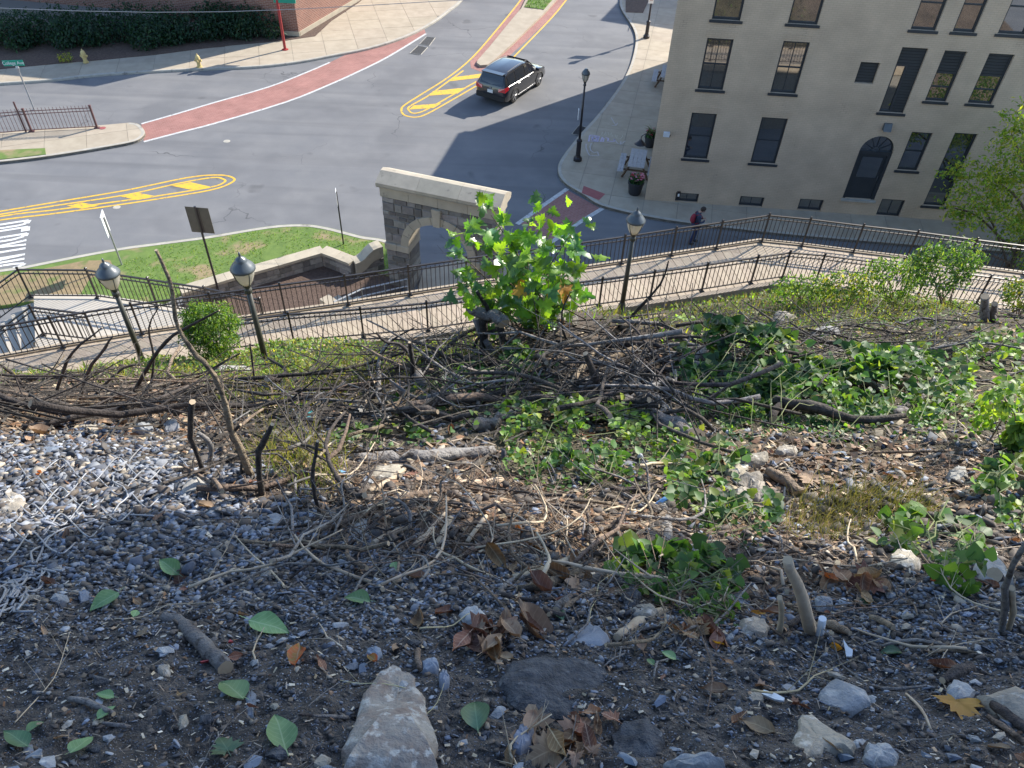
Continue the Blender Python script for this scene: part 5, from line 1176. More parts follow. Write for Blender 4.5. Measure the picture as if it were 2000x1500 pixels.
# local frame: faces -y (rotated so that the person faces right in the picture)
BV = [(0, 0, .95), (0, 0, 1.15), (0, -.02, 1.36), (0, -.05, 1.46), (0, -.09, 1.52),            # pelvis, waist, chest, neck
      (.19, 0, 1.40), (.23, -.03, 1.14), (.15, -.22, 1.12), (.07, -.30, 1.18),                 # right arm holding something
      (-.19, 0, 1.40), (-.23, -.03, 1.14), (-.15, -.22, 1.12), (-.07, -.30, 1.16),
      (.10, 0, .88), (.11, -.10, .50), (.11, -.06, .10), (.11, -.18, .05), (-.10, 0, .88), (-.11, .06, .50), (-.11, .16, .11), (-.11, .06, .05)]
BE = [(0, 1), (1, 2), (2, 3), (3, 4), (2, 5), (5, 6), (6, 7), (7, 8), (2, 9), (9, 10), (10, 11), (11, 12), (0, 13), (13, 14), (14, 15), (15, 16), (0, 17), (17, 18), (18, 19), (19, 20)]
BR = [(.16, .12), (.15, .11), (.19, .13), (.07, .07), (.055, .055), .085, .06, .045, .035, .085, .06, .045, .035, .095, .07, .05, .045, .095, .07, .05, .045]
body = skin_obj('body', BV, BE, BR, M['shirt_navy'], person)
skin_obj('trousers', [BV[0], BV[13], BV[14], BV[15], BV[17], BV[18], BV[19]], [(0, 1), (1, 2), (2, 3), (0, 4), (4, 5), (5, 6)], [(.168, .13), .105, .08, .066, .105, .08, .066], M['jeans'], person)
for i in (16, 20):
    q = BV[i]; f = skin_obj('shoe', [(q[0], q[1] + .14, .07), (q[0], q[1] - .02, .06), (q[0], q[1] - .1, .045)], [(0, 1), (1, 2)], [.055, .05, .04], M['plastic_black'], person)
hd = MB()
def sphere(mb, c, r, n=12, m_=8, sc=(1, 1, 1)):
    V = []; F = []
    for i in range(m_ + 1):
        t = math.pi * i / m_
        for k in range(n): a = 2 * math.pi * k / n; V.append((c[0] + r * sc[0] * math.sin(t) * math.cos(a), c[1] + r * sc[1] * math.sin(t) * math.sin(a), c[2] + r * sc[2] * math.cos(t)))
    for i in range(m_):
        for k in range(n): k2 = (k + 1) % n; F.append((i * n + k, (i + 1) * n + k, (i + 1) * n + k2, i * n + k2))
    mb.add(V, F)
sphere(hd, (0, 0, 0), .105, sc=(.85, 1, 1.12)); hd.tube([(0, -.09, -.01), (0, -.135, -.025)], [.014, .02], 6); hd.box((0, -.095, -.06), (.05, .02, .012)); sphere(hd, (.09, .0, 0), .025, 6, 4, (.4, 1, 1.4)); sphere(hd, (-.09, .0, 0), .025, 6, 4, (.4, 1, 1.4)); hd.tube([(0, .02, -.08), (0, .06, -.2)], .05, 8)
ho = hd.build('head', M['skin'], person, smooth=True); ho.location = (0, -.16, 1.62); ho.rotation_euler = (math.radians(38), 0, 0)
hr_ = MB(); sphere(hr_, (0, .02, .025), .118, sc=(.88, 1, 1.05)); hr_.v = [(x, y, z) if not (y < -.05 and z < .06) else (x, y + .06, z + .02) for x, y, z in hr_.v]; hr_.build('hair', M['hair'], ho, smooth=True)
for i in (8, 12):
    q = BV[i]; sg = 1 if i == 8 else -1; hnd = MB(); sphere(hnd, q, .042, 8, 6, (.8, 1.2, .6))
    for k in range(4): hnd.tube([(q[0] - sg * .01 + .016 * (k - 1.5) * .8, q[1] - .03, q[2]), (q[0] - .016 * (k - 1.5) * .2 * sg, q[1] - .075, q[2] + .01), (q[0] - sg * .02, q[1] - .085, q[2] + .04)], .009, 5)
    hnd.tube([(q[0] - sg * .02, q[1] - .01, q[2] + .01), (q[0] - sg * .045, q[1] - .04, q[2] + .04)], .01, 5); hnd.build('hand', M['skin'], person, smooth=True)
bpk = MB(); bpk.add([(-.16, .10, 1.0), (.16, .10, 1.0), (.16, .30, 1.02), (-.16, .30, 1.02), (-.17, .10, 1.25), (.17, .10, 1.25), (.17, .34, 1.2), (-.17, .34, 1.2), (-.12, .10, 1.48), (.12, .10, 1.48), (.11, .24, 1.45), (-.11, .24, 1.45)],
                    [(3, 2, 1, 0), (0, 1, 5, 4), (1, 2, 6, 5), (2, 3, 7, 6), (3, 0, 4, 7), (4, 5, 9, 8), (5, 6, 10, 9), (6, 7, 11, 10), (7, 4, 8, 11), (8, 9, 10, 11)])
bo = bpk.build('backpack', M['backpack'], None); bo.location = person.location; bo.rotation_euler = person.rotation_euler; tag(bo, 'red backpack worn by the walking person', 'backpack')
md = bo.modifiers.new('sub', 'SUBSURF'); md.levels = md.render_levels = 2
for s in (-1, 1): mb = MB(); mb.tube([(s * .12, .12, 1.44), (s * .13, -.05, 1.48), (s * .14, -.14, 1.36), (s * .15, -.02, 1.1), (s * .14, .12, 1.05)], .018, 5); mb.build('strap', M['backpack'], bo)

# =================================================================== OVERHEAD CABLE
a = aty(-60, 13, 30); b = aty(760, 8, 32); mb = MB(); pts = [a + (b - a) * f + np.array([0, 0, -.25 * math.sin(math.pi * f)]) for f in np.linspace(-.6, 1.6, 14)]; mb.tube(pts, .012, 5); tag(mb.build('overhead_cable', M['cable']), 'thin overhead cable crossing the top left of the view', 'cable')

# =================================================================== THE HILLSIDE
YFX = np.array([-30, -13, -6.4, -2.5, 2.66, 6.0, 8.76, 9.87, 14, 30.]); YFY = np.array([9.5, 14.7, 16.75, 17.35, 19.0, 20.0, 20.95, 21.0, 20.4, 18.0])
def gs2(x, y, cx, cy, sx, sy): return np.exp(-((x - cx) / sx) ** 2 - ((y - cy) / sy) ** 2)
_hole = None
def hgt(x, y):
    x = np.asarray(x, float); y = np.asarray(y, float)
    yf = np.interp(x, YFX, YFY) - .3; r = np.clip(y / yf, -.3, 1.0)
    z = 16.82 - 13.47 * r
    fade = np.clip((1 - r) * 4, 0, 1)
    z = z + fade * (np.clip(.02 + .035 * y, .02, .34) * fbm(x * .55 + 3, y * .55, 3, 1) + np.clip(.03 + .012 * y, 0, .12) * fbm(x * 2.1, y * 2.1, 3, 9) + .030 * fbm(x * 8, y * 8, 3, 21))
    z = z + 1.0 * gs2(x, y, .9, 7.0, 2.6, 2.4) + .12 * gs2(x, y, -1.7, 2.6, .8, .6) + .10 * gs2(x, y, -.15, 1.95, .5, .25) + .05 * gs2(x, y, 1.0, 1.75, .5, .25) - .10 * gs2(x, y, 1.5, 2.2, .6, .25)
    z = z + .42 * gs2(x, y, -5.6, 15.6, 2.6, .8) + .25 * gs2(x, y, 6.5, 16.5, 2.5, 2.0) + .3 * gs2(x, y, -9.5, 13.6, 3.5, 1.0)
    z = z + np.where((y < 6) & (y > .3), .016 * vnoise(x * 28, y * 28, 4) + .009 * vnoise(x * 65, y * 65, 5), 0)
    if _hole is not None: z = z - .10 * gs2(x, y, _hole[0], _hole[1], .055, .05) + .03 * gs2(x, y, _hole[0] + .02, _hole[1] + .12, .12, .05)
    b = np.clip(y - yf, 0, 99); z = z - np.clip(b * 1.6, 0, 5.5)
    z = np.where(y < 0, 16.82 + .12 * np.clip(-y, 0, 3) + .05 * fbm(x, y, 3, 1), z)
    return z
_T = np.concatenate([np.linspace(.8, 4, 500), np.linspace(4, 34, 900)[1:]])
def hits(U, V):
    """where the sight lines through pixels meet the hillside"""
    U = np.atleast_1d(np.asarray(U, float)); V = np.atleast_1d(np.asarray(V, float)); D = np.stack([U - 1000, V - 750, np.full(len(U), FPX)], 1) @ CR.T
    D /= np.linalg.norm(D, axis=1)[:, None]; P = CC + D[:, None, :] * _T[None, :, None]
    g = P[..., 2] - hgt(P[..., 0], P[..., 1]); k = np.argmax(g < 0, axis=1); k = np.where((g < 0).any(axis=1), k, len(_T) - 1)
    i = np.arange(len(U)); g0 = g[i, np.maximum(k - 1, 0)]; g1 = g[i, k]; f = g0 / (g0 - g1 + 1e-9); t = _T[np.maximum(k - 1, 0)] * (1 - f) + _T[k] * f
    return CC + D * t[:, None]
def hit(u, v): return hits([u], [v])[0]
_hole = hit(338, 1128)[:2]
def normal_at(x, y, e=.03):
    n = np.stack([-(hgt(x + e, y) - hgt(x - e, y)) / (2 * e), -(hgt(x, y + e) - hgt(x, y - e)) / (2 * e), np.ones_like(np.asarray(x, float))], -1); return n / np.linalg.norm(n, axis=-1)[..., None]
def ppm(p): return FPX / float(((np.asarray(p) - CC) @ CR)[2])     # photo pixels per metre at p

rows = np.concatenate([np.linspace(-5, .3, 26)[:-1], .3 * (23.5 / .3) ** np.linspace(0, 1, 470)]); cols = np.linspace(-1.38, 1.38, 430)
GY = np.repeat(rows[:, None], len(cols), 1); GX = cols[None, :] * (np.maximum(GY, 0) * .95 + 1.9); GZ = hgt(GX, GY)
GP = np.stack([GX, GY, GZ], -1); GU, GV, GD = proj(GP)
def px_blob(U, V, cx, cy, rx, ry, soft=.35, seed=0):
    d = np.hypot((U - cx) / rx, (V - cy) / ry) + .25 * fbm(U / 40, V / 40, 3, seed); return np.clip((1 - d) / soft + .5, 0, 1)
def mask_any(U, V, blobs): 
    m = np.zeros_like(U)
    for i, b in enumerate(blobs): m = np.maximum(m, px_blob(U, V, *b, seed=40 + i))
    return m
GRAVEL = [(170, 970, 330, 130), (380, 1220, 520, 220), (700, 1350, 900, 170), (1350, 1420, 700, 130), (1700, 1330, 450, 160), (1850, 1230, 260, 90), (900, 1180, 330, 100), (300, 1420, 600, 170), (1500, 1300, 420, 110)]
GREENB = [(350, 690, 520, 50), (640, 700, 320, 60), (820, 670, 130, 30), (1380, 600, 220, 50), (1560, 590, 170, 50), (1720, 600, 150, 45), (1650, 790, 340, 110), (1130, 880, 190, 80), (1880, 760, 200, 140), (600, 760, 120, 40), (950, 790, 240, 70), (1350, 940, 120, 60), (1560, 660, 170, 40)]
BROWN = [(1560, 960, 300, 110), (1120, 1080, 260, 90), (850, 1000, 250, 80), (1850, 960, 160, 60), (1450, 1180, 220, 70), (250, 830, 260, 50)]
gm = mask_any(GU, GV, GRAVEL); gg = mask_any(GU, GV, GREENB); gb = mask_any(GU, GV, BROWN)
c_soil = np.array([.092, .072, .056]); c_grav = np.array([.080, .074, .070]); c_green = np.array([.060, .055, .030]); c_brown = np.array([.19, .135, .092])
n1 = (.55 + .9 * (fbm(GX * 3, GY * 3, 4, 77) * .5 + .5))[..., None]
colr = c_soil + (c_grav - c_soil) * gm[..., None] + (c_brown - c_soil) * gb[..., None]; colr = colr + (c_green - colr) * (gg * .75)[..., None]; colr = colr * n1 * 1.4
nr, nc = GX.shape; idx = np.arange(nr * nc).reshape(nr, nc)
GF = np.stack([idx[:-1, :-1], idx[:-1, 1:], idx[1:, 1:], idx[1:, :-1]], -1).reshape(-1, 4)
tag(link('hillside', np_mesh('hillside', GP.reshape(-1, 3), GF, M['soil'], colr.reshape(-1, 3), True)), 'steep bare hillside of dark soil and rubble in the foreground', None, None, 'structure')
# sampling points on the hillside evenly in the picture, weighted by a mask of picture regions
_a = np.abs((GU[1:, :-1] - GU[:-1, :-1]) * (GV[:-1, 1:] - GV[:-1, :-1]) - (GU[:-1, 1:] - GU[:-1, :-1]) * (GV[1:, :-1] - GV[:-1, :-1]))
_in = (GU[:-1, :-1] > -160) & (GU[:-1, :-1] < 2160) & (GV[:-1, :-1] < 1640) & (GV[:-1, :-1] > 380) & (GD[:-1, :-1] > .4) & (GY[:-1, :-1] > .3)
# cells wholly behind the walkway edge are of no use
_in &= GY[:-1, :-1] < (np.interp(GX[:-1, :-1], YFX, YFY) - .3)
_out = (~_in) & (GY[:-1, :-1] > -2.5) & (GY[:-1, :-1] < (np.interp(GX[:-1, :-1], YFX, YFY) - .3)); _wout = np.where(_out, np.hypot(GP[1:, :-1, 0] - GP[:-1, :-1, 0], GP[1:, :-1, 1] - GP[:-1, :-1, 1]) * np.abs(GP[:-1, 1:, 0] - GP[:-1, :-1, 0]) / (1 + .6 * np.clip(GY[:-1, :-1], 0, 30)) ** 2.3, 0)
OUTER = False                                          # True: strew the slope beside and behind the view
def sample(n, mask=None, seed=0, farpow=0.0):
    r = np.random.default_rng(seed); w = _wout if OUTER else np.where(_in, np.clip(_a, .2, 900), 0.0)
    if farpow and not OUTER: w = w * np.clip(GD[:-1, :-1], .1, 99) ** farpow
    if mask is not None and not OUTER: w = w * mask[:-1, :-1]
    w = w.ravel(); k = r.choice(w.size, n, p=w / w.sum()); j, i = np.unravel_index(k, _a.shape); f = r.random(n)[:, None]; g = r.random(n)[:, None]
    P = (GP[j, i] * (1 - f) + GP[j, i + 1] * f) * (1 - g) + (GP[j + 1, i] * (1 - f) + GP[j + 1, i + 1] * f) * g
    return P, GD[j, i], normal_at(P[:, 0], P[:, 1])

# ---- loose gravel and crumbs of soil: nobody could count them
def rock_templates(n, seed, sub=0):
    r = np.random.default_rng(seed); out = []
    t = (1 + 5 ** .5) / 2; V0 = np.array([(-1, t, 0), (1, t, 0), (-1, -t, 0), (1, -t, 0), (0, -1, t), (0, 1, t), (0, -1, -t), (0, 1, -t), (t, 0, -1), (t, 0, 1), (-t, 0, -1), (-t, 0, 1)], float); V0 /= np.linalg.norm(V0[0])
    F0 = np.array([(0, 11, 5), (0, 5, 1), (0, 1, 7), (0, 7, 10), (0, 10, 11), (1, 5, 9), (5, 11, 4), (11, 10, 2), (10, 7, 6), (7, 1, 8), (3, 9, 4), (3, 4, 2), (3, 2, 6), (3, 6, 8), (3, 8, 9), (4, 9, 5), (2, 4, 11), (6, 2, 10), (8, 6, 7), (9, 8, 1)])
    for k in range(n):
        V = V0.copy(); F = F0.copy()
        for p in range(9):                             # chop with planes for flat, angular faces
            d = r.normal(0, 1, 3); d /= np.linalg.norm(d); c = r.uniform(.28, .62); s = V @ d; V = V - np.maximum(s - c, 0)[:, None] * d
        V *= np.array([1, r.uniform(.45, .95), r.uniform(.22, .65)]) * 1.3; out.append((V * (1 + r.normal(0, .05, (12, 1))), F))
    return out
RT = rock_templates(8, 5)
GCOL = np.array([(.085, .09, .105), (.11, .12, .14), (.15, .165, .195), (.055, .06, .068), (.20, .21, .225), (.09, .08, .072), (.22, .19, .15), (.06, .053, .048), (.13, .15, .19), (.045, .045, .05)]) * 1.25
def gravel(name, n, mask, smin, smax, seed, label, cols=GCOL, tilt=.35, farpow=0.0, pw=2.3, zs=1.0):
    r = np.random.default_rng(seed); P, D, Nn = sample(n, mask, seed, farpow); Vs = []; Fs = []; Cs = []; b = 0
    s = smin + (smax - smin) * r.random(n) ** pw; s = s * np.clip(D / 2.4, .8, 1.35); R = rot_axes(n, tilt, r, Nn); c = cols[r.integers(0, len(cols), n)] * r.uniform(.55, 1.45, (n, 1))
    which = r.integers(0, len(RT), n)
    for k, (T, F) in enumerate(RT):
        m = which == k; nn = m.sum(); V = np.einsum('nij,nkj->nki', R[m], T[None] * s[m][:, None, None] * np.array([1, 1, zs])) + (P[m] + Nn[m] * s[m][:, None] * .12)[:, None, :]
        Vs.append(V.reshape(-1, 3)); Fs.append((F[None] + (np.arange(nn) * 12)[:, None, None]).reshape(-1, 3) + b); b += nn * 12; Cs.append(np.repeat(c[m], 12, axis=0))
    return tag(link(name, np_mesh(name, np.concatenate(Vs), np.concatenate(Fs), M['gravel'], np.concatenate(Cs))), label, None, None, 'stuff')
gravel('gravel', 36000, np.clip(gm * 1.0 + .10, 0, 1) * (GV > 830), .003, .024, 31, 'grey slate gravel scattered over the foreground soil')
gravel('soil_crumbs', 20000, np.clip(1.0 - .5 * gm, .1, 1) * (GV > 800), .002, .011, 32, 'dark soil crumbs and grit on the slope', np.array([(.10, .08, .065), (.13, .105, .085), (.06, .05, .043), (.17, .135, .10)]))
gravel('soil_clods', 1500, np.clip(1.1 - .5 * gm, .2, 1) * (GV > 950), .012, .042, 36, 'lumps of dark soil on the foreground slope', np.array([(.09, .073, .06), (.12, .097, .077), (.065, .053, .045)]), pw=2.0)
gravel('rubble', 1500, np.clip(gm, .12, 1) * (GV > 800), .014, .046, 33, 'coarser broken slate and stone rubble over the slope', farpow=.1, zs=.5, pw=2.6)

# ---- scraps: bark chips, dry stalk bits, leaf crumbs
def scraps(name, n, mask, L0, L1, wid, cols, seed, label, farpow=.3, tilt=.25, m='gravel'):
    r = np.random.default_rng(seed); P, D, Nn = sample(n, mask, seed, farpow); T = np.array([(-.5, -.5, 0), (.5, -.35, .05), (.5, .4, 0), (-.5, .5, .06), (0, 0, .22)]); F = np.array([(0, 1, 4), (1, 2, 4), (2, 3, 4), (3, 0, 4)])
    L_ = r.uniform(L0, L1, n) * np.clip(D / 2.2, .8, 2.4); S = np.stack([L_, L_ * wid * r.uniform(.5, 1.6, n), L_ * wid], 1); R = rot_axes(n, tilt, r, Nn)
    c = cols[r.integers(0, len(cols), n)] * r.uniform(.7, 1.25, (n, 1)); return tag(link(name, scatter_mesh(name, T, F, P + Nn * .006, R, S, M[m], c)), label, None, None, 'stuff')
woodc = np.array([(.13, .10, .075), (.20, .16, .12), (.28, .22, .16), (.075, .06, .05), (.35, .29, .22), (.10, .085, .08)])
litc = np.array([(.22, .12, .06), (.30, .19, .11), (.15, .08, .045), (.38, .27, .17), (.42, .34, .22), (.12, .085, .06)])
scraps('twig_litter', 9500, np.clip(1 - .72 * gm, .12, 1) * (GV > 640), .02, .085, .10, woodc, 41, 'small broken twigs and bark bits strewn over the slope')
scraps('leaf_litter', 6500, np.clip(.30 + 1.0 * gb - .25 * gm, .08, 1) * (GV > 640), .012, .034, .6, litc, 42, 'crumbled dry leaf litter over the slope', tilt=.5)
scraps('seed_husks', 420, (GV > 1050) * 1.0, .012, .022, .4, np.array([(.55, .48, .36), (.48, .40, .27), (.60, .54, .44)]), 43, 'pale seed husks on the foreground gravel', farpow=0)

OUTER = True
gravel('gravel', 15000, None, .004, .028, 34, 'grey slate gravel on the slope beside the view'); gravel('soil_crumbs', 6000, None, .003, .013, 35, 'soil crumbs on the slope beside the view', np.array([(.07, .056, .045), (.095, .076, .06), (.13, .10, .076)]))
scraps('twig_litter', 3500, None, .03, .10, .10, woodc, 44, 'broken twigs on the slope beside the view'); scraps('leaf_litter', 2500, None, .015, .05, .6, litc, 45, 'dry leaf litter on the slope beside the view', tilt=.5)
OUTER = False
# ---- stones that stand out
def rock_outline(pts, th, m, label, name='rock', lift=-.02, seed=0, cat='rock', group=None, lean=0.0):
    """a stone with the given outline on the ground: rounded shoulders, uneven top, real thickness"""
    c = hit(sum(p[0] for p in pts) / len(pts), sum(p[1] for p in pts) / len(pts)); n = normal_at(c[0], c[1], .25); n = n + .15 * (CC - c) / np.linalg.norm(CC - c); n /= np.linalg.norm(n); r = random.Random(seed)
    Q = np.array([onplane(p[0], p[1], c + n * th * .2, n) for p in pts]); c = Q.mean(0) - n * th * .38   # outline on the slope, foot sunk in it
    u_ = Q[0] - c; u_ -= n * (u_ @ n); u_ /= np.linalg.norm(u_); w_ = np.cross(n, u_); poly = [((q - c) @ u_, (q - c) @ w_) for q in Q]
    P = []
    for i in range(len(poly)):
        a = np.array(poly[i]); b = np.array(poly[(i + 1) % len(poly)]); P.append(a)
        for f in (.33, .66): P.append(a + (b - a) * f + np.array([r.uniform(-1, 1), r.uniform(-1, 1)]) * np.linalg.norm(b - a) * .09)
    k = len(P); V = []; sz = math.sqrt(abs(area(poly)))
    th *= .62; lx_, ly_ = r.uniform(-.12, .12), r.uniform(-.12, .12)
    for (sc, h, jt) in ((.94, -.05, 0), (1.0, th * .08, .06), (.975, th * .46, .08), (.88, th * .80, .09), (.70, th * .96, .09), (.36, th * 1.04, .07)):
        for q in P: e = 1 + r.uniform(-jt, jt) * .45; V.append((q[0] * sc * e, q[1] * sc * e, h + (r.uniform(-jt, jt) * th * 1.3 + (lx_ * q[0] + ly_ * q[1]) * min(1, h / th) if h > 0 else 0)))
    V.append((0, 0, th * 1.06)); F = []
    for l in range(5):
        for i in range(k): j = (i + 1) % k; F.append((l * k + i, l * k + j, (l + 1) * k + j, (l + 1) * k + i))
    for i in range(k): F.append((5 * k + i, 5 * k + (i + 1) % k, len(V) - 1))
    ar = area(poly)
    if ar < 0: F = [f[::-1] for f in F]
    mb = MB(); mb.add(V, F); o = mb.build(name, M[m]); o.matrix_world = Matrix(((u_[0], w_[0], n[0], c[0]), (u_[1], w_[1], n[1], c[1]), (u_[2], w_[2], n[2], c[2]), (0, 0, 0, 1)))
    me = o.data; me.polygons.foreach_set('use_smooth', [True] * len(me.polygons)); es = o.modifiers.new('edge', 'EDGE_SPLIT'); es.split_angle = math.radians(36)
    return tag(o, label, cat, group)
def rk(cx, cy, rx, ry, th, m, label, rot=0, n=7, seed=0, **k):
    r = random.Random(seed * 31 + int(cx)); pts = []
    for i in range(n):
        a = 2 * math.pi * i / n + r.uniform(-.25, .25); s = r.uniform(.8, 1.1); x = rx * s * math.cos(a); y = ry * s * math.sin(a); pts.append((cx + x * math.cos(rot) - y * math.sin(rot), cy + x * math.sin(rot) + y * math.cos(rot)))
    return rock_outline(pts, th, m, label, seed=seed + int(cy), **k)
rock_outline([(662, 1520), (678, 1440), (702, 1372), (738, 1310), (768, 1288), (800, 1302), (826, 1345), (838, 1400), (852, 1440), (858, 1520)], .045, 'rock_slab', 'largest long mottled stone at the bottom centre', seed=1)
rock_outline([(1543, 1497), (1540, 1470), (1557, 1425), (1568, 1385), (1585, 1388), (1640, 1430), (1682, 1456), (1668, 1470), (1610, 1470), (1570, 1495)], .04, 'rock_tan', 'pale triangular stone near the bottom right', seed=2)
rock_outline([(1908, 1357), (1960, 1350), (2030, 1350), (2040, 1440), (1985, 1420), (1945, 1385)], .06, 'rock_tan', 'tan stone at the right frame edge near the bottom', seed=3)
rock_outline([(990, 1300), (1060, 1283), (1150, 1285), (1184, 1300), (1172, 1350), (1120, 1402), (1060, 1398), (1000, 1385), (972, 1345)], .05, 'rock_tar', 'wide flat chunk of dark asphalt below the curled leaves', seed=4)
rock_outline([(1190, 1440), (1215, 1410), (1270, 1408), (1300, 1440), (1290, 1485), (1240, 1500), (1195, 1480)], .06, 'rock_tar', 'black lump of asphalt at the bottom right of centre', seed=5)
rock_outline([(1108, 1240), (1150, 1214), (1172, 1222), (1198, 1256), (1182, 1276), (1120, 1272)], .05, 'rock_slate', 'blue grey angular stone right of the curled leaves', seed=6)
rock_outline([(1598, 1350), (1630, 1326), (1690, 1350), (1700, 1372), (1650, 1385), (1605, 1372)], .03, 'rock_grey', 'flat grey stone half sunk in gravel above the triangular stone', seed=7)
rk(1874, 1352, 36, 26, .045, 'rock_grey', 'smooth rounded grey stone above the yellow maple leaf', seed=8)
rk(1768, 1094, 34, 26, .07, 'rock_tan', 'pale rounded stone on the dirt mound at right', seed=9)
rk(1938, 1112, 46, 30, .07, 'rock_white', 'speckled white concrete lump at the right edge', rot=.5, seed=10)
rock_outline([(345, 985), (362, 945), (385, 935), (420, 962), (400, 985)], .07, 'rock_white', 'pale grey angular stone left of the dead saplings', seed=11)
rock_outline([(490, 1010), (540, 1002), (576, 1020), (560, 1042), (505, 1036)], .04, 'rock_grey', 'flat grey stone on the crest of the gravel mound', seed=12)
rock_outline([(715, 938), (730, 908), (788, 905), (792, 925), (765, 945)], .10, 'rock_tan', 'tan block of stone below the long grey log', seed=13)
rock_outline([(676, 1030), (700, 1000), (735, 1010), (730, 1045), (705, 1058)], .05, 'rock_white', 'bright white stone among twigs left of centre', seed=14)
rk(1226, 826, 24, 24, .22, 'rock_white', 'white stone slab standing beside the thick grey log', seed=15)
rk(745, 815, 24, 15, .16, 'rock_white', 'white lump behind the dark log end', seed=16)
rk(702, 803, 14, 12, .14, 'rock_white', 'small pale lump left of the white lump', seed=17)
rk(925, 1206, 34, 24, .06, 'rock_grey', 'rough dirty stone left of the curled brown leaves', rot=.6, seed=18)
rk(1380, 1090, 42, 22, .07, 'rock_grey', 'grey stone right of the twig tangle', rot=.3, seed=19); rk(1342, 1080, 24, 16, .05, 'rock_slate', 'blue grey stone touching the grey stone by the twig tangle', seed=20)
for i, (x, y, rx, ry, l) in enumerate([(1466, 978, 30, 16, 'tan stone at the top of the sunny stone cluster'), (1440, 960, 26, 14, 'tan stone leaning left in the sunny stone cluster'), (1482, 1000, 20, 22, 'tallest tan stone in the middle of the sunny cluster'), (1452, 1008, 22, 14, 'lower tan stone of the sunny cluster'), (1500, 1020, 20, 12, 'small tan stone at the right of the sunny cluster'), (1474, 915, 32, 12, 'flat sunny tan stone above the stone cluster'), (1535, 900, 26, 9, 'small tan stone near the brown stump bark')]):
    rk(x, y - 40 if i < 5 else y - 20, rx, ry, .09, 'rock_tan', l, rot=random.uniform(-.4, .4), seed=30 + i)
rk(96, 884, 26, 14, .04, 'rock_slate', 'flat slate piece under the wire mesh', seed=40); rk(180, 836, 22, 10, .06, 'rock_tan', 'tan stone at the top edge of the gravel mound', seed=41); rk(24, 985, 30, 36, .06, 'rock_tan', 'tan stone at the left frame edge under the wire', seed=42)
rk(455, 722, 42, 12, .16, 'rock_white', 'bleached pale slab in the grass left of centre', seed=43); rk(335, 832, 20, 14, .10, 'rock_grey', 'grey stone right of the dark branch pile', seed=44); rk(283, 836, 18, 10, .08, 'rock_grey', 'small grey stone beside the dark branch pile', seed=45)
rk(1022, 1442, 24, 36, .05, 'rock_slate', 'upright grey stone right of the long mottled stone', rot=.5, seed=46); rk(1005, 1370, 20, 15, .035, 'rock_white', 'small white faced stone lying on the flat asphalt chunk', seed=47); rk(1355, 1493, 60, 14, .06, 'rock_grey', 'grey stone cut by the bottom frame edge', seed=48)
rk(1440, 1177, 22, 16, .05, 'rock_grey', 'grey broken stone right of the lower vine', seed=49); rk(1608, 1180, 20, 14, .05, 'rock_grey', 'round stone behind the pale upright stick', seed=50); rk(1475, 1225, 38, 22, .06, 'rock_tan', 'dirty tan stone below the lower vine', seed=51); rk(1475, 1362, 22, 13, .03, 'rock_tan', 'oval tan pebble near the blue plastic shard', seed=52)
rk(1260, 1195, 30, 16, .05, 'rock_tan', 'tan flat stone left of the lower vine', seed=53); rk(1232, 1170, 22, 26, .07, 'rock_tar', 'dark stone at the left end of the lower vine', seed=54); rk(730, 1276, 20, 12, .035, 'rock_slate', 'blue grey stone just left of the long mottled stone tip', seed=55)
rk(840, 1300, 18, 14, .04, 'rock_slate', 'dark blue stone right of the long mottled stone tip', seed=56); rk(868, 1325, 12, 18, .04, 'rock_slate', 'small upright blue stone right of the long mottled stone', seed=57); rk(1720, 1480, 44, 26, .06, 'rock_grey', 'grey stone at the bottom right of the triangular stone', seed=58)
rk(490, 1375, 12, 34, .02, 'rock_slate', 'thin slate sliver beside a green leaf', rot=.15, seed=59); rk(520, 1118, 14, 11, .04, 'rock_white', 'small white stone on the gravel mound slope', seed=60); rk(320, 1310, 14, 18, .03, 'rock_tan', 'small pale stone below the cut branch', seed=61)
rk(1870, 930, 24, 14, .1, 'rock_white', 'pale stone on the bare dirt at far right', seed=62); rk(1520, 745, 16, 18, .2, 'rock_white', 'white stone in the dark green vines', seed=63); rk(1828, 762, 16, 26, .25, 'rock_white', 'pale bleached stump piece among the right vines', seed=64); rk(1610, 645, 30, 8, .15, 'rock_white', 'pale stone among logs on the right slope', seed=65); rk(1530, 622, 26, 14, .3, 'rock_tan', 'tan boulder on the green mound near the walkway', seed=66)
rk(600, 622 + 60, 14, 6, .1, 'rock_white', 'small pale stone in the grassy bank', seed=67); rk(1100, 590 + 38, 34, 12, .35, 'rock_tan', 'brown boulder beside the sapling roots', seed=68); rk(1030, 823, 22, 12, .12, 'rock_grey', 'grey slab piece left of the central vine', rot=-.4, seed=69)
rm = random.Random(77)
_P, _D, _N = sample(170, np.clip(gm + .1, 0, 1) * (GV > 860), 88)
MIDS = []
for k in range(6):
    T, F = RT[k]; me = bpy.data.meshes.new('stone'); me.from_pydata([tuple(v) for v in T], [], [tuple(f) for f in F]); MIDS.append(me)
SM = {}
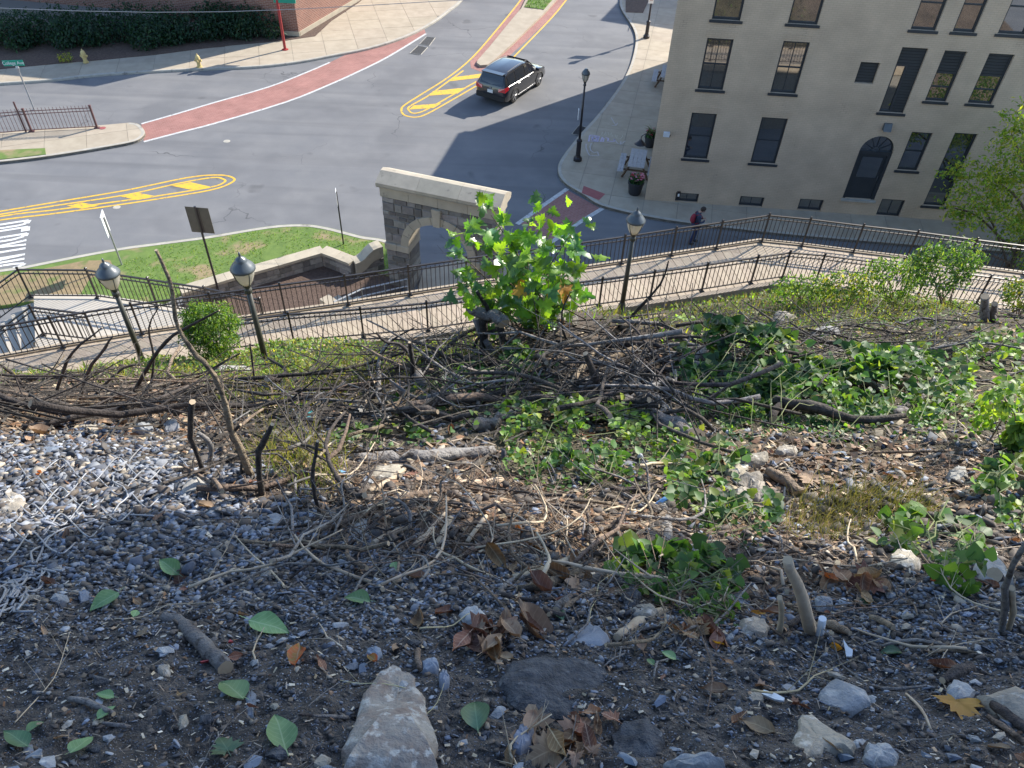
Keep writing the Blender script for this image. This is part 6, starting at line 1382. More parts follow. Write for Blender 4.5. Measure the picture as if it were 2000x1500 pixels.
for i in range(170):
    mn = rm.choice(['rock_grey', 'rock_slate', 'rock_slate', 'rock_tar', 'rock_grey', 'rock_tan']); key = (i % 6, mn)
    if key not in SM: me = MIDS[i % 6].copy(); me.materials.append(M[mn]); SM[key] = me
    s = rm.uniform(.014, .036) * max(.9, _D[i] / 2.4); n = _N[i]; o = link('stone', SM[key]); z = Vector(n); q = z.to_track_quat('Z', 'Y'); o.rotation_euler = (q.to_matrix() @ Matrix.Rotation(rm.uniform(0, 6.28), 3, 'Z')).to_euler(); o.scale = (s, s, s); o.location = tuple(_P[i] + n * s * .15)
    _u, _v, _ = proj(_P[i]); _pl = ('left' if _u < 670 else 'middle' if _u < 1330 else 'right'); _pv = 'upper ' if _v < 1080 else 'lower ' if _v > 1300 else ''; _sz = 'larger' if s > .032 else 'small' if s < .022 else 'loose'
    _nm = {'rock_grey': 'grey', 'rock_slate': 'blue grey slate', 'rock_tar': 'black', 'rock_tan': 'tan'}[mn]
    tag(o, f'{_sz} {_nm} stone in the {_pv}{_pl} of the foreground gravel', 'stone', f'{_nm} stones in the gravel') if True else tag(o, {'rock_grey': 'loose grey stone in the foreground gravel', 'rock_slate': 'loose blue grey slate stone in the foreground gravel', 'rock_tar': 'loose black stone in the foreground gravel', 'rock_tan': 'loose tan stone in the foreground gravel'}[mn], 'stone', {'rock_grey': 'loose grey stones', 'rock_slate': 'loose slate stones', 'rock_tar': 'loose black stones', 'rock_tan': 'loose tan stones'}[mn])

# =================================================================== BRANCHES, LOGS AND STICKS
def limb_mesh(name, pts, rad, mats, n=7, seed=0, rough=.12, sub=3, cut=True, wob=.16, forks=0):
    """a tapering, slightly knotted limb through pts; the ends show cut wood"""
    r = random.Random(seed); P = [np.array(p, float) for p in pts]; out = []; rr = []
    for i in range(len(P) - 1):
        p0 = P[max(i - 1, 0)]; p1 = P[i]; p2 = P[i + 1]; p3 = P[min(i + 2, len(P) - 1)]
        for k in range(sub):
            t = k / sub; out.append(.5 * ((2 * p1) + (-p0 + p2) * t + (2 * p0 - 5 * p1 + 4 * p2 - p3) * t * t + (-p0 + 3 * p1 - 3 * p2 + p3) * t ** 3)); rr.append(rad[i] + (rad[i + 1] - rad[i]) * t)
    out.append(P[-1]); rr.append(rad[-1])
    out = [p + np.array([r.gauss(0, 1), r.gauss(0, 1), r.gauss(0, 1)]) * q * wob for p, q in zip(out, rr)]; rr = [q * (1 + r.uniform(-rough, rough)) for q in rr]
    mb = MB(); mb.tube(out, rr, n, cap=False); L_ = len(out)
    mb.v = [tuple(np.array(v) + (np.array(v) - out[i // n]) * r.uniform(-rough, rough)) for i, v in enumerate(mb.v)]
    mb.cur = 1 if cut else 0; mb.f.append(tuple(range(n - 1, -1, -1))); mb.mi.append(mb.cur); mb.f.append(tuple((L_ - 1) * n + k for k in range(n))); mb.mi.append(mb.cur)
    mb.cur = 0; tot = sum(np.linalg.norm(out[i + 1] - out[i]) for i in range(L_ - 1))
    for k in range(forks):                              # side shoots, forking once more, thinning to a tip
        i = r.randrange(max(1, L_ // 5), L_ - 1); t = out[i + 1] - out[i]; t = t / (np.linalg.norm(t) + 1e-9); d = np.array([r.gauss(0, 1), r.gauss(0, 1), r.gauss(.25, .6)]); d -= t * (d @ t); d /= np.linalg.norm(d) + 1e-9
        l = tot * r.uniform(.12, .4); q = rr[i] * r.uniform(.35, .6); a = out[i]; p1 = a + (t * .75 + d * .65) * l * .5; p2 = a + (t * .9 + d * .85) * l + np.array([0, 0, r.gauss(0, .08) * l]); mb.tube([a, p1, p2], [q, q * .7, q * .25], 5, cap=False)
        if r.random() < .6: d2 = np.array([r.gauss(0, 1), r.gauss(0, 1), r.gauss(.2, .6)]); d2 /= np.linalg.norm(d2); mb.tube([p1, p1 + (t + d2 * .7) * l * .28, p1 + (t + d2 * .9) * l * .5], [q * .5, q * .35, q * .12], 4, cap=False)
    me = mb.mesh(name, mats); me.polygons.foreach_set('use_smooth', [len(p.vertices) == 4 for p in me.polygons]); return me
def along(pts, lift):
    """points on the slope under the given pixels, raised towards the viewer by lift metres"""
    Q = hits([p[0] for p in pts], [p[1] for p in pts]); l = lift if hasattr(lift, '__len__') else [lift] * len(pts)
    return [q + (CC - q) / np.linalg.norm(CC - q) * l[i] for i, q in enumerate(Q)]
def standing(pts, dy=0.0):
    """first pixel is the foot on the slope, the rest rise in the upright plane through it"""
    b = hit(*pts[0]); return [b + np.array([0, 0, -.04])] + [aty(u, v, b[1] + dy * (i + 1)) for i, (u, v) in enumerate(pts[1:])]
def stick(name, P, wpx, m, label, cat, group=None, n=7, seed=0, taper=1.0, cut=True, rough=.12):
    w = wpx if hasattr(wpx, '__len__') else [wpx * (1 + (taper - 1) * i / max(1, len(P) - 1)) for i in range(len(P))]
    rad = [max(.0015, .5 * a / ppm(p)) for a, p in zip(w, P)]; o = link(name, limb_mesh(name, P, rad, [M[m], M['wood_cut']], n, seed, rough, cut=cut)); return tag(o, label, cat, group)
def lay(name, pts, wpx, m, label, cat='branch', lift=.02, **k): return stick(name, along(pts, lift), wpx, m, label, cat, **k)
lay('branch', [(318, 1204), (345, 1212), (375, 1240), (410, 1275), (440, 1302)], [17, 27, 30, 31, 30], 'bark_grey', 'smooth grey cut branch lying on the foreground gravel at left', lift=.02, n=10, seed=1, rough=.05)
stick('branch', standing([(1594, 1234), (1568, 1165), (1540, 1094)], -.01), [26, 23, 20], 'wood_pale', 'pale barkless stick standing up at right of centre', 'branch', n=10, seed=2, rough=.04)
stick('branch', standing([(1526, 1234), (1526, 1195), (1524, 1166)], -.01), [13, 11, 11], 'wood_pale', 'short pale stick just left of the barkless upright stick', 'branch', seed=3)
lay('branch', [(556, 1060), (620, 1040), (690, 1012), (742, 988), (800, 968), (900, 952)], [7, 10, 13, 14, 13, 9], 'bark_brown', 'curved brown branch left of the twig tangle', lift=[.03, .03, .05, .06, .05, .03], seed=4)
lay('log', [(882, 946), (930, 943), (982, 941)], 16, 'wood_pale', 'short barkless tan log below the central vine', 'log', seed=5)
lay('log', [(688, 893), (760, 897), (830, 893), (900, 888), (968, 884)], [26, 30, 29, 26, 22], 'bark_grey', 'long split grey log left of the central vine', 'log', lift=.05, n=9, seed=6, rough=.2)
lay('log', [(1078, 757), (1130, 752), (1192, 752)], [20, 23, 20], 'bark_grey', 'grey log in the middle of the brush pile', 'log', lift=.06, seed=7, n=9)
lay('log', [(1205, 782), (1250, 806), (1300, 832), (1356, 858)], [34, 40, 42, 40], 'bark_grey', 'thick weathered grey log beside the white standing slab', 'log', lift=.08, n=10, seed=8, rough=.15)
lay('branch', [(1040, 838), (1085, 800), (1120, 745), (1150, 700), (1190, 662), (1240, 628), (1300, 618), (1380, 632)], [7, 9, 11, 12, 12, 10, 9, 7], 'bark_brown', 'long crooked branch rising across the right of the brush pile', lift=[.1, .15, .3, .4, .5, .5, .4, .25], seed=9)
lay('branch', [(1120, 690), (1180, 676), (1260, 672), (1300, 680)], [13, 14, 12, 9], 'bark_dark', 'dark curved branch right of the sapling roots', lift=.3, seed=10)
lay('branch', [(1375, 668), (1430, 664), (1480, 672), (1535, 690)], [14, 15, 13, 10], 'bark_dark', 'dark log at the left of the right slope', lift=.12, seed=11)
lay('log', [(1608, 694), (1660, 682), (1720, 680), (1810, 690)], [10, 15, 16, 13], 'bark_grey', 'grey log lying level on the right slope', 'log', lift=.15, seed=12)
lay('branch', [(1430, 905), (1560, 893), (1700, 884), (1840, 880), (2020, 872)], [3, 4, 6, 6, 6], 'bark_brown', 'long thin level branch across the right of the slope', lift=.06, seed=13)
lay('log', [(1500, 918), (1530, 935), (1560, 962)], [18, 26, 22], 'bark_brown', 'ribbed brown bark piece in the sunny patch at right', 'log', lift=.05, n=9, seed=14, rough=.25)
# standing dead stems at left
stick('dead_sapling', standing([(492, 930), (455, 842), (432, 765), (412, 722), (372, 680), (348, 640), (338, 585), (330, 545), (305, 489)], -.015), [17, 13, 11, 10, 9, 8.5, 8.5, 8, 6], 'bark_brown', 'tall crooked bare stem rising over the left walkway fence', 'dead sapling', n=8, seed=15)
stick('dead_sapling', standing([(398, 925), (382, 880), (372, 840), (374, 785)], -.02), [9, 10, 12, 14], 'bark_dark', 'short broken stem left of the tall crooked stem', 'dead sapling', seed=16)
stick('dead_sapling', standing([(510, 965), (505, 905), (512, 868), (532, 828)], -.02), [13, 12, 12, 9], 'bark_dark', 'grey curved stub right of the tall crooked stem', 'dead sapling', seed=17)
stick('dead_sapling', standing([(624, 1000), (612, 950), (614, 900), (620, 862)], -.01), [7, 8, 8, 7], 'bark_dark', 'thin grey upright stub right of the dead saplings', 'dead sapling', seed=18)
stick('dead_sapling', standing([(404, 908), (412, 870), (385, 845)], -.01), [12, 10, 8], 'bark_grey', 'pale twisted stub between the dead saplings', 'dead sapling', seed=19)
stick('dead_sapling', standing([(480, 925), (470, 880), (452, 850), (470, 830)], -.02), [18, 14, 10, 6], 'bark_dark', 'dark side shoot at the foot of the tall crooked stem', 'dead sapling', seed=20)
# the cut stump over the walkway fence, left of the sapling
st_ = thing('cut_stump', 'sawn dark forked stump left of the bright sapling', 'stump', tuple(hit(950, 690))); b0 = hit(950, 690)
def stp(pts, w, nm, m, sd):
    P = [aty(u, v, b0[1] + dy) for u, v, dy in pts]; rad = [.5 * a / ppm(p) for a, p in zip(w, P)]; o = link(nm, limb_mesh(nm, P, rad, [M[m], M['wood_cut']], 9, sd), st_, True); return o
stp([(918, 601, .0), (945, 612, 0), (970, 620, -.05), (984, 632, -.12)], [24, 24, 24, 26], 'limb', 'bark_grey', 1)
stp([(944, 700, 0), (946, 660, 0), (948, 620, 0)], [16, 16, 18], 'limb', 'bark_dark', 2); stp([(965, 690, -.1), (940, 655, 0), (932, 622, .05)], [12, 13, 15], 'limb', 'bark_grey', 3)
stp([(1005, 690, .0), (985, 660, 0), (972, 632, 0)], [16, 15, 14], 'limb', 'bark_dark', 4); stp([(960, 618, 0), (945, 590, 0), (931, 569, 0)], [9, 8, 6], 'limb', 'bark_dark', 5); stp([(925, 680, 0), (940, 655, 0), (985, 640, 0)], [6, 7, 6], 'limb', 'bark_dark', 6)
# charred double stem in front of the brush pile
for pts, w, l in (([(812, 745), (806, 700), (780, 672), (752, 668), (735, 648)], [9, 8, 7, 6, 3], 'black forked shoot with a hooked tip in the middle left'), ([(800, 760), (806, 720), (803, 690), (800, 668)], [10, 9, 8, 7], 'black upright stub beside the forked shoot'), ([(1172, 790), (1168, 750), (1155, 718), (1143, 690)], [17, 15, 14, 12], 'leaning dark stub in the brush pile')):
    stick('dead_sapling', standing(pts, -.01), w, 'bark_dark', l, 'dead sapling', seed=hash(l) % 97 if False else len(l))
lay('log', [(690, 838), (730, 842), (770, 850)], [30, 28, 20], 'bark_dark', 'dark rotten log end left of the white lump', 'log', lift=.08, n=9, seed=22, rough=.25)
lay('log', [(560, 862), (590, 842), (624, 826)], [26, 34, 30], 'bark_dark', 'dark decayed stump wood behind the dead saplings', 'log', lift=.12, n=9, seed=23, rough=.3)
lay('log', [(500, 835), (540, 850), (600, 868), (650, 878)], [10, 16, 18, 10], 'bark_grey', 'splintered grey log beneath the decayed stump wood', 'log', lift=.06, seed=24, rough=.3)
for i, (pts, w, m, l) in enumerate([
    ([(1000, 1128), (1050, 1118), (1120, 1090), (1160, 1070)], [12, 17, 15, 11], 'wood_pale', 'sunlit pale stick at the top of the stick heap'),
    ([(1010, 1150), (1070, 1142), (1130, 1120), (1195, 1105)], [14, 24, 24, 18], 'bark_brown', 'thickest sunlit stick in the stick heap'),
    ([(975, 1152), (1010, 1130), (1068, 1122)], [8, 15, 12], 'bark_grey', 'grey curved stick at the left of the stick heap'),
    ([(1085, 1192), (1130, 1155), (1190, 1118)], [16, 24, 22], 'bark_grey', 'rough grey bark stick at the right of the stick heap'),
    ([(1070, 1200), (1110, 1182), (1165, 1150)], [9, 12, 10], 'bark_brown', 'brown stick at the lower edge of the stick heap'),
    ([(980, 1160), (1030, 1172), (1085, 1168)], [7, 9, 6], 'bark_dark', 'dark curved stick below the stick heap'),
    ([(808, 1066), (835, 1042), (868, 1004)], [13, 13, 12], 'wood_pale', 'peeled stick leaning right in the twig tangle'),
    ([(852, 1064), (866, 1038), (880, 1012)], [11, 12, 12], 'wood_pale', 'short peeled stick beside the leaning peeled stick'),
    ([(912, 1060), (932, 1030), (950, 1008)], [8, 9, 8], 'wood_pale', 'thin peeled stick right of the two peeled sticks'),
    ([(900, 1088), (935, 1068), (975, 1048)], [12, 12, 9], 'bark_brown', 'brown stick at the lower right of the twig tangle'),
    ([(720, 960), (752, 945), (790, 916)], [10, 12, 9], 'wood_pale', 'split pale stick leaning on the tan block of stone'),
    ([(728, 1060), (762, 1045), (800, 1028)], [10, 14, 10], 'wood_pale', 'pale chip of wood left of the peeled sticks'),
    ([(1135, 1038), (1200, 1030), (1270, 1026), (1305, 1000)], [9, 11, 13, 16], 'bark_brown', 'root ended branch right of the twig tangle'),
    ([(1300, 1060), (1304, 1030), (1302, 1000), (1285, 985)], [14, 17, 18, 14], 'bark_grey', 'gnarled root end at the right of the twig tangle'),
    ([(1210, 960), (1255, 985), (1290, 998)], [6, 8, 10], 'bark_grey', 'grey branch running into the gnarled root end'),
    ([(640, 980), (700, 965), (760, 962), (830, 975)], [5, 7, 6, 4], 'bark_dark', 'dark thin branch over the twig tangle'),
    ([(820, 985), (880, 985), (960, 990), (1000, 985)], [10, 12, 11, 7], 'bark_dark', 'dark flat branch shading a hollow in the twig tangle'),
    ([(905, 930), (935, 905), (968, 880)], [9, 12, 8], 'bark_dark', 'short dark stick touching the long split log'),
    ([(1205, 1245), (1245, 1216), (1300, 1190)], [18, 22, 16], 'wood_pale', 'splintered pale wood below the lower vine'),
    ([(1210, 1245), (1250, 1232), (1315, 1218), (1318, 1205)], [4, 6, 6, 4], 'bark_dark', 'dark bent twig over the splintered pale wood'),
    ([(1120, 1080 + 130), (1090, 1200), (1060, 1190)], [10, 14, 10], 'bark_dark', 'dark bark piece beneath the stick heap'),
    ([(1605, 1215), (1640, 1225), (1660, 1236)], [22, 18, 10], 'bark_brown', 'brown root piece right of the upright pale stick'),
    ([(1540, 1180), (1570, 1200), (1600, 1230)], [10, 14, 12], 'bark_brown', 'brown root crossing behind the upright pale stick'),
    ([(1535, 1224), (1560, 1208), (1572, 1195)], [12, 14, 10], 'bark_dark', 'dark stub between the two upright pale sticks'),
    ([(128, 1362), (170, 1372), (222, 1394)], [9, 13, 10], 'bark_grey', 'short grey stick near the left bottom'),
    ([(200, 1412), (240, 1418), (256, 1420)], [7, 9, 7], 'bark_grey', 'small grey stick end near the left bottom corner'),
    ([(582, 1395), (620, 1398), (680, 1402)], [5, 7, 9], 'bark_grey', 'thin grey stick touching the long mottled stone'),
    ([(815, 1270), (818, 1290), (822, 1310)], [11, 12, 11], 'bark_brown', 'stubby stick right of the mottled stone tip'),
    ([(1670, 1320), (1720, 1345), (1810, 1340)], [5, 7, 5], 'bark_grey', 'bent grey twig on the right gravel'),
    ([(1720, 1262), (1790, 1250), (1890, 1270)], [6, 8, 6], 'bark_grey', 'grey branch half buried at right'),
    ([(1815, 1275), (1870, 1270), (1940, 1283)], [5, 8, 5], 'bark_brown', 'brown half buried branch below the grey one'),
    ([(1940, 1378), (1975, 1400), (2020, 1440)], [18, 22, 22], 'bark_dark', 'dark stick under the tan stone at the right edge'),
    ([(1930, 1400), (1970, 1428), (2020, 1462)], [10, 12, 12], 'bark_brown', 'brown stick parallel to the dark one at the right edge'),
    ([(1770, 1355), (1800, 1385), (1818, 1425)], [5, 6, 4], 'wood_pale', 'thin pale twig left of the yellow maple leaf'),
    ([(1840, 1330), (1870, 1312), (1895, 1300)], [12, 26, 20], 'bark_dark', 'dark rotten wood above the yellow maple leaf'),
    ([(1700, 1205), (1725, 1215), (1745, 1226)], [14, 16, 10], 'bark_brown', 'stout short stick right of the barkless upright stick'),
    ([(1390, 965), (1330, 955), (1260, 945)], [4, 7, 5], 'bark_brown', 'brown branch at the right of the central vine'),
    ([(1500, 860), (1530, 825), (1568, 790)], [5, 8, 6], 'bark_grey', 'grey stick poking out of the dark green vines'),
    ([(1770, 770), (1795, 800), (1818, 845)], [12, 15, 10], 'bark_dark', 'black stick in the right vines'),
    ([(2000, 700), (1930, 690), (1870, 692)], [6, 8, 5], 'bark_grey', 'grey root stretching from the right edge')]):
    lay('branch', pts, w, m, l, lift=.025 if pts[0][1] > 1000 else .04, seed=100 + i)
stick('branch', standing([(1966, 1232), (1962, 1180), (1968, 1130), (2004, 1058)], -.02), [12, 14, 13, 11], 'bark_grey', 'grey crooked branch standing at the right edge', 'branch', seed=150)
stick('branch', standing([(1978, 1228), (1978, 1190), (1976, 1150)], -.02), [10, 12, 12], 'wood_pale', 'pale split branch beside the crooked one at the right edge', 'branch', seed=151)
stick('stump', standing([(1938, 1135), (1942, 1118)], -.01), [34, 30], 'bark_dark', 'small sawn stump with pale cut face at the right edge', 'stump', n=10, seed=152)
stick('stump', standing([(1924, 628), (1924, 600), (1926, 578)], -.05), [20, 17, 15], 'bark_grey', 'grey stump right of the pale roots on the right slope', 'stump', seed=153); stick('stump', standing([(1938, 625), (1940, 605), (1943, 592)], -.05), [14, 13, 12], 'bark_grey', 'second thinner stump beside the grey stump', 'stump', seed=154)
# random brush: separate branches, group by group
def brush(n, box, L0, L1, r0, r1, mats, name, label, group, seed, lift=.12, up=.12, cat='branch', ang=None):
    r = random.Random(seed)
    U = [r.uniform(box[0], box[2]) for _ in range(n)]; V = [r.uniform(box[1], box[3]) for _ in range(n)]; Q = hits(U, V)
    for i in range(n):
        a = r.uniform(0, math.pi) if ang is None else r.gauss(*ang); d = np.array([math.cos(a), math.sin(a), 0]); L_ = r.uniform(L0, L1); c = Q[i]; pts = []; bend = r.gauss(0, .18) * L_; px_ = np.array([-d[1], d[0], 0]); k = 5; el = r.gauss(0, up)
        for j in range(k):
            f = j / (k - 1) - .5; p = c + d * L_ * f + px_ * (bend * (4 * f * f) + r.gauss(0, .03) * L_); p[2] = max(float(hgt(p[0], p[1])), p[2] * .6 + .4 * float(hgt(p[0], p[1]))) + lift * r.uniform(.1, 1) + el * L_ * f + abs(el) * L_ * .3; pts.append(p)
        rr = r0 + (r1 - r0) * r.random() ** 2; mm = r.choice(mats); o = link(name, limb_mesh(name, pts, [rr, rr * .95, rr * .85, rr * .7, rr * .45], [M[mm], M['wood_cut']], 6, seed * 100 + i, sub=2, wob=.3, forks=(r.randrange(1, 5) if cat != 'log' else 0)))
        u1, v1, _ = proj(pts[0]); u2, v2, _ = proj(pts[-1]); um = (u1 + u2) / 2; sl = (v2 - v1) / (abs(u2 - u1) + 1e-6) * (1 if u2 > u1 else -1)
        thk = 'thick' if rr > r0 + (r1 - r0) * .45 else 'thin' if rr < r0 + (r1 - r0) * .06 else ''; dirn = 'level' if abs(sl) < .25 else 'upright' if abs(sl) > 1.6 else 'rising' if sl < 0 else 'falling'
        third = ('left end' if um < box[0] + (box[2] - box[0]) / 3 else 'right end' if um > box[0] + (box[2] - box[0]) * 2 / 3 else 'middle')
        colr_ = {'bark_dark': 'blackish', 'bark_grey': 'grey', 'bark_brown': 'brown', 'wood_pale': 'pale', 'straw': 'straw coloured'}[mm]
        tag(o, ' '.join(f'{thk} {dirn} {colr_} {name} at the {third} of {label}'.split()), cat, group)
brush(78, (800, 672, 1330, 825), .5, 2.0, .006, .022, ['bark_dark', 'bark_dark', 'bark_grey'], 'branch', 'the brush pile under the sapling', 'branches of the central brush pile', 5, .2, .12)
brush(36, (-40, 745, 470, 830), .7, 2.2, .006, .026, ['bark_dark', 'bark_dark', 'bark_brown'], 'branch', 'the left brush heap', 'branches of the left brush heap', 6, .14, .08, ang=(.1, .6))
brush(22, (540, 740, 830, 830), .6, 1.7, .006, .024, ['bark_dark', 'bark_grey', 'bark_brown'], 'branch', 'the weeds left of the brush pile', 'branches left of the brush pile', 12, .12, .1)
brush(34, (640, 690, 1950, 835), .3, .95, .028, .065, ['bark_grey', 'bark_brown', 'bark_dark'], 'log', 'the middle of the slope', 'logs in the brush of the middle slope', 13, .10, .06, 'log', ang=(.1, .6))
brush(56, (1330, 615, 1980, 760), .6, 2.0, .006, .024, ['bark_grey', 'bark_dark'], 'branch', 'the brush on the right slope', 'dead branches on the right slope', 7, .18, .1, ang=(.2, .5))
brush(90, (520, 920, 1340, 1130), .15, .6, .003, .010, ['bark_brown', 'bark_grey', 'wood_pale', 'bark_dark'], 'twig', 'the twig tangle', 'twigs of the central tangle', 8, .06, .12, 'twig')
brush(40, (1150, 1060, 1980, 1280), .15, .5, .002, .006, ['bark_brown', 'bark_grey', 'wood_pale'], 'twig', 'the right dirt', 'twigs on the right dirt', 9, .04, .08, 'twig')
brush(22, (30, 1150, 1900, 1480), .12, .32, .0014, .0035, ['wood_pale', 'bark_grey', 'straw'], 'twig', 'the foreground gravel', 'twigs on the foreground gravel', 10, .02, .06, 'twig')
brush(24, (380, 800, 760, 960), .3, .9, .004, .016, ['bark_dark', 'bark_grey', 'bark_brown'], 'branch', 'the dead saplings', 'broken branches by the dead saplings', 11, .12, .15)
# upright bare shoots of the left heap in front of the fence
for i, (pts, w) in enumerate([([(100, 790), (118, 740), (140, 690), (200, 640)], [8, 7, 6, 3]), ([(150, 790), (170, 730), (205, 680), (222, 655)], [8, 7, 6, 3]), ([(250, 780), (300, 700), (340, 655), (428, 606)], [10, 8, 7, 4]), ([(60, 770), (30, 735), (-10, 705)], [8, 6, 4]), ([(290, 770), (300, 700), (290, 640), (310, 600)], [6, 5, 4, 2]), ([(330, 760), (395, 730), (470, 690)], [6, 5, 3]), ([(500, 770), (492, 700), (488, 670)], [4, 4, 3]), ([(180, 770), (240, 720), (280, 712)], [6, 5, 3]), ([(1150, 690), (1105, 660), (1098, 610), (1115, 570)], [6, 5, 4, 2]), ([(1190, 650), (1240, 610), (1290, 555), (1306, 508)], [6, 6, 5, 3]), ([(730, 720), (760, 670), (810, 640)], [5, 4, 3])]):
    stick('dead_shoot', standing(pts, -.01), w, 'bark_dark', ['black bare shoot curving up before the left stairs', 'second black bare shoot before the left stairs', 'longest black bare shoot reaching the round bush', 'black shoot at the left frame edge', 'thin bare shoot left of the round bush', 'low bare shoot below the round bush', 'thin bare shoot under the big clear lamp', 'short arching shoot in the left brush heap', 'bare shoot right of the bright sapling', 'long bare shoot crossing the walkway lamp right of the sapling', 'thin shoot left of the sawn stump'][i], 'dead shoot', seed=300 + i, n=5)
# thin brushwood too fine to count
def brushwood(name, n, mask, L0, L1, rad, seed, label, lift):
    r = np.random.default_rng(seed); P, D, Nn = sample(n, mask, seed, .6); mb = MB()
    for i in range(n):
        a = r.uniform(0, np.pi); d = np.array([np.cos(a), np.sin(a), r.normal(0, .12)]); L_ = r.uniform(L0, L1); c = P[i]; b = np.array([-d[1], d[0], 0]) * r.normal(0, .15) * L_; pts = []
        for f in (-.5, 0, .5): p = c + d * L_ * f + b * (4 * f * f); p[2] = max(p[2], float(hgt(p[0], p[1]))) + lift * r.uniform(.05, 1); pts.append(p)
        q = rad * r.uniform(.5, 1.4); mb.tube(pts, [q, q * .9, q * .5], 3, cap=False)
    o = mb.build(name, M['bark_brown' if seed == 53 else 'bark_dark']); return tag(o, label, None, None, 'stuff')
mbp = mask_any(GU, GV, [(980, 745, 440, 95), (200, 800, 300, 45), (1650, 690, 400, 70), (1750, 640, 280, 45), (600, 850, 200, 60)])
brushwood('brushwood', 480, mbp, .4, 1.4, .008, 51, 'fine grey brushwood in the brush piles', .18); brushwood('brushwood', 420, mbp, .4, 1.3, .007, 52, 'fine dark brushwood in the brush piles', .16)
brushwood('brushwood', 420, mask_any(GU, GV, [(900, 1010, 420, 90), (1300, 1100, 300, 90), (550, 910, 250, 80), (1700, 900, 300, 40)]), .12, .5, .0022, 53, 'fine dry stalks in the twig tangle', .05)

# =================================================================== FALLEN LEAVES
def leaf_mesh(kind, m, curl=.15, seed=0):
    r = random.Random(seed); V = []; F = []
    if kind == 'ovate':
        n = 9; curl = curl * r.uniform(1.0, 3.2)
        for i in range(n):
            t = i / (n - 1); w = .36 * math.sin(math.pi * t ** .78) ** .9 * (1 - .25 * t); y = t - .5
            for s in (-1, -.5, 0, .5, 1): V.append((s * w, y, curl * (.55 * s * s * w * 2 - .9 * y * y) + .012 * math.sin(9 * y + 3 * s) + r.gauss(0, .004)))
        for i in range(n - 1):
            for k in range(4): a = i * 5 + k; F.append((a, a + 1, a + 6, a + 5))
        b = len(V); V += [(-.012, -.5, 0), (.012, -.5, 0), (.008, -.72, .02), (-.008, -.72, .02)]; F.append((b, b + 1, b + 2, b + 3))
    elif kind == 'maple':
        tips = [(-90, .10), (-62, .42), (-48, .30), (-14, .62), (2, .44), (14, .56), (30, .32), (52, .60), (62, .44), (74, .66), (90, .78)]
        out = [(a, q) for a, q in tips] + [(180 - a, q) for a, q in tips[-2:0:-1]]
        V.append((0, -.1, 0)); n = len(out)
        for ring in (.33, .66, 1):
            for a, q in out:
                a = math.radians(a); q2 = q * (ring if ring == 1 else ring * (.35 / q + .65 if q > .35 else 1) * .9); x = q2 * math.cos(a) * .8; y = q2 * math.sin(a) * .8 - .1
                V.append((x, y, curl * (1.6 * x * x - 1.1 * (y + .1) ** 2 + .35 * x * math.sin(5 * y)) + .03 * curl * 4 * math.sin(7 * x + 5 * y + seed) + r.gauss(0, .006)))
        for i in range(n): F.append((0, 1 + i, 1 + (i + 1) % n))
        for g in (0, 1):
            for i in range(n): j = (i + 1) % n; F.append((1 + g * n + i, 1 + (g + 1) * n + i, 1 + (g + 1) * n + j, 1 + g * n + j))
        b = len(V); V += [(-.012, -.15, 0), (.012, -.15, 0), (.008, -.62, -.04), (-.008, -.62, -.04)]; F.append((b, b + 1, b + 2, b + 3))
    elif kind == 'curled':
        n = 10
        for i in range(n):
            t = i / (n - 1); w = .30 * math.sin(math.pi * t ** .85) + .03 * math.sin(11 * t + seed); y = t - .5
            for s in (-1, -.5, 0, .5, 1): A_ = curl * 8 * (.7 + .6 * t); a = s * A_; V.append((w / A_ * math.sin(a), y * (1 - .25 * curl), w / A_ * (1 - math.cos(a)) + curl * 1.1 * (y * y * 2 - .1) + .05 * math.sin(5 * y + seed + 2 * s) + r.gauss(0, .014)))
        for i in range(n - 1):
            for k in range(4): a = i * 5 + k; F.append((a, a + 1, a + 6, a + 5))
        b = len(V); V += [(-.01, -.5, .02), (.01, -.5, .02), (.008, -.75, .05), (-.008, -.75, .05)]; F.append((b, b + 1, b + 2, b + 3))
    me = bpy.data.meshes.new('leaf'); me.from_pydata(V, [], F); me.materials.append(M[m]); me.polygons.foreach_set('use_smooth', [True] * len(F)); me.update(); return me
def put_leaf(u, v, size, kind, m, ang, label, tilt=0.12, curl=.15, up=.012, name='fallen_leaf', group=None, seed=None):
    p = hit(u, v); s = size / ppm(p); n = normal_at(p[0], p[1]); r = random.Random(int(u * 7 + v)); n = n + np.array([r.gauss(0, tilt), r.gauss(0, tilt), r.gauss(0, tilt)]) + .25 * (CC - p) / np.linalg.norm(CC - p); n /= np.linalg.norm(n)
    x = np.array([1, 0, 0]) - n * n[0]; x /= np.linalg.norm(x); y = np.cross(n, x); a = math.radians(ang); X = x * math.cos(a) + y * math.sin(a); Y = np.cross(n, X)
    o = link(name, leaf_mesh(kind, m, curl, int(u))); p = p + n * (up + s * .05); o.matrix_world = Matrix(((X[0] * s, Y[0] * s, n[0] * s, p[0]), (X[1] * s, Y[1] * s, n[1] * s, p[1]), (X[2] * s, Y[2] * s, n[2] * s, p[2]), (0, 0, 0, 1))); return tag(o, label, 'leaf', group)
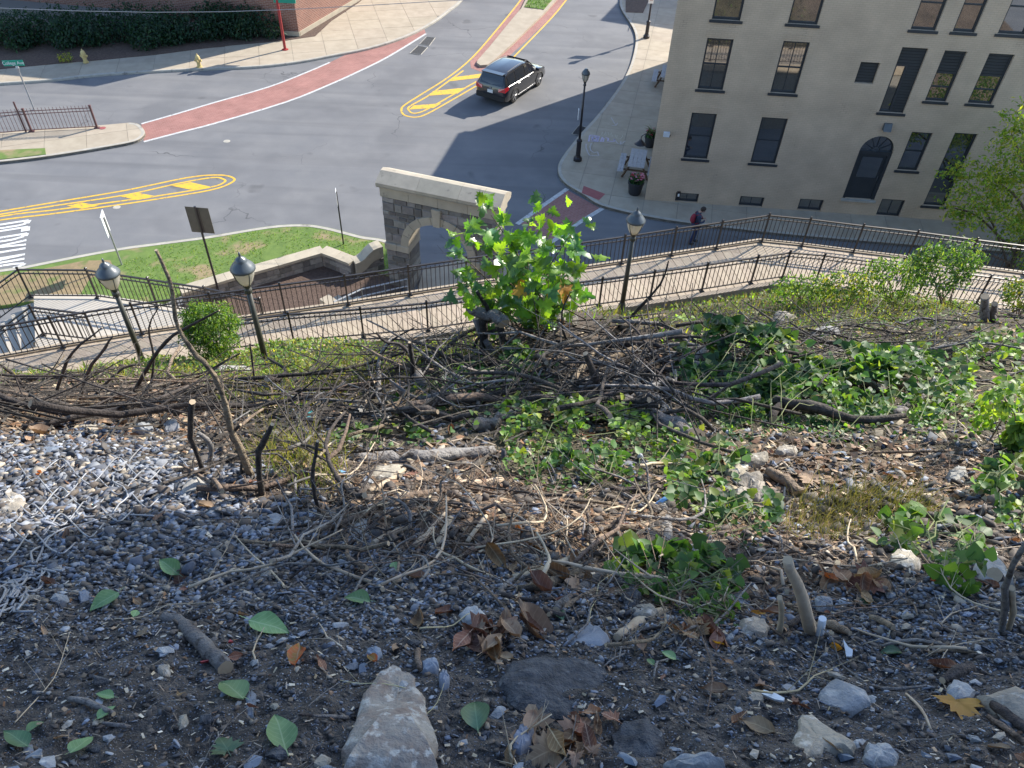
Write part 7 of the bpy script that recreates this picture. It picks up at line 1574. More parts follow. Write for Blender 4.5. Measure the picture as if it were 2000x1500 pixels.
for u, v, s, k, m, a, l in [
    (205, 1180, 62, 'ovate', 'leaf_green', 150, 'green leaf above the cut grey branch'), (524, 1230, 84, 'ovate', 'leaf_green', -95, 'pointed green leaf right of the cut grey branch'), (452, 1357, 86, 'ovate', 'leaf_green', 50, 'pale green leaf left of the slate sliver'),
    (545, 1438, 92, 'ovate', 'leaf_green', 30, 'broad green leaf left of the long mottled stone'), (28, 1453, 66, 'ovate', 'leaf_dark', 70, 'dark green leaf in the bottom left corner'), (160, 1466, 62, 'ovate', 'leaf_green', -10, 'green leaf near the bottom left corner'),
    (70, 1428, 34, 'ovate', 'leaf_green', -30, 'small light green leaf near the bottom left corner'), (698, 1176, 54, 'ovate', 'leaf_green', 80, 'green leaf on the gravel below the twig tangle'), (931, 1404, 88, 'ovate', 'leaf_dark', 8, 'long dark green leaf right of the long mottled stone'),
    (772, 1110, 30, 'ovate', 'leaf_green', 20, 'small green leaf below the peeled sticks'), (1028, 1341, 44, 'ovate', 'leaf_green', -60, 'light green leaf on the flat asphalt chunk'), (440, 1470, 70, 'maple', 'leaf_dark', 40, 'ragged green leaf at the bottom left of centre'),
    (204, 1366, 36, 'ovate', 'leaf_green', 90, 'small yellow green leaf on the grey stick at left'), (262, 1205, 26, 'ovate', 'leaf_green', 10, 'tiny green leaf left of the cut grey branch'), (1304, 1286, 32, 'ovate', 'leaf_green', 60, 'small green leaf on dirt right of the asphalt chunk'),
    (1740, 1282, 44, 'ovate', 'leaf_dark', 85, 'dark green leaf on the right dirt'), (1875, 1390, 96, 'maple', 'leaf_yellow', 170, 'large pale yellow maple leaf at the bottom right'), (1092, 1210, 40, 'ovate', 'leaf_dark', 200, 'narrow green leaf left of the blue grey angular stone'),
    (330, 1110, 52, 'ovate', 'leaf_green', 60, 'green leaf lying in the small hole'), (352, 1130, 46, 'maple', 'leaf_brown', 20, 'brown leaf lying in the small hole'), (210, 1400, 40, 'ovate', 'leaf_green', -25, 'grey green leaf crossing the grey stick at left'),
    (1690, 1180, 30, 'ovate', 'leaf_dark', 80, 'small dark leaf near the round stone behind the upright stick'), (1270, 820 + 480, 22, 'ovate', 'leaf_green', 30, 'tiny leaf near the flat asphalt chunk edge')]:
    put_leaf(u, v, s, k, m, a, l)
for u, v, s, k, m, a, l, c in [
    (586, 1292, 80, 'curled', 'leaf_orange', 10, 'bright orange curled leaf on the gravel left of centre', .16), (308, 1014, 42, 'maple', 'leaf_brown', 200, 'brown oak leaf right of the wire mesh', .3), (400, 994, 44, 'curled', 'leaf_tan', 80, 'tan curled leaf below the pale angular stone', .15), (132, 1050, 36, 'curled', 'leaf_brown', 20, 'brown leaf caught in the wire mesh', .2),
    (92, 1146, 42, 'curled', 'leaf_brown', 70, 'brown leaf below the twisted wire', .2), (730, 1296, 44, 'curled', 'leaf_orange', 40, 'orange brown leaf at the tip of the long mottled stone', .2), (828, 1216, 66, 'curled', 'leaf_brown', 5, 'brown curled leaf left of the rough dirty stone', .2), (868, 1204, 58, 'curled', 'leaf_brown', -50, 'brown curled leaf touching the rough dirty stone', .2),
    (940, 1262, 116, 'curled', 'leaf_brown', 35, 'large shrivelled brown leaf left of centre heap', .22), (968, 1280, 96, 'curled', 'leaf_brown', 10, 'second shrivelled brown leaf in the heap', .24), (1030, 1226, 124, 'curled', 'leaf_tan', 65, 'large tan curled leaf at the top of the heap', .15), (985, 1228, 80, 'curled', 'leaf_tan', 0, 'tan leaf at the left of the large tan leaf', .2),
    (1046, 1412, 74, 'maple', 'leaf_tan', 20, 'tan star shaped maple leaf at the bottom centre', .2), (1128, 1432, 84, 'maple', 'leaf_tan', -30, 'tan maple leaf in the bottom cluster', .45), (1150, 1450, 70, 'curled', 'leaf_brown', 10, 'brown curled leaf in the bottom cluster', .2), (1110, 1465, 60, 'curled', 'leaf_brown', 60, 'dark brown leaf under the bottom cluster', .2), (1062, 1478, 84, 'maple', 'leaf_tan', 120, 'pale tan leaf at the bottom frame edge', .3), (1000, 1485, 50, 'curled', 'leaf_brown', 10, 'reddish leaf at the bottom frame edge', .2),
    (1478, 1428, 74, 'curled', 'leaf_tan', 55, 'tan folded leaf right of the black asphalt lump', .12), (1386, 1246, 84, 'curled', 'leaf_brown', 60, 'reddish brown leaf below the lower vine', .14), (1328, 1246, 84, 'curled', 'leaf_brown', 35, 'torn brown leaf with holes below the lower vine', .1), (1688, 1142, 88, 'maple', 'leaf_brown', 100, 'brown leaf right of the barkless upright stick', .35), (1618, 1136, 44, 'curled', 'leaf_orange', 40, 'orange brown leaf beside the barkless upright stick', .2), (1510, 1205, 54, 'curled', 'leaf_brown', 70, 'reddish leaf left of the short pale stick', .2),
    (1044, 1078, 58, 'curled', 'leaf_brown', 60, 'sunlit brown leaf above the stick heap', .1), (801, 931, 36, 'maple', 'leaf_brown', 30, 'small oak leaf right of the tan block of stone', .3), (1396, 1356, 60, 'curled', 'leaf_tan', 70, 'tan curled leaf above the grey bottom stone', .2), (1845, 1310, 60, 'curled', 'leaf_brown', 60, 'brown leaf on the dark rotten wood', .2), (1930, 1150, 46, 'curled', 'leaf_brown', 30, 'red brown leaf beside the sawn stump', .2), (640, 1365, 24, 'curled', 'leaf_tan', 10, 'tiny tan leaf left of the long mottled stone', .2),
    (1838, 1142, 40, 'curled', 'leaf_orange', 80, 'orange leaf left of the sawn stump', .15), (75, 848, 60, 'curled', 'leaf_tan', 70, 'large tan leaf at the top of the wire mesh', .15), (60, 865, 40, 'curled', 'leaf_tan', 20, 'pinkish tan leaf at the top left of the mesh', .2), (80, 930, 30, 'curled', 'leaf_orange', 70, 'small orange leaf under the mesh', .2), (710, 1120, 46, 'maple', 'leaf_tan', 10, 'pale oak leaf below the curved brown branch', .35), (815, 1132, 46, 'curled', 'leaf_tan', 80, 'pinkish curled leaf below the peeled sticks', .2), (1012, 1034, 28, 'curled', 'leaf_orange', 30, 'small red leaf in the hollow of the twig tangle', .2), (1760, 925, 50, 'curled', 'leaf_tan', 60, 'tan leaf on the sunny right soil', .2), (1580, 940, 56, 'maple', 'leaf_tan', 20, 'large tan leaf on the sunny soil', .3), (1480, 1205, 30, 'curled', 'leaf_yellow', 80, 'small yellow leaf by the lower vine', .15), (1400, 1265, 26, 'curled', 'leaf_yellow', 60, 'tiny yellow leaf on the reddish brown leaf', .15), (1640, 1265, 36, 'curled', 'leaf_yellow', 50, 'yellow tan leaf beside the white plastic sliver', .2), (1260, 1265, 50, 'curled', 'leaf_tan', 0, 'tan leaf behind the blue grey angular stone', .2)]:
    put_leaf(u, v, s, k, m, a, l, curl=c, tilt=.3)
rl = random.Random(17); LM = [leaf_mesh('curled', m, c, i) for i, (m, c) in enumerate([('leaf_brown', .2), ('leaf_tan', .15), ('leaf_brown', .12)])] + [leaf_mesh('maple', 'leaf_brown', .4, 5), leaf_mesh('maple', 'leaf_tan', .35, 6)]
_P, _D, _N = sample(150, np.clip(.35 + gb * .6, 0, 1) * (GV > 800), 91)
for i in range(150):
    s = rl.uniform(.03, .075) * max(.8, _D[i] / 3.0); n = Vector(_N[i] + np.array([rl.gauss(0, .35), rl.gauss(0, .35), 0])).normalized(); o = link('dead_leaf', rl.choice(LM)); o.rotation_euler = (n.to_track_quat('Z', 'Y').to_matrix() @ Matrix.Rotation(rl.uniform(0, 6.28), 3, 'Z')).to_euler(); o.scale = (s, s, s); o.location = tuple(_P[i] + _N[i] * .012)
    _u, _v, _ = proj(_P[i]); _c = 'tan' if 'tan' in o.data.materials[0].name else 'brown'; _k = 'lobed' if len(o.data.vertices) > 55 else 'curled'
    tag(o, f"small dry {_c} {_k} leaf on the {'upper' if _v < 1000 else 'lower' if _v > 1250 else 'middle'} {'left' if _u < 670 else 'centre' if _u < 1330 else 'right'} of the slope", 'leaf', f'small dry {_c} leaves on the slope')

rd = random.Random(23)
for cx, cy, sx, sy, n, nm in ((945, 1255, 70, 38, 14, 'the drift of leaves left of the asphalt chunk'), (1120, 1450, 55, 26, 12, 'the drift of leaves at the bottom centre'), (1360, 1245, 60, 22, 7, 'the leaves below the lower vine'), (1680, 1150, 60, 20, 6, 'the leaves right of the barkless stick'), (1060, 1120, 90, 40, 8, 'the sunlit leaves by the stick heap')):
    for i in range(n):
        u = rd.gauss(cx, sx * .6); v = rd.gauss(cy, sy * .6); p = hit(u, v); s = rd.uniform(34, 74) / ppm(p); me = rd.choice(LM); o = link('dead_leaf', me); nn = Vector(normal_at(p[0], p[1]) + np.array([rd.gauss(0, .4), rd.gauss(-.1, .4), .1])).normalized(); o.rotation_euler = (nn.to_track_quat('Z', 'Y').to_matrix() @ Matrix.Rotation(rd.uniform(0, 6.28), 3, 'Z')).to_euler(); o.scale = (s, s, s * rd.uniform(.8, 1.6)); o.location = tuple(p + np.array([0, 0, .02 + .01 * (i % 3)]))
        tag(o, f"{'large' if s > .075 else 'small'} {'tan' if 'tan' in me.materials[0].name else 'brown'} {'lobed' if len(me.vertices) > 55 else 'curled'} leaf in {nm}", 'leaf', nm[4:])
# =================================================================== WIRE MESH, PLASTIC SCRAPS
wm = thing('wire_mesh', 'crumpled galvanised chain link mesh over the left gravel mound', 'wire mesh', tuple(hit(150, 980)))
rw_ = random.Random(3)
def wire_part(U, V, lift, rad=.0042):
    Q = hits(U, V); P = [q + (CC - q) / np.linalg.norm(CC - q) * (lift + rw_.uniform(0, .03)) for q in Q]; Pp = [np.array(p) for p in smooth_line([tuple(p) for p in P], 2)]; mb = MB(); mb.tube(Pp, rad, 5); mb.build('wire', M['wire'], wm, True, smooth=True)
for k in range(7):
    x1 = [330, 350, 345, 320, 270, 210, 150][k]; y0 = 856 + k * 36; U = []; V = []; s = 1 if k % 2 else -1
    x = -50
    while x < x1:
        yy = y0 + .13 * x * (1 - k / 6) + 16 * math.sin(x / 90 + k * .5); U += [x - 7, x + 7, x + 29]; V += [yy + 21 * s, yy + 23 * s, yy + rw_.uniform(-4, 4)]; x += 56; s = -s
    wire_part(U, V, .03, .0036)
for k in range(16):
    cx = rw_.uniform(-20, 80); cy = 1185 - cx * .85 + rw_.uniform(-34, 26); a0 = -.75 + rw_.gauss(0, .3); L_ = rw_.uniform(50, 130); U = []; V = []
    for j in range(7): f = j / 6 - .5; U.append(cx + L_ * f * math.cos(a0) + rw_.uniform(-7, 7) + 9 * math.sin(j * 2.2)); V.append(cy + L_ * f * math.sin(a0) + rw_.uniform(-6, 6) + 9 * math.cos(j * 2.2))
    wire_part(U, V, .03)
for U, V in (([80, 130, 150, 160, 240, 300], [1060, 1020, 1000, 1010, 1005, 1008]), ([60, 80, 95, 130, 160, 190], [1120, 1080, 1050, 1030, 1025, 1015]), ([220, 232, 250, 240, 220, 226], [1005, 985, 970, 950, 940, 920])): wire_part(U, V, .03)
def shard(u, v, pts, m, label, th=.006, cat='plastic scrap'):
    p = hit(u, v); k = 1 / ppm(p); n = normal_at(p[0], p[1]) + .6 * (CC - p) / np.linalg.norm(CC - p); n /= np.linalg.norm(n); x = np.array([1, 0, 0]) - n * n[0]; x /= np.linalg.norm(x); y = np.cross(n, x); mb = MB(); mb.prism([(a * k, -b * k) for a, b in pts], 0, th); o = mb.build('plastic_scrap', M[m]); p = p + n * .01; o.matrix_world = Matrix(((x[0], y[0], n[0], p[0]), (x[1], y[1], n[1], p[1]), (x[2], y[2], n[2], p[2]), (0, 0, 0, 1))); return tag(o, label, cat)
shard(1510, 1368, [(-20, -10), (-12, -18), (8, -4), (20, 10), (16, 16), (2, 10)], 'plastic_white', 'pale blue plastic shard near the oval pebble'); shard(1655, 1275, [(-6, 14), (0, -24), (4, -6), (10, 2), (4, 16)], 'plastic_white', 'thin white plastic sliver near the yellow tan leaf')
shard(664, 928, [(-10, 4), (-4, -8), (10, -6), (8, 6)], 'plastic_blue', 'small blue plastic scrap left of the tan block of stone'); shard(1290, 985, [(-20, 6), (10, -12), (20, -6), (-16, 12)], 'plastic_blue', 'flat blue plastic piece below the central vine'); shard(450, 1250 + 10, [(-4, 3), (5, 0), (-3, -4)], 'red_pole', 'tiny red plastic chip above the pale green leaf'); shard(400, 1300, [(-6, 3), (8, -4), (5, -5), (-8, 1)], 'red_pole', 'tiny red plastic strip under the cut grey branch')
stick('plastic_pipe', standing([(1607, 1240), (1607, 1208)], 0), [15, 15], 'plastic_white', 'short white plastic pipe stub beside the barkless upright stick', 'pipe', n=10, seed=1, cut=False, rough=0); stick('plastic_pipe', along([(590, 838), (600, 822), (608, 806)], .25), [9, 9, 9], 'plastic_teal', 'teal plastic stick end poking from the decayed stump wood', 'pipe', n=8, seed=2, cut=False, rough=0)
mb = MB(); p = hit(776, 1137); sphere(mb, (0, 0, 0), 9 / ppm(p), 10, 7, (1, 1.15, .95)); o = mb.build('acorn', M['leaf_tan'], smooth=True, loc=tuple(p + np.array([0, 0, .008]))); tag(o, 'smooth round acorn below the twig tangle', 'acorn')

# =================================================================== PLANTS
HEART = np.array([(0, 0, 0), (.32, -.10, .07), (.52, .22, .10), (.34, .62, .05), (0, 1, -.10), (-.34, .62, .05), (-.52, .22, .10), (-.32, -.10, .07), (0, .4, -.02)])
HEARTF = np.array([(8, 0, 1), (8, 1, 2), (8, 2, 3), (8, 3, 4), (8, 4, 5), (8, 5, 6), (8, 6, 7), (8, 7, 0)])
def leaf_field(name, P, size, cols, parent=None, T=HEART, F=HEARTF, tilt=.45, seed=1, up=None, m='foliage', asp=1.0, rel=None):
    r = np.random.default_rng(seed); N = len(P); s = r.uniform(.4, 1.5, N)[:, None] * size * np.array([[asp, 1, 1]]); R = rot_axes(N, tilt, r, up); c = np.array(cols)[r.integers(0, len(cols), N)] * r.uniform(.5, 1.5, (N, 1))
    o = link(name, scatter_mesh(name, T, F, P, R, s, M[m], c), parent, parent is not None); return o
GR = {'vine': [(.065, .15, .038), (.085, .18, .045), (.12, .22, .05), (.05, .115, .035), (.17, .23, .05)], 'dark': [(.018, .058, .02), (.026, .075, .026), (.034, .09, .03), (.05, .115, .04)], 'bright': [(.16, .29, .045), (.20, .33, .05), (.25, .34, .06), (.12, .24, .04)], 'yellow': [(.26, .31, .05), (.33, .34, .055), (.17, .26, .045), (.36, .32, .06)],
      'olive': [(.10, .11, .035), (.13, .12, .045), (.16, .14, .06), (.08, .10, .03)], 'dry': [(.26, .22, .12), (.20, .17, .09), (.14, .15, .06), (.10, .13, .04)]}
def vine(blobs, n, size, cols, label, lift, seed, stems=10, name='vine', cat='vine'):
    m = mask_any(GU, GV, blobs) * np.clip(.4 + 2.8 * fbm(GU / 26, GV / 20, 3, seed), 0, 1); P, D, Nn = sample(int(n * .85), m, seed, .3); n = len(P); r = np.random.default_rng(seed); base = hit(blobs[0][0], blobs[0][1]); t = thing(name, label, cat, tuple(base))
    ll = lift * r.random(n) ** 1.4 * (1 + .5 * fbm(P[:, 0] * 2, P[:, 1] * 2, 2, seed)); P = P + np.array([0, 0, 1]) * ll[:, None] + Nn * .01
    o = leaf_field('foliage', P, size, cols, t, seed=seed, tilt=.55); o['kind'] = 'stuff'
    mb = MB()
    for k in range(stems):
        i, j = r.integers(0, n, 2); a, b = P[i], P[j]; dd = np.linalg.norm(b - a)
        if dd > 1.6: b = a + (b - a) / dd * 1.6
        pts = []
        for f in np.linspace(0, 1, 6): p = a + (b - a) * f + r.normal(0, .02, 3); p[2] = max(p[2], float(hgt(p[0], p[1]))) + lift * .4 * math.sin(math.pi * f); pts.append(p)
        mb.tube(pts, [.003, .003, .0026, .0022, .002, .001], 4)
    mb.build('stem', M['stem'], t, True); return t
vine([(1130, 870, 130, 60), (1060, 850, 120, 40), (1230, 880, 130, 50)], 1100, .036, GR['vine'] + GR['bright'][:2] + GR['yellow'][:1], 'leafy climbing vine sprawling over the middle of the slope', .16, 61, 24)
vine([(1100, 930, 100, 45), (1180, 935, 70, 35)], 330, .038, GR['vine'], 'lower strand of vine hanging toward the twig tangle', .10, 62, 12)
vine([(1320, 1140, 95, 50), (1370, 1190, 75, 50), (1230, 1110, 50, 26)], 340, .042, GR['vine'], 'small vine with yellowish leaves right of the stick heap', .07, 63, 16)
vine([(1370, 930, 70, 50), (1350, 970, 60, 40)], 240, .042, GR['vine'], 'vine strands left of the sunny stone cluster', .10, 64, 10)
vine([(1440, 790, 130, 70), (1400, 740, 80, 40)], 1200, .058, GR['dark'] + GR['vine'], 'dark leafy vine left in the right hand thicket', .35, 65, 14)
vine([(1560, 800, 130, 60), (1600, 760, 120, 40)], 1300, .058, GR['vine'] + GR['dark'][2:] + GR['bright'][:1], 'dark leafy vine in the middle of the right hand thicket', .35, 66, 14)
vine([(1720, 790, 130, 65), (1680, 830, 120, 40)], 1100, .056, GR['dark'] + GR['vine'], 'dark leafy vine at the foot of the right hand thicket', .3, 67, 12)
vine([(1880, 800, 120, 70), (1930, 740, 90, 60)], 1100, .056, GR['vine'] + GR['bright'], 'lighter leafy vine at the right end of the thicket', .3, 68, 14)
vine([(1430, 700, 90, 30), (1340, 690, 50, 40), (1330, 770, 40, 60)], 420, .055, GR['bright'], 'bright sunlit vine shoots between brush pile and thicket', .4, 69, 14)
vine([(960, 770, 120, 40), (880, 800, 120, 40), (1010, 745, 60, 30)], 520, .055, GR['dark'] + GR['vine'], 'leafy weeds growing through the central brush pile', .2, 70, 10)
vine([(1420, 1040, 60, 40), (1460, 1025, 40, 24)], 260, .036, GR['dark'] + GR['vine'], 'dark leafy weed beside the dry grass tuft', .14, 71, 6)
vine([(1960, 960, 60, 40), (1990, 1010, 40, 40)], 200, .05, GR['vine'], 'leafy weed at the right frame edge', .14, 72, 8)
vine([(1790, 1060, 90, 34), (1850, 1080, 60, 40)], 170, .045, GR['vine'], 'scattered leafy weed right of the dry grass tuft', .10, 73, 8)
vine([(1380, 1025, 40, 20), (1330, 990, 30, 14)], 70, .04, GR['vine'], 'small leafy sprig by the gnarled root end', .08, 74, 4)
vine([(700, 870, 60, 18), (830, 860, 80, 18)], 170, .045, GR['vine'], 'low weeds along the long split log', .08, 75, 5)
# ground cover of the lit banks
def cover(name, n, blobs, size, cols, seed, label, lift, tilt=.7, farpow=.6):
    P, D, Nn = sample(n, mask_any(GU, GV, blobs), seed, farpow); r = np.random.default_rng(seed)
    if OUTER: P = P[P[:, 1] > 5]; n = len(P)
    P = P + np.array([0, 0, 1]) * (lift * r.random(n) ** 1.6)[:, None]; o = leaf_field(name, P, size, cols, None, T=LEAFQ, F=LEAFF, seed=seed, tilt=tilt, asp=.55); return tag(o, label, None, None, 'stuff')
cover('ground_cover', 9000, [(330, 690, 560, 45), (640, 690, 330, 50), (760, 660, 150, 30), (880, 655, 110, 18)], .085, GR['bright'] + GR['yellow'] + GR['vine'], 81, 'sunlit weedy ground cover on the left bank by the walkway', .16)
cover('ground_cover', 4200, [(1380, 600, 240, 50), (1580, 595, 200, 50), (1740, 590, 160, 50), (1560, 650, 130, 36)], .085, GR['bright'] + GR['vine'] + GR['olive'] + GR['dry'], 82, 'sunlit weedy ground cover on the right bank by the walkway', .2)
cover('ground_cover', 3800, [(520, 740, 330, 40), (640, 770, 150, 30), (150, 730, 240, 30), (850, 720, 120, 40), (1880, 680, 190, 50), (1660, 660, 200, 30)], .07, GR['vine'] + GR['olive'] + GR['dry'], 83, 'mixed weeds and dry grass below the lit bank', .12)
OUTER = True
cover('ground_cover', 5000, [(0, 0, 1, 1)], .08, GR['vine'] + GR['bright'] + GR['olive'], 90, 'weedy ground cover on the slope beside the view', .14)
OUTER = False
BLADE = np.array([(-.5, 0, 0), (.5, 0, 0), (.35, .12, .5), (-.35, .12, .5), (0, .42, 1.0)]); BLADEF = np.array([(0, 1, 2), (0, 2, 3), (3, 2, 4)])
def blades(name, P, h, w, cols, seed, label, kind='stuff', parent=None, tilt=.28):
    r = np.random.default_rng(seed); n = len(P); hh = r.uniform(.5, 1.3, n) * h; S = np.stack([np.full(n, w) * r.uniform(.7, 1.3, n), hh, hh], 1); R = rot_axes(n, tilt, r); c = np.array(cols)[r.integers(0, len(cols), n)] * r.uniform(.7, 1.3, (n, 1)); o = link(name, scatter_mesh(name, BLADE, BLADEF, P, R, S, M['grass'], c), parent, parent is not None)
    return tag(o, label, None, None, kind)
P, D, Nn = sample(8000, mask_any(GU, GV, [(330, 695, 560, 50), (640, 705, 330, 60), (780, 665, 170, 35), (560, 770, 130, 40), (1400, 600, 260, 50), (1650, 590, 260, 45)]), 84, .7); blades('grass', P, .22, .014, GR['bright'] + GR['yellow'] + GR['dry'] + GR['olive'], 84, 'tall rough grass on the sunlit banks')
P, D, Nn = sample(850, mask_any(GU, GV, [(1665, 1010, 140, 50), (1590, 1040, 60, 26)]), 85, .3); tg = thing('grass_tuft', 'dry olive grass tuft on the sunny right soil', 'grass', tuple(hit(1660, 1020))); blades('blades', P, .17, .003, [(.085, .10, .035), (.12, .12, .045), (.15, .14, .065), (.20, .17, .09)], 85, None, 'stuff', tg, .35)
P, D, Nn = sample(420, mask_any(GU, GV, [(610, 930, 70, 45), (540, 905, 50, 30)]), 86, .3); tg = thing('grass_tuft', 'yellow foxtail grass by the dead saplings', 'grass', tuple(hit(600, 940))); blades('blades', P, .20, .004, GR['dry'] + GR['yellow'], 86, None, 'stuff', tg, .3)
P, D, Nn = sample(500, mask_any(GU, GV, [(520, 800, 90, 40), (660, 760, 60, 40)]), 87, .3); tg = thing('grass_tuft', 'brown grass patch behind the tall crooked stem', 'grass', tuple(hit(520, 800))); blades('blades', P, .22, .006, GR['dry'] + GR['olive'], 87, None, 'stuff', tg, .35)
# lawn blades on the garden lawn
r_ = np.random.default_rng(9); n = 15000; lx = r_.uniform(-22, -4.5, n); ly = r_.uniform(19.5, 29.5, n)
def inside(x, y, poly):
    ins = np.zeros(len(x), bool); j = len(poly) - 1
    for i in range(len(poly)):
        xi, yi = poly[i]; xj, yj = poly[j]; c = ((yi > y) != (yj > y)) & (x < (xj - xi) * (y - yi) / (yj - yi + 1e-12) + xi); ins ^= c; j = i
    return ins
gp2 = [tuple(p) for p in offset_line(K4, -.3)] + [tuple(p) for p in gpoly[len(K4):]]
ok = inside(lx, ly, gp2); dry = fbm(lx * .8, ly * .8, 3, 5)[ok]; Pg = np.stack([lx[ok], ly[ok], np.full(ok.sum(), .125)], 1)
Pg = Pg[dry + np.clip((-14.2 - Pg[:, 0]) * .25, 0, .6) < .24]; blades('lawn_grass', Pg, .09, .03, [(.12, .24, .03), (.14, .28, .035), (.18, .30, .04), (.24, .28, .07)], 88, 'short green lawn grass behind the stone wall', tilt=.4)
n = 2600; ip = [tuple(p) for p in px([(1024, 14), (1062, 19), (1136, -66), (1070, -66)], .19)]; xs = r_.uniform(min(p[0] for p in ip), max(p[0] for p in ip), n); ys = r_.uniform(min(p[1] for p in ip), max(p[1] for p in ip), n); ok = inside(xs, ys, ip); blades('island_grass_blades', np.stack([xs[ok], ys[ok], np.full(ok.sum(), .19)], 1), .16, .05, [(.07, .16, .03), (.09, .19, .035)], 89, 'grass blades on the traffic island')

# ---- bright sapling: every leaf its own part
sb = hit(1042, 655); sy = sb[1]; sap = thing('maple_sapling', 'bright green maple sapling with backlit lobed leaves on the crest', 'sapling', tuple(sb)); rs_ = np.random.default_rng(4)
def spx(u, v, dy=0): return aty(u, v, sy + dy)
TIPS = [(940, 385, .1), (905, 425, -.1), (880, 478, .0), (895, 545, -.2), (985, 440, .15), (1022, 398, 0), (1060, 425, .2), (1112, 430, -.1), (1110, 500, .1), (1120, 560, -.2), (1015, 500, -.35), (960, 520, -.3), (1065, 520, -.3), (930, 590, -.2), (1080, 600, -.15), (1000, 570, -.35)]
LMAP = [leaf_mesh('maple', m_, c, i) for i, (c, m_) in enumerate(((.25, 'leaf_maple'), (.45, 'leaf_maple_dark'), (.6, 'leaf_maple'), (.8, 'leaf_maple_dark')))]; LYEL = leaf_mesh('maple', 'leaf_yellow', .4, 9)
nl = 0
for ti, (u, v, dy) in enumerate(TIPS):
    u = 1020 + (u - 1008) * .90; v = v + 34 * (640 - v) / 250; tip = spx(u, v, dy); b = spx(1042 + rs_.uniform(-32, 32), 652, 0); mid = (b * .45 + tip * .55) + np.array([(tip[0] - b[0]) * -.12, 0, .05]); pts = [b, b * .6 + mid * .4, mid, tip]
    o = link('stem', limb_mesh('stem', pts, [.012, .010, .007, .003], [M['bark_brown'], M['stem']], 5, ti, sub=2), sap, True)
    for k in range(19):
        f = .25 + .75 * (k / 14) ** .8; p = (pts[0] * (1 - f) ** 2 + 2 * pts[2] * f * (1 - f) + pts[3] * f * f) + rs_.normal(0, .095, 3) * np.array([1, 1, .9])
        u2, v2, _ = proj(p)
        if v2 > 645: continue
        s = rs_.uniform(.095, .205) * (1.1 if f > .6 else .95); yel = v2 > 565 and rs_.random() < .035
        n = np.array([0, -.35, .75]) + rs_.normal(0, .5, 3); n /= np.linalg.norm(n); q = Vector(n).to_track_quat('Z', 'Y').to_matrix() @ Matrix.Rotation(rs_.uniform(0, 6.28), 3, 'Z')
        o = link('leaf', LYEL if yel else LMAP[int(rs_.integers(0, 4))], sap); o.location = tuple(p - sb); o.scale = (s * 1.0,) * 3; o.rotation_euler = q.to_euler(); nl += 1
for k in range(8):
    p = spx(rs_.uniform(985, 1110), rs_.uniform(600, 650), rs_.uniform(-.3, .1)); o = link('dead_leaf', LM[int(rs_.integers(0, 5))], sap); o.location = tuple(p - sb); s = rs_.uniform(.1, .2); o.scale = (s, s, s); o.rotation_euler = tuple(rs_.uniform(-1.2, 1.2, 3))

# ---- shrubs and trees
def shrub(base, label, blobs, leaf, n, cols, cat='shrub', name='shrub', stems=8, seed=0, tilt=.8, asp=.5, srad=.015, group=None, T=LEAFQ, F=LEAFF):
    r = np.random.default_rng(seed); t = thing(name, label, cat, tuple(base), group=group); base = np.array(base); tot = sum(b[1][0] * b[1][1] for b in blobs); P = []; U_ = []
    for c, rad in blobs:
        k = max(8, int(n * rad[0] * rad[1] / tot)); d = r.normal(0, 1, (k, 3)); d /= np.linalg.norm(d, axis=1)[:, None]; kk = r.uniform(.25, 1, k) ** .4; lump = 1 + .22 * np.sin(d[:, 0] * 7 + seed) * np.cos(d[:, 1] * 6 + d[:, 2] * 5); q = d * (kk * lump)[:, None] * np.array(rad) + np.array(c); P.append(q); U_.append(d * .6 + np.array([0, -.2, .6]))
    P = np.concatenate(P); U_ = np.concatenate(U_); s = r.uniform(.65, 1.35, len(P))[:, None] * leaf * np.array([[asp, 1, 1]]); R = rot_axes(len(P), tilt, r, U_); c = np.array(cols)[r.integers(0, len(cols), len(P))] * r.uniform(.65, 1.3, (len(P), 1)); o = link('foliage', scatter_mesh('foliage', T, F, P, R, s, M['foliage'], c), t); o['kind'] = 'stuff'
    for k in range(stems):
        b = blobs[k % len(blobs)]; tip = np.array(b[0]) + r.normal(0, .3, 3) * np.array(b[1]); a = np.array([r.normal(0, .08), r.normal(0, .08), -.1]); mid = a * .5 + tip * .5 + r.normal(0, .06, 3); link('stem', limb_mesh('stem', [a, mid, tip], [srad, srad * .7, srad * .3], [M['bark_brown'], M['wood_cut']], 5, seed + k, sub=3), t)
    return t
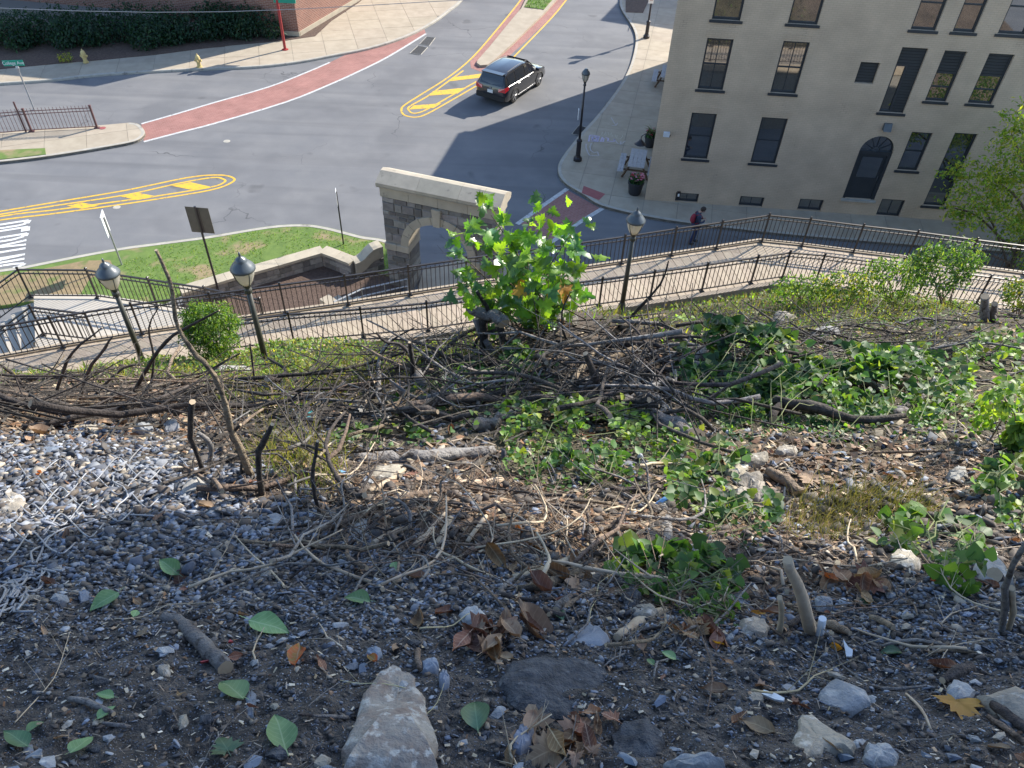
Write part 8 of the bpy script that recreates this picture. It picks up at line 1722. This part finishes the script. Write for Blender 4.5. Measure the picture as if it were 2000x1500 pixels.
# hedge below the brick building
hd_ = [(-40, 96), (22, 100), (78, 92), (132, 98), (185, 94), (232, 84), (285, 98), (330, 90), (378, 86), (425, 82), (470, 80), (510, 76)]
hl = ['first dark shrub of the hedge, cut by the left frame edge', 'second dark shrub from the left in the hedge', 'third dark shrub from the left in the hedge', 'fourth dark shrub from the left, above the shaded hydrant', 'fifth dark shrub from the left in the hedge', 'sixth dark shrub from the left in the hedge', 'seventh dark shrub from the left in the hedge', 'eighth dark shrub from the left in the hedge', 'ninth shrub, behind the sunlit hydrant', 'tenth shrub of the hedge, right of the sunlit hydrant', 'eleventh shrub of the hedge', 'last shrub of the hedge beside the red sign post']
for i, (u, v) in enumerate(hd_):
    p = onz(u, v, .15); g = random.Random(i); R_ = g.uniform(1.15, 1.5); shrub((p[0], p[1] + .8, .15), hl[i], [((0, 0, .75), (R_, 1.05, .95)), ((g.uniform(-.6, .6), .9, .95), (R_ * .9, .9, 1.0)), ((g.uniform(-.8, .8), -.5, .5), (.8, .7, .6))], .20, 1500, [(.010, .042, .022), (.016, .055, .028), (.022, .068, .032), (.03, .085, .035)], seed=200 + i, stems=4, group='hedge shrubs below the brick building', tilt=.6, asp=.45)
p = onz(130, 120, .15); shrub(tuple(p), 'small yellow green plant at the hedge foot', [((0, 0, .2), (.45, .35, .3))], .13, 160, GR['yellow'], 'plant', 'plant', 3, 230)
# round bush by the walkway
p = hit(428, 700); q = aty(428, 645, p[1]); R_ = 56 / ppm(q); shrub(tuple(p), 'round bright green bush below the big clear lamp', [((0, 0, q[2] - p[2]), (R_, R_ * .9, R_ * 1.0)), ((-.25 * R_, 0, (q[2] - p[2]) * 1.25), (R_ * .6, R_ * .6, R_ * .6))], .09, 6500, GR['bright'] + GR['vine'], 'bush', 'bush', 10, 231, .9, .3)
# bushes at the walkway corner on the right
for i, (u, v, uc, vc, rp, n, l, col) in enumerate([(1745, 590, 1745, 545, 62, 1300, 'pale feathery bush in front of the near fence at right', 'bright'), (1850, 600, 1840, 525, 72, 1900, 'leafy bush left of the right hand tree', 'vine'), (1650, 590, 1650, 565, 52, 800, 'low sunlit bush below the fence corner', 'yellow'), (1560, 592, 1560, 575, 56, 800, 'low weedy bush under the fence corner', 'bright'), (1990, 615, 2000, 575, 44, 700, 'small bush at the foot of the right hand tree', 'yellow')]):
    p = hit(u, v); q = aty(uc, vc, p[1] - .3); R_ = rp / ppm(q); c = q - p; shrub(tuple(p), l, [(tuple(c), (R_, R_ * .7, R_ * .75)), (tuple(c + np.array([R_ * .5, 0, R_ * .35])), (R_ * .5, R_ * .5, R_ * .5)), (tuple(c + np.array([-R_ * .5, 0, R_ * .3])), (R_ * .45, R_ * .4, R_ * .4))], .10, n, GR[col] + GR['vine'], 'bush', 'bush', 8, 240 + i, .8, .4)
def tree(base, label, trunk, limbs, blobs, leaf, n, cols, seed, rad, asp=.42, name='deciduous_tree'):
    r = np.random.default_rng(seed); t = thing(name, label, 'tree', tuple(base)); base = np.array(base); P = []; tot = sum(b[1] ** 2 for b in blobs)
    for c, R_ in blobs:                                 # crown: many small leaf sprays, gaps between them
        k = max(10, int(n * R_ ** 2 / tot)); ns = max(3, k // 22); sc = r.normal(0, 1, (ns, 3)); sc /= np.linalg.norm(sc, axis=1)[:, None]; sc = sc * (r.uniform(.15, 1, ns) ** .5 * R_)[:, None] * np.array([1, 1, .75]) + np.array(c); w = r.integers(0, ns, k); P.append(sc[w] + r.normal(0, .20, (k, 3)) * R_ * np.array([1, 1, .45]))
    P = np.concatenate(P) - base; s = r.uniform(.6, 1.35, len(P))[:, None] * leaf * np.array([[asp, 1, 1]]); R = rot_axes(len(P), .7, r); c = np.array(cols)[r.integers(0, len(cols), len(P))] * r.uniform(.65, 1.3, (len(P), 1)); cr_ = link('crown', scatter_mesh('crown', LEAFQ, LEAFF, P, R, s, M['foliage'], c), t); cr_['kind'] = 'stuff'
    tr = link('trunk', limb_mesh('trunk', [np.array(q) - base for q in trunk], [rad * (1 - .55 * i / (len(trunk) - 1)) for i in range(len(trunk))], [M['bark_brown'], M['wood_cut']], 9, seed), t)
    for i, L_ in enumerate(limbs): link('limb', limb_mesh('limb', [np.array(q) - base for q in L_], [rad * .42 * (1 - .75 * k / (len(L_) - 1)) for k in range(len(L_))], [M['bark_brown'], M['wood_cut']], 6, seed + i + 1), tr)
    return t
tb = hit(1942, 602); ty = tb[1]
def T_(u, v, dy=0): return aty(u, v, ty + dy)
tree(tb, 'yellow green tree with leaning trunk at the right edge', [tb - np.array([0, 0, .2]), T_(1958, 570), T_(1972, 535), T_(1990, 490), T_(2020, 420), T_(2040, 340)],
     [[T_(1990, 500), T_(1950, 460), T_(1905, 420), T_(1860, 405)], [T_(1985, 520), T_(1940, 500), T_(1890, 495)], [T_(2015, 430), T_(1980, 380), T_(1940, 350)], [T_(2030, 380), T_(1995, 310), T_(1975, 260)], [T_(1975, 580), T_(1968, 520), T_(1940, 440), T_(1915, 400)], [T_(1995, 620), T_(1990, 560), T_(1960, 520)]],
     [(T_(1885, 405, -.2), 48 / ppm(T_(1885, 405))), (T_(1925, 350, .2), 62 / ppm(T_(1900, 400))), (T_(1960, 420), 66 / ppm(T_(1900, 400))), (T_(1985, 330, .2), 56 / ppm(T_(1900, 400))), (T_(1990, 260), 36 / ppm(T_(1900, 400))), (T_(2040, 300), 80 / ppm(T_(1900, 400))), (T_(2000, 225, -.3), 40 / ppm(T_(1900, 400))), (T_(2010, 480), 60 / ppm(T_(1900, 400))), (T_(1865, 345, .3), 30 / ppm(T_(1900, 400))), (T_(1890, 430, -.2), 30 / ppm(T_(1900, 400))), (T_(2060, 400), 80 / ppm(T_(1900, 400)))], .17, 7800, [(.42, .46, .06), (.30, .42, .06), (.46, .46, .07), (.22, .36, .05), (.16, .28, .04)], 301, .17)
# bright upright shoot in the right vines and the broad leaved plant at the right edge
for (u, v, uc, vc, rp, n, l, lf) in ((1945, 870, 1945, 790, 50, 120, 'bright backlit leafy shoot in the right vines', .04), (1885, 1150, 1880, 1120, 56, 34, 'broad leaved young plant left of the sawn stump', .046), (2000, 880, 1990, 850, 44, 170, 'leafy shoots at the right edge of the thicket', .055)):
    p = hit(u, v); q = aty(uc, vc, p[1]); R_ = rp / ppm(q); c = q - p; shrub(tuple(p), l, [(tuple(c), (R_ * .6, R_ * .5, R_ * 1.3))], lf, n, GR['bright'] if lf != .046 else GR['vine'], 'plant', 'plant', 4, int(u), .6, 1.0, .006, T=HEART, F=HEARTF)
# pale dead roots on the right slope
for i, pts in enumerate(([(1815, 585), (1840, 575), (1852, 552)], [(1830, 588), (1845, 575), (1855, 550)], [(1845, 592), (1850, 575), (1858, 548)])): stick('dead_root', along(pts, .25), [8, 7, 5], 'wood_pale', ['left pale bare root on the right slope', 'middle pale bare root on the right slope', 'right pale bare root on the right slope'][i], 'root', seed=400 + i)

# ---- unseen tree added right of the slope, its crown shaped to shade the foreground
SH = np.clip(px_blob(GU, GV, 1000, 1520, 1600, 400, .2, 7) + px_blob(GU, GV, 480, 1190, 560, 160, .3, 12), 0, 1) * np.clip(.75 + 2.6 * (fbm(GU / 60, GV / 40, 3, 15) + .12), .0, 1)
SH = np.clip(SH + .22 * px_blob(GU, GV, 900, 790, 620, 60, .4, 8) * (fbm(GU / 40, GV / 25, 2, 16) > .1), 0, 1)
for b in ((180, 960, 300, 85), (1560, 945, 230, 60), (1100, 1110, 100, 50), (1880, 930, 120, 50), (1290, 1150, 90, 40), (1560, 1150, 40, 60), (990, 900, 240, 45)): SH = SH * (1 - .93 * px_blob(GU, GV, *b, .3, 3))
P, D, Nn = sample(4000, SH, 95, 1.7); r_ = np.random.default_rng(95); T2 = r_.uniform(8.0, 11.0, len(P))
for _k in range(60):                                    # the crown hangs high enough to stay above the view
    CP = P + SUN[None] * T2[:, None]; _u, _v, _d = proj(CP); bad = (_d > 0) & (_u > -250) & (_u < 2250) & (_v > -220); T2 = np.where(bad, T2 + .6, T2)
keep = ~bad; _sc = np.array([spx(1010, 510), spx(1010, 440), spx(1000, 590), spx(1090, 500), spx(920, 480)])
for q in _sc:
    w = CP - q; keep &= np.linalg.norm(w - (w @ SUN)[:, None] * SUN[None], axis=1) > .75
CP = CP[keep] + r_.normal(0, .08, (keep.sum(), 3))
tb2 = np.array([10.5, 4.6, 0.0]); tb2[2] = float(hgt(tb2[0], tb2[1])) - .2
shade = thing('deciduous_tree', 'unseen leafy tree added right of the slope to shade the foreground', 'tree', tuple(tb2)); s = r_.uniform(.7, 1.3, len(CP))[:, None] * .23 * np.array([[.75, 1, 1]])
up_ = np.repeat(SUN[None], len(CP), 0); R = rot_axes(len(CP), .5, r_, up_); c = np.array(GR['vine'])[r_.integers(0, 5, len(CP))]; cr_ = link('crown', scatter_mesh('crown', LEAFQ - np.array([0, .5, 0]), LEAFF, CP - tb2, R, s, M['foliage'], c), shade); cr_['kind'] = 'stuff'
ctr = CP.mean(0); tr = link('trunk', limb_mesh('trunk', [np.zeros(3), np.array([-.2, .3, 3.0]), np.array([-.8, 1.2, 6.0]), (ctr - tb2) * np.array([.8, .8, 1]) + np.array([0, 0, -.8])], [.26, .22, .17, .10], [M['bark_brown'], M['wood_cut']], 10, 5), shade)
for i in range(12):
    q = CP[r_.integers(0, len(CP))] - tb2; a = np.array([-.5, .8, 4.5]) + np.array([-.3, .5, 1.8]) * r_.random(); link('limb', limb_mesh('limb', [a, a * .55 + q * .45 + np.array([0, 0, .3]), q], [.09, .06, .02], [M['bark_brown'], M['wood_cut']], 6, 20 + i), tr)
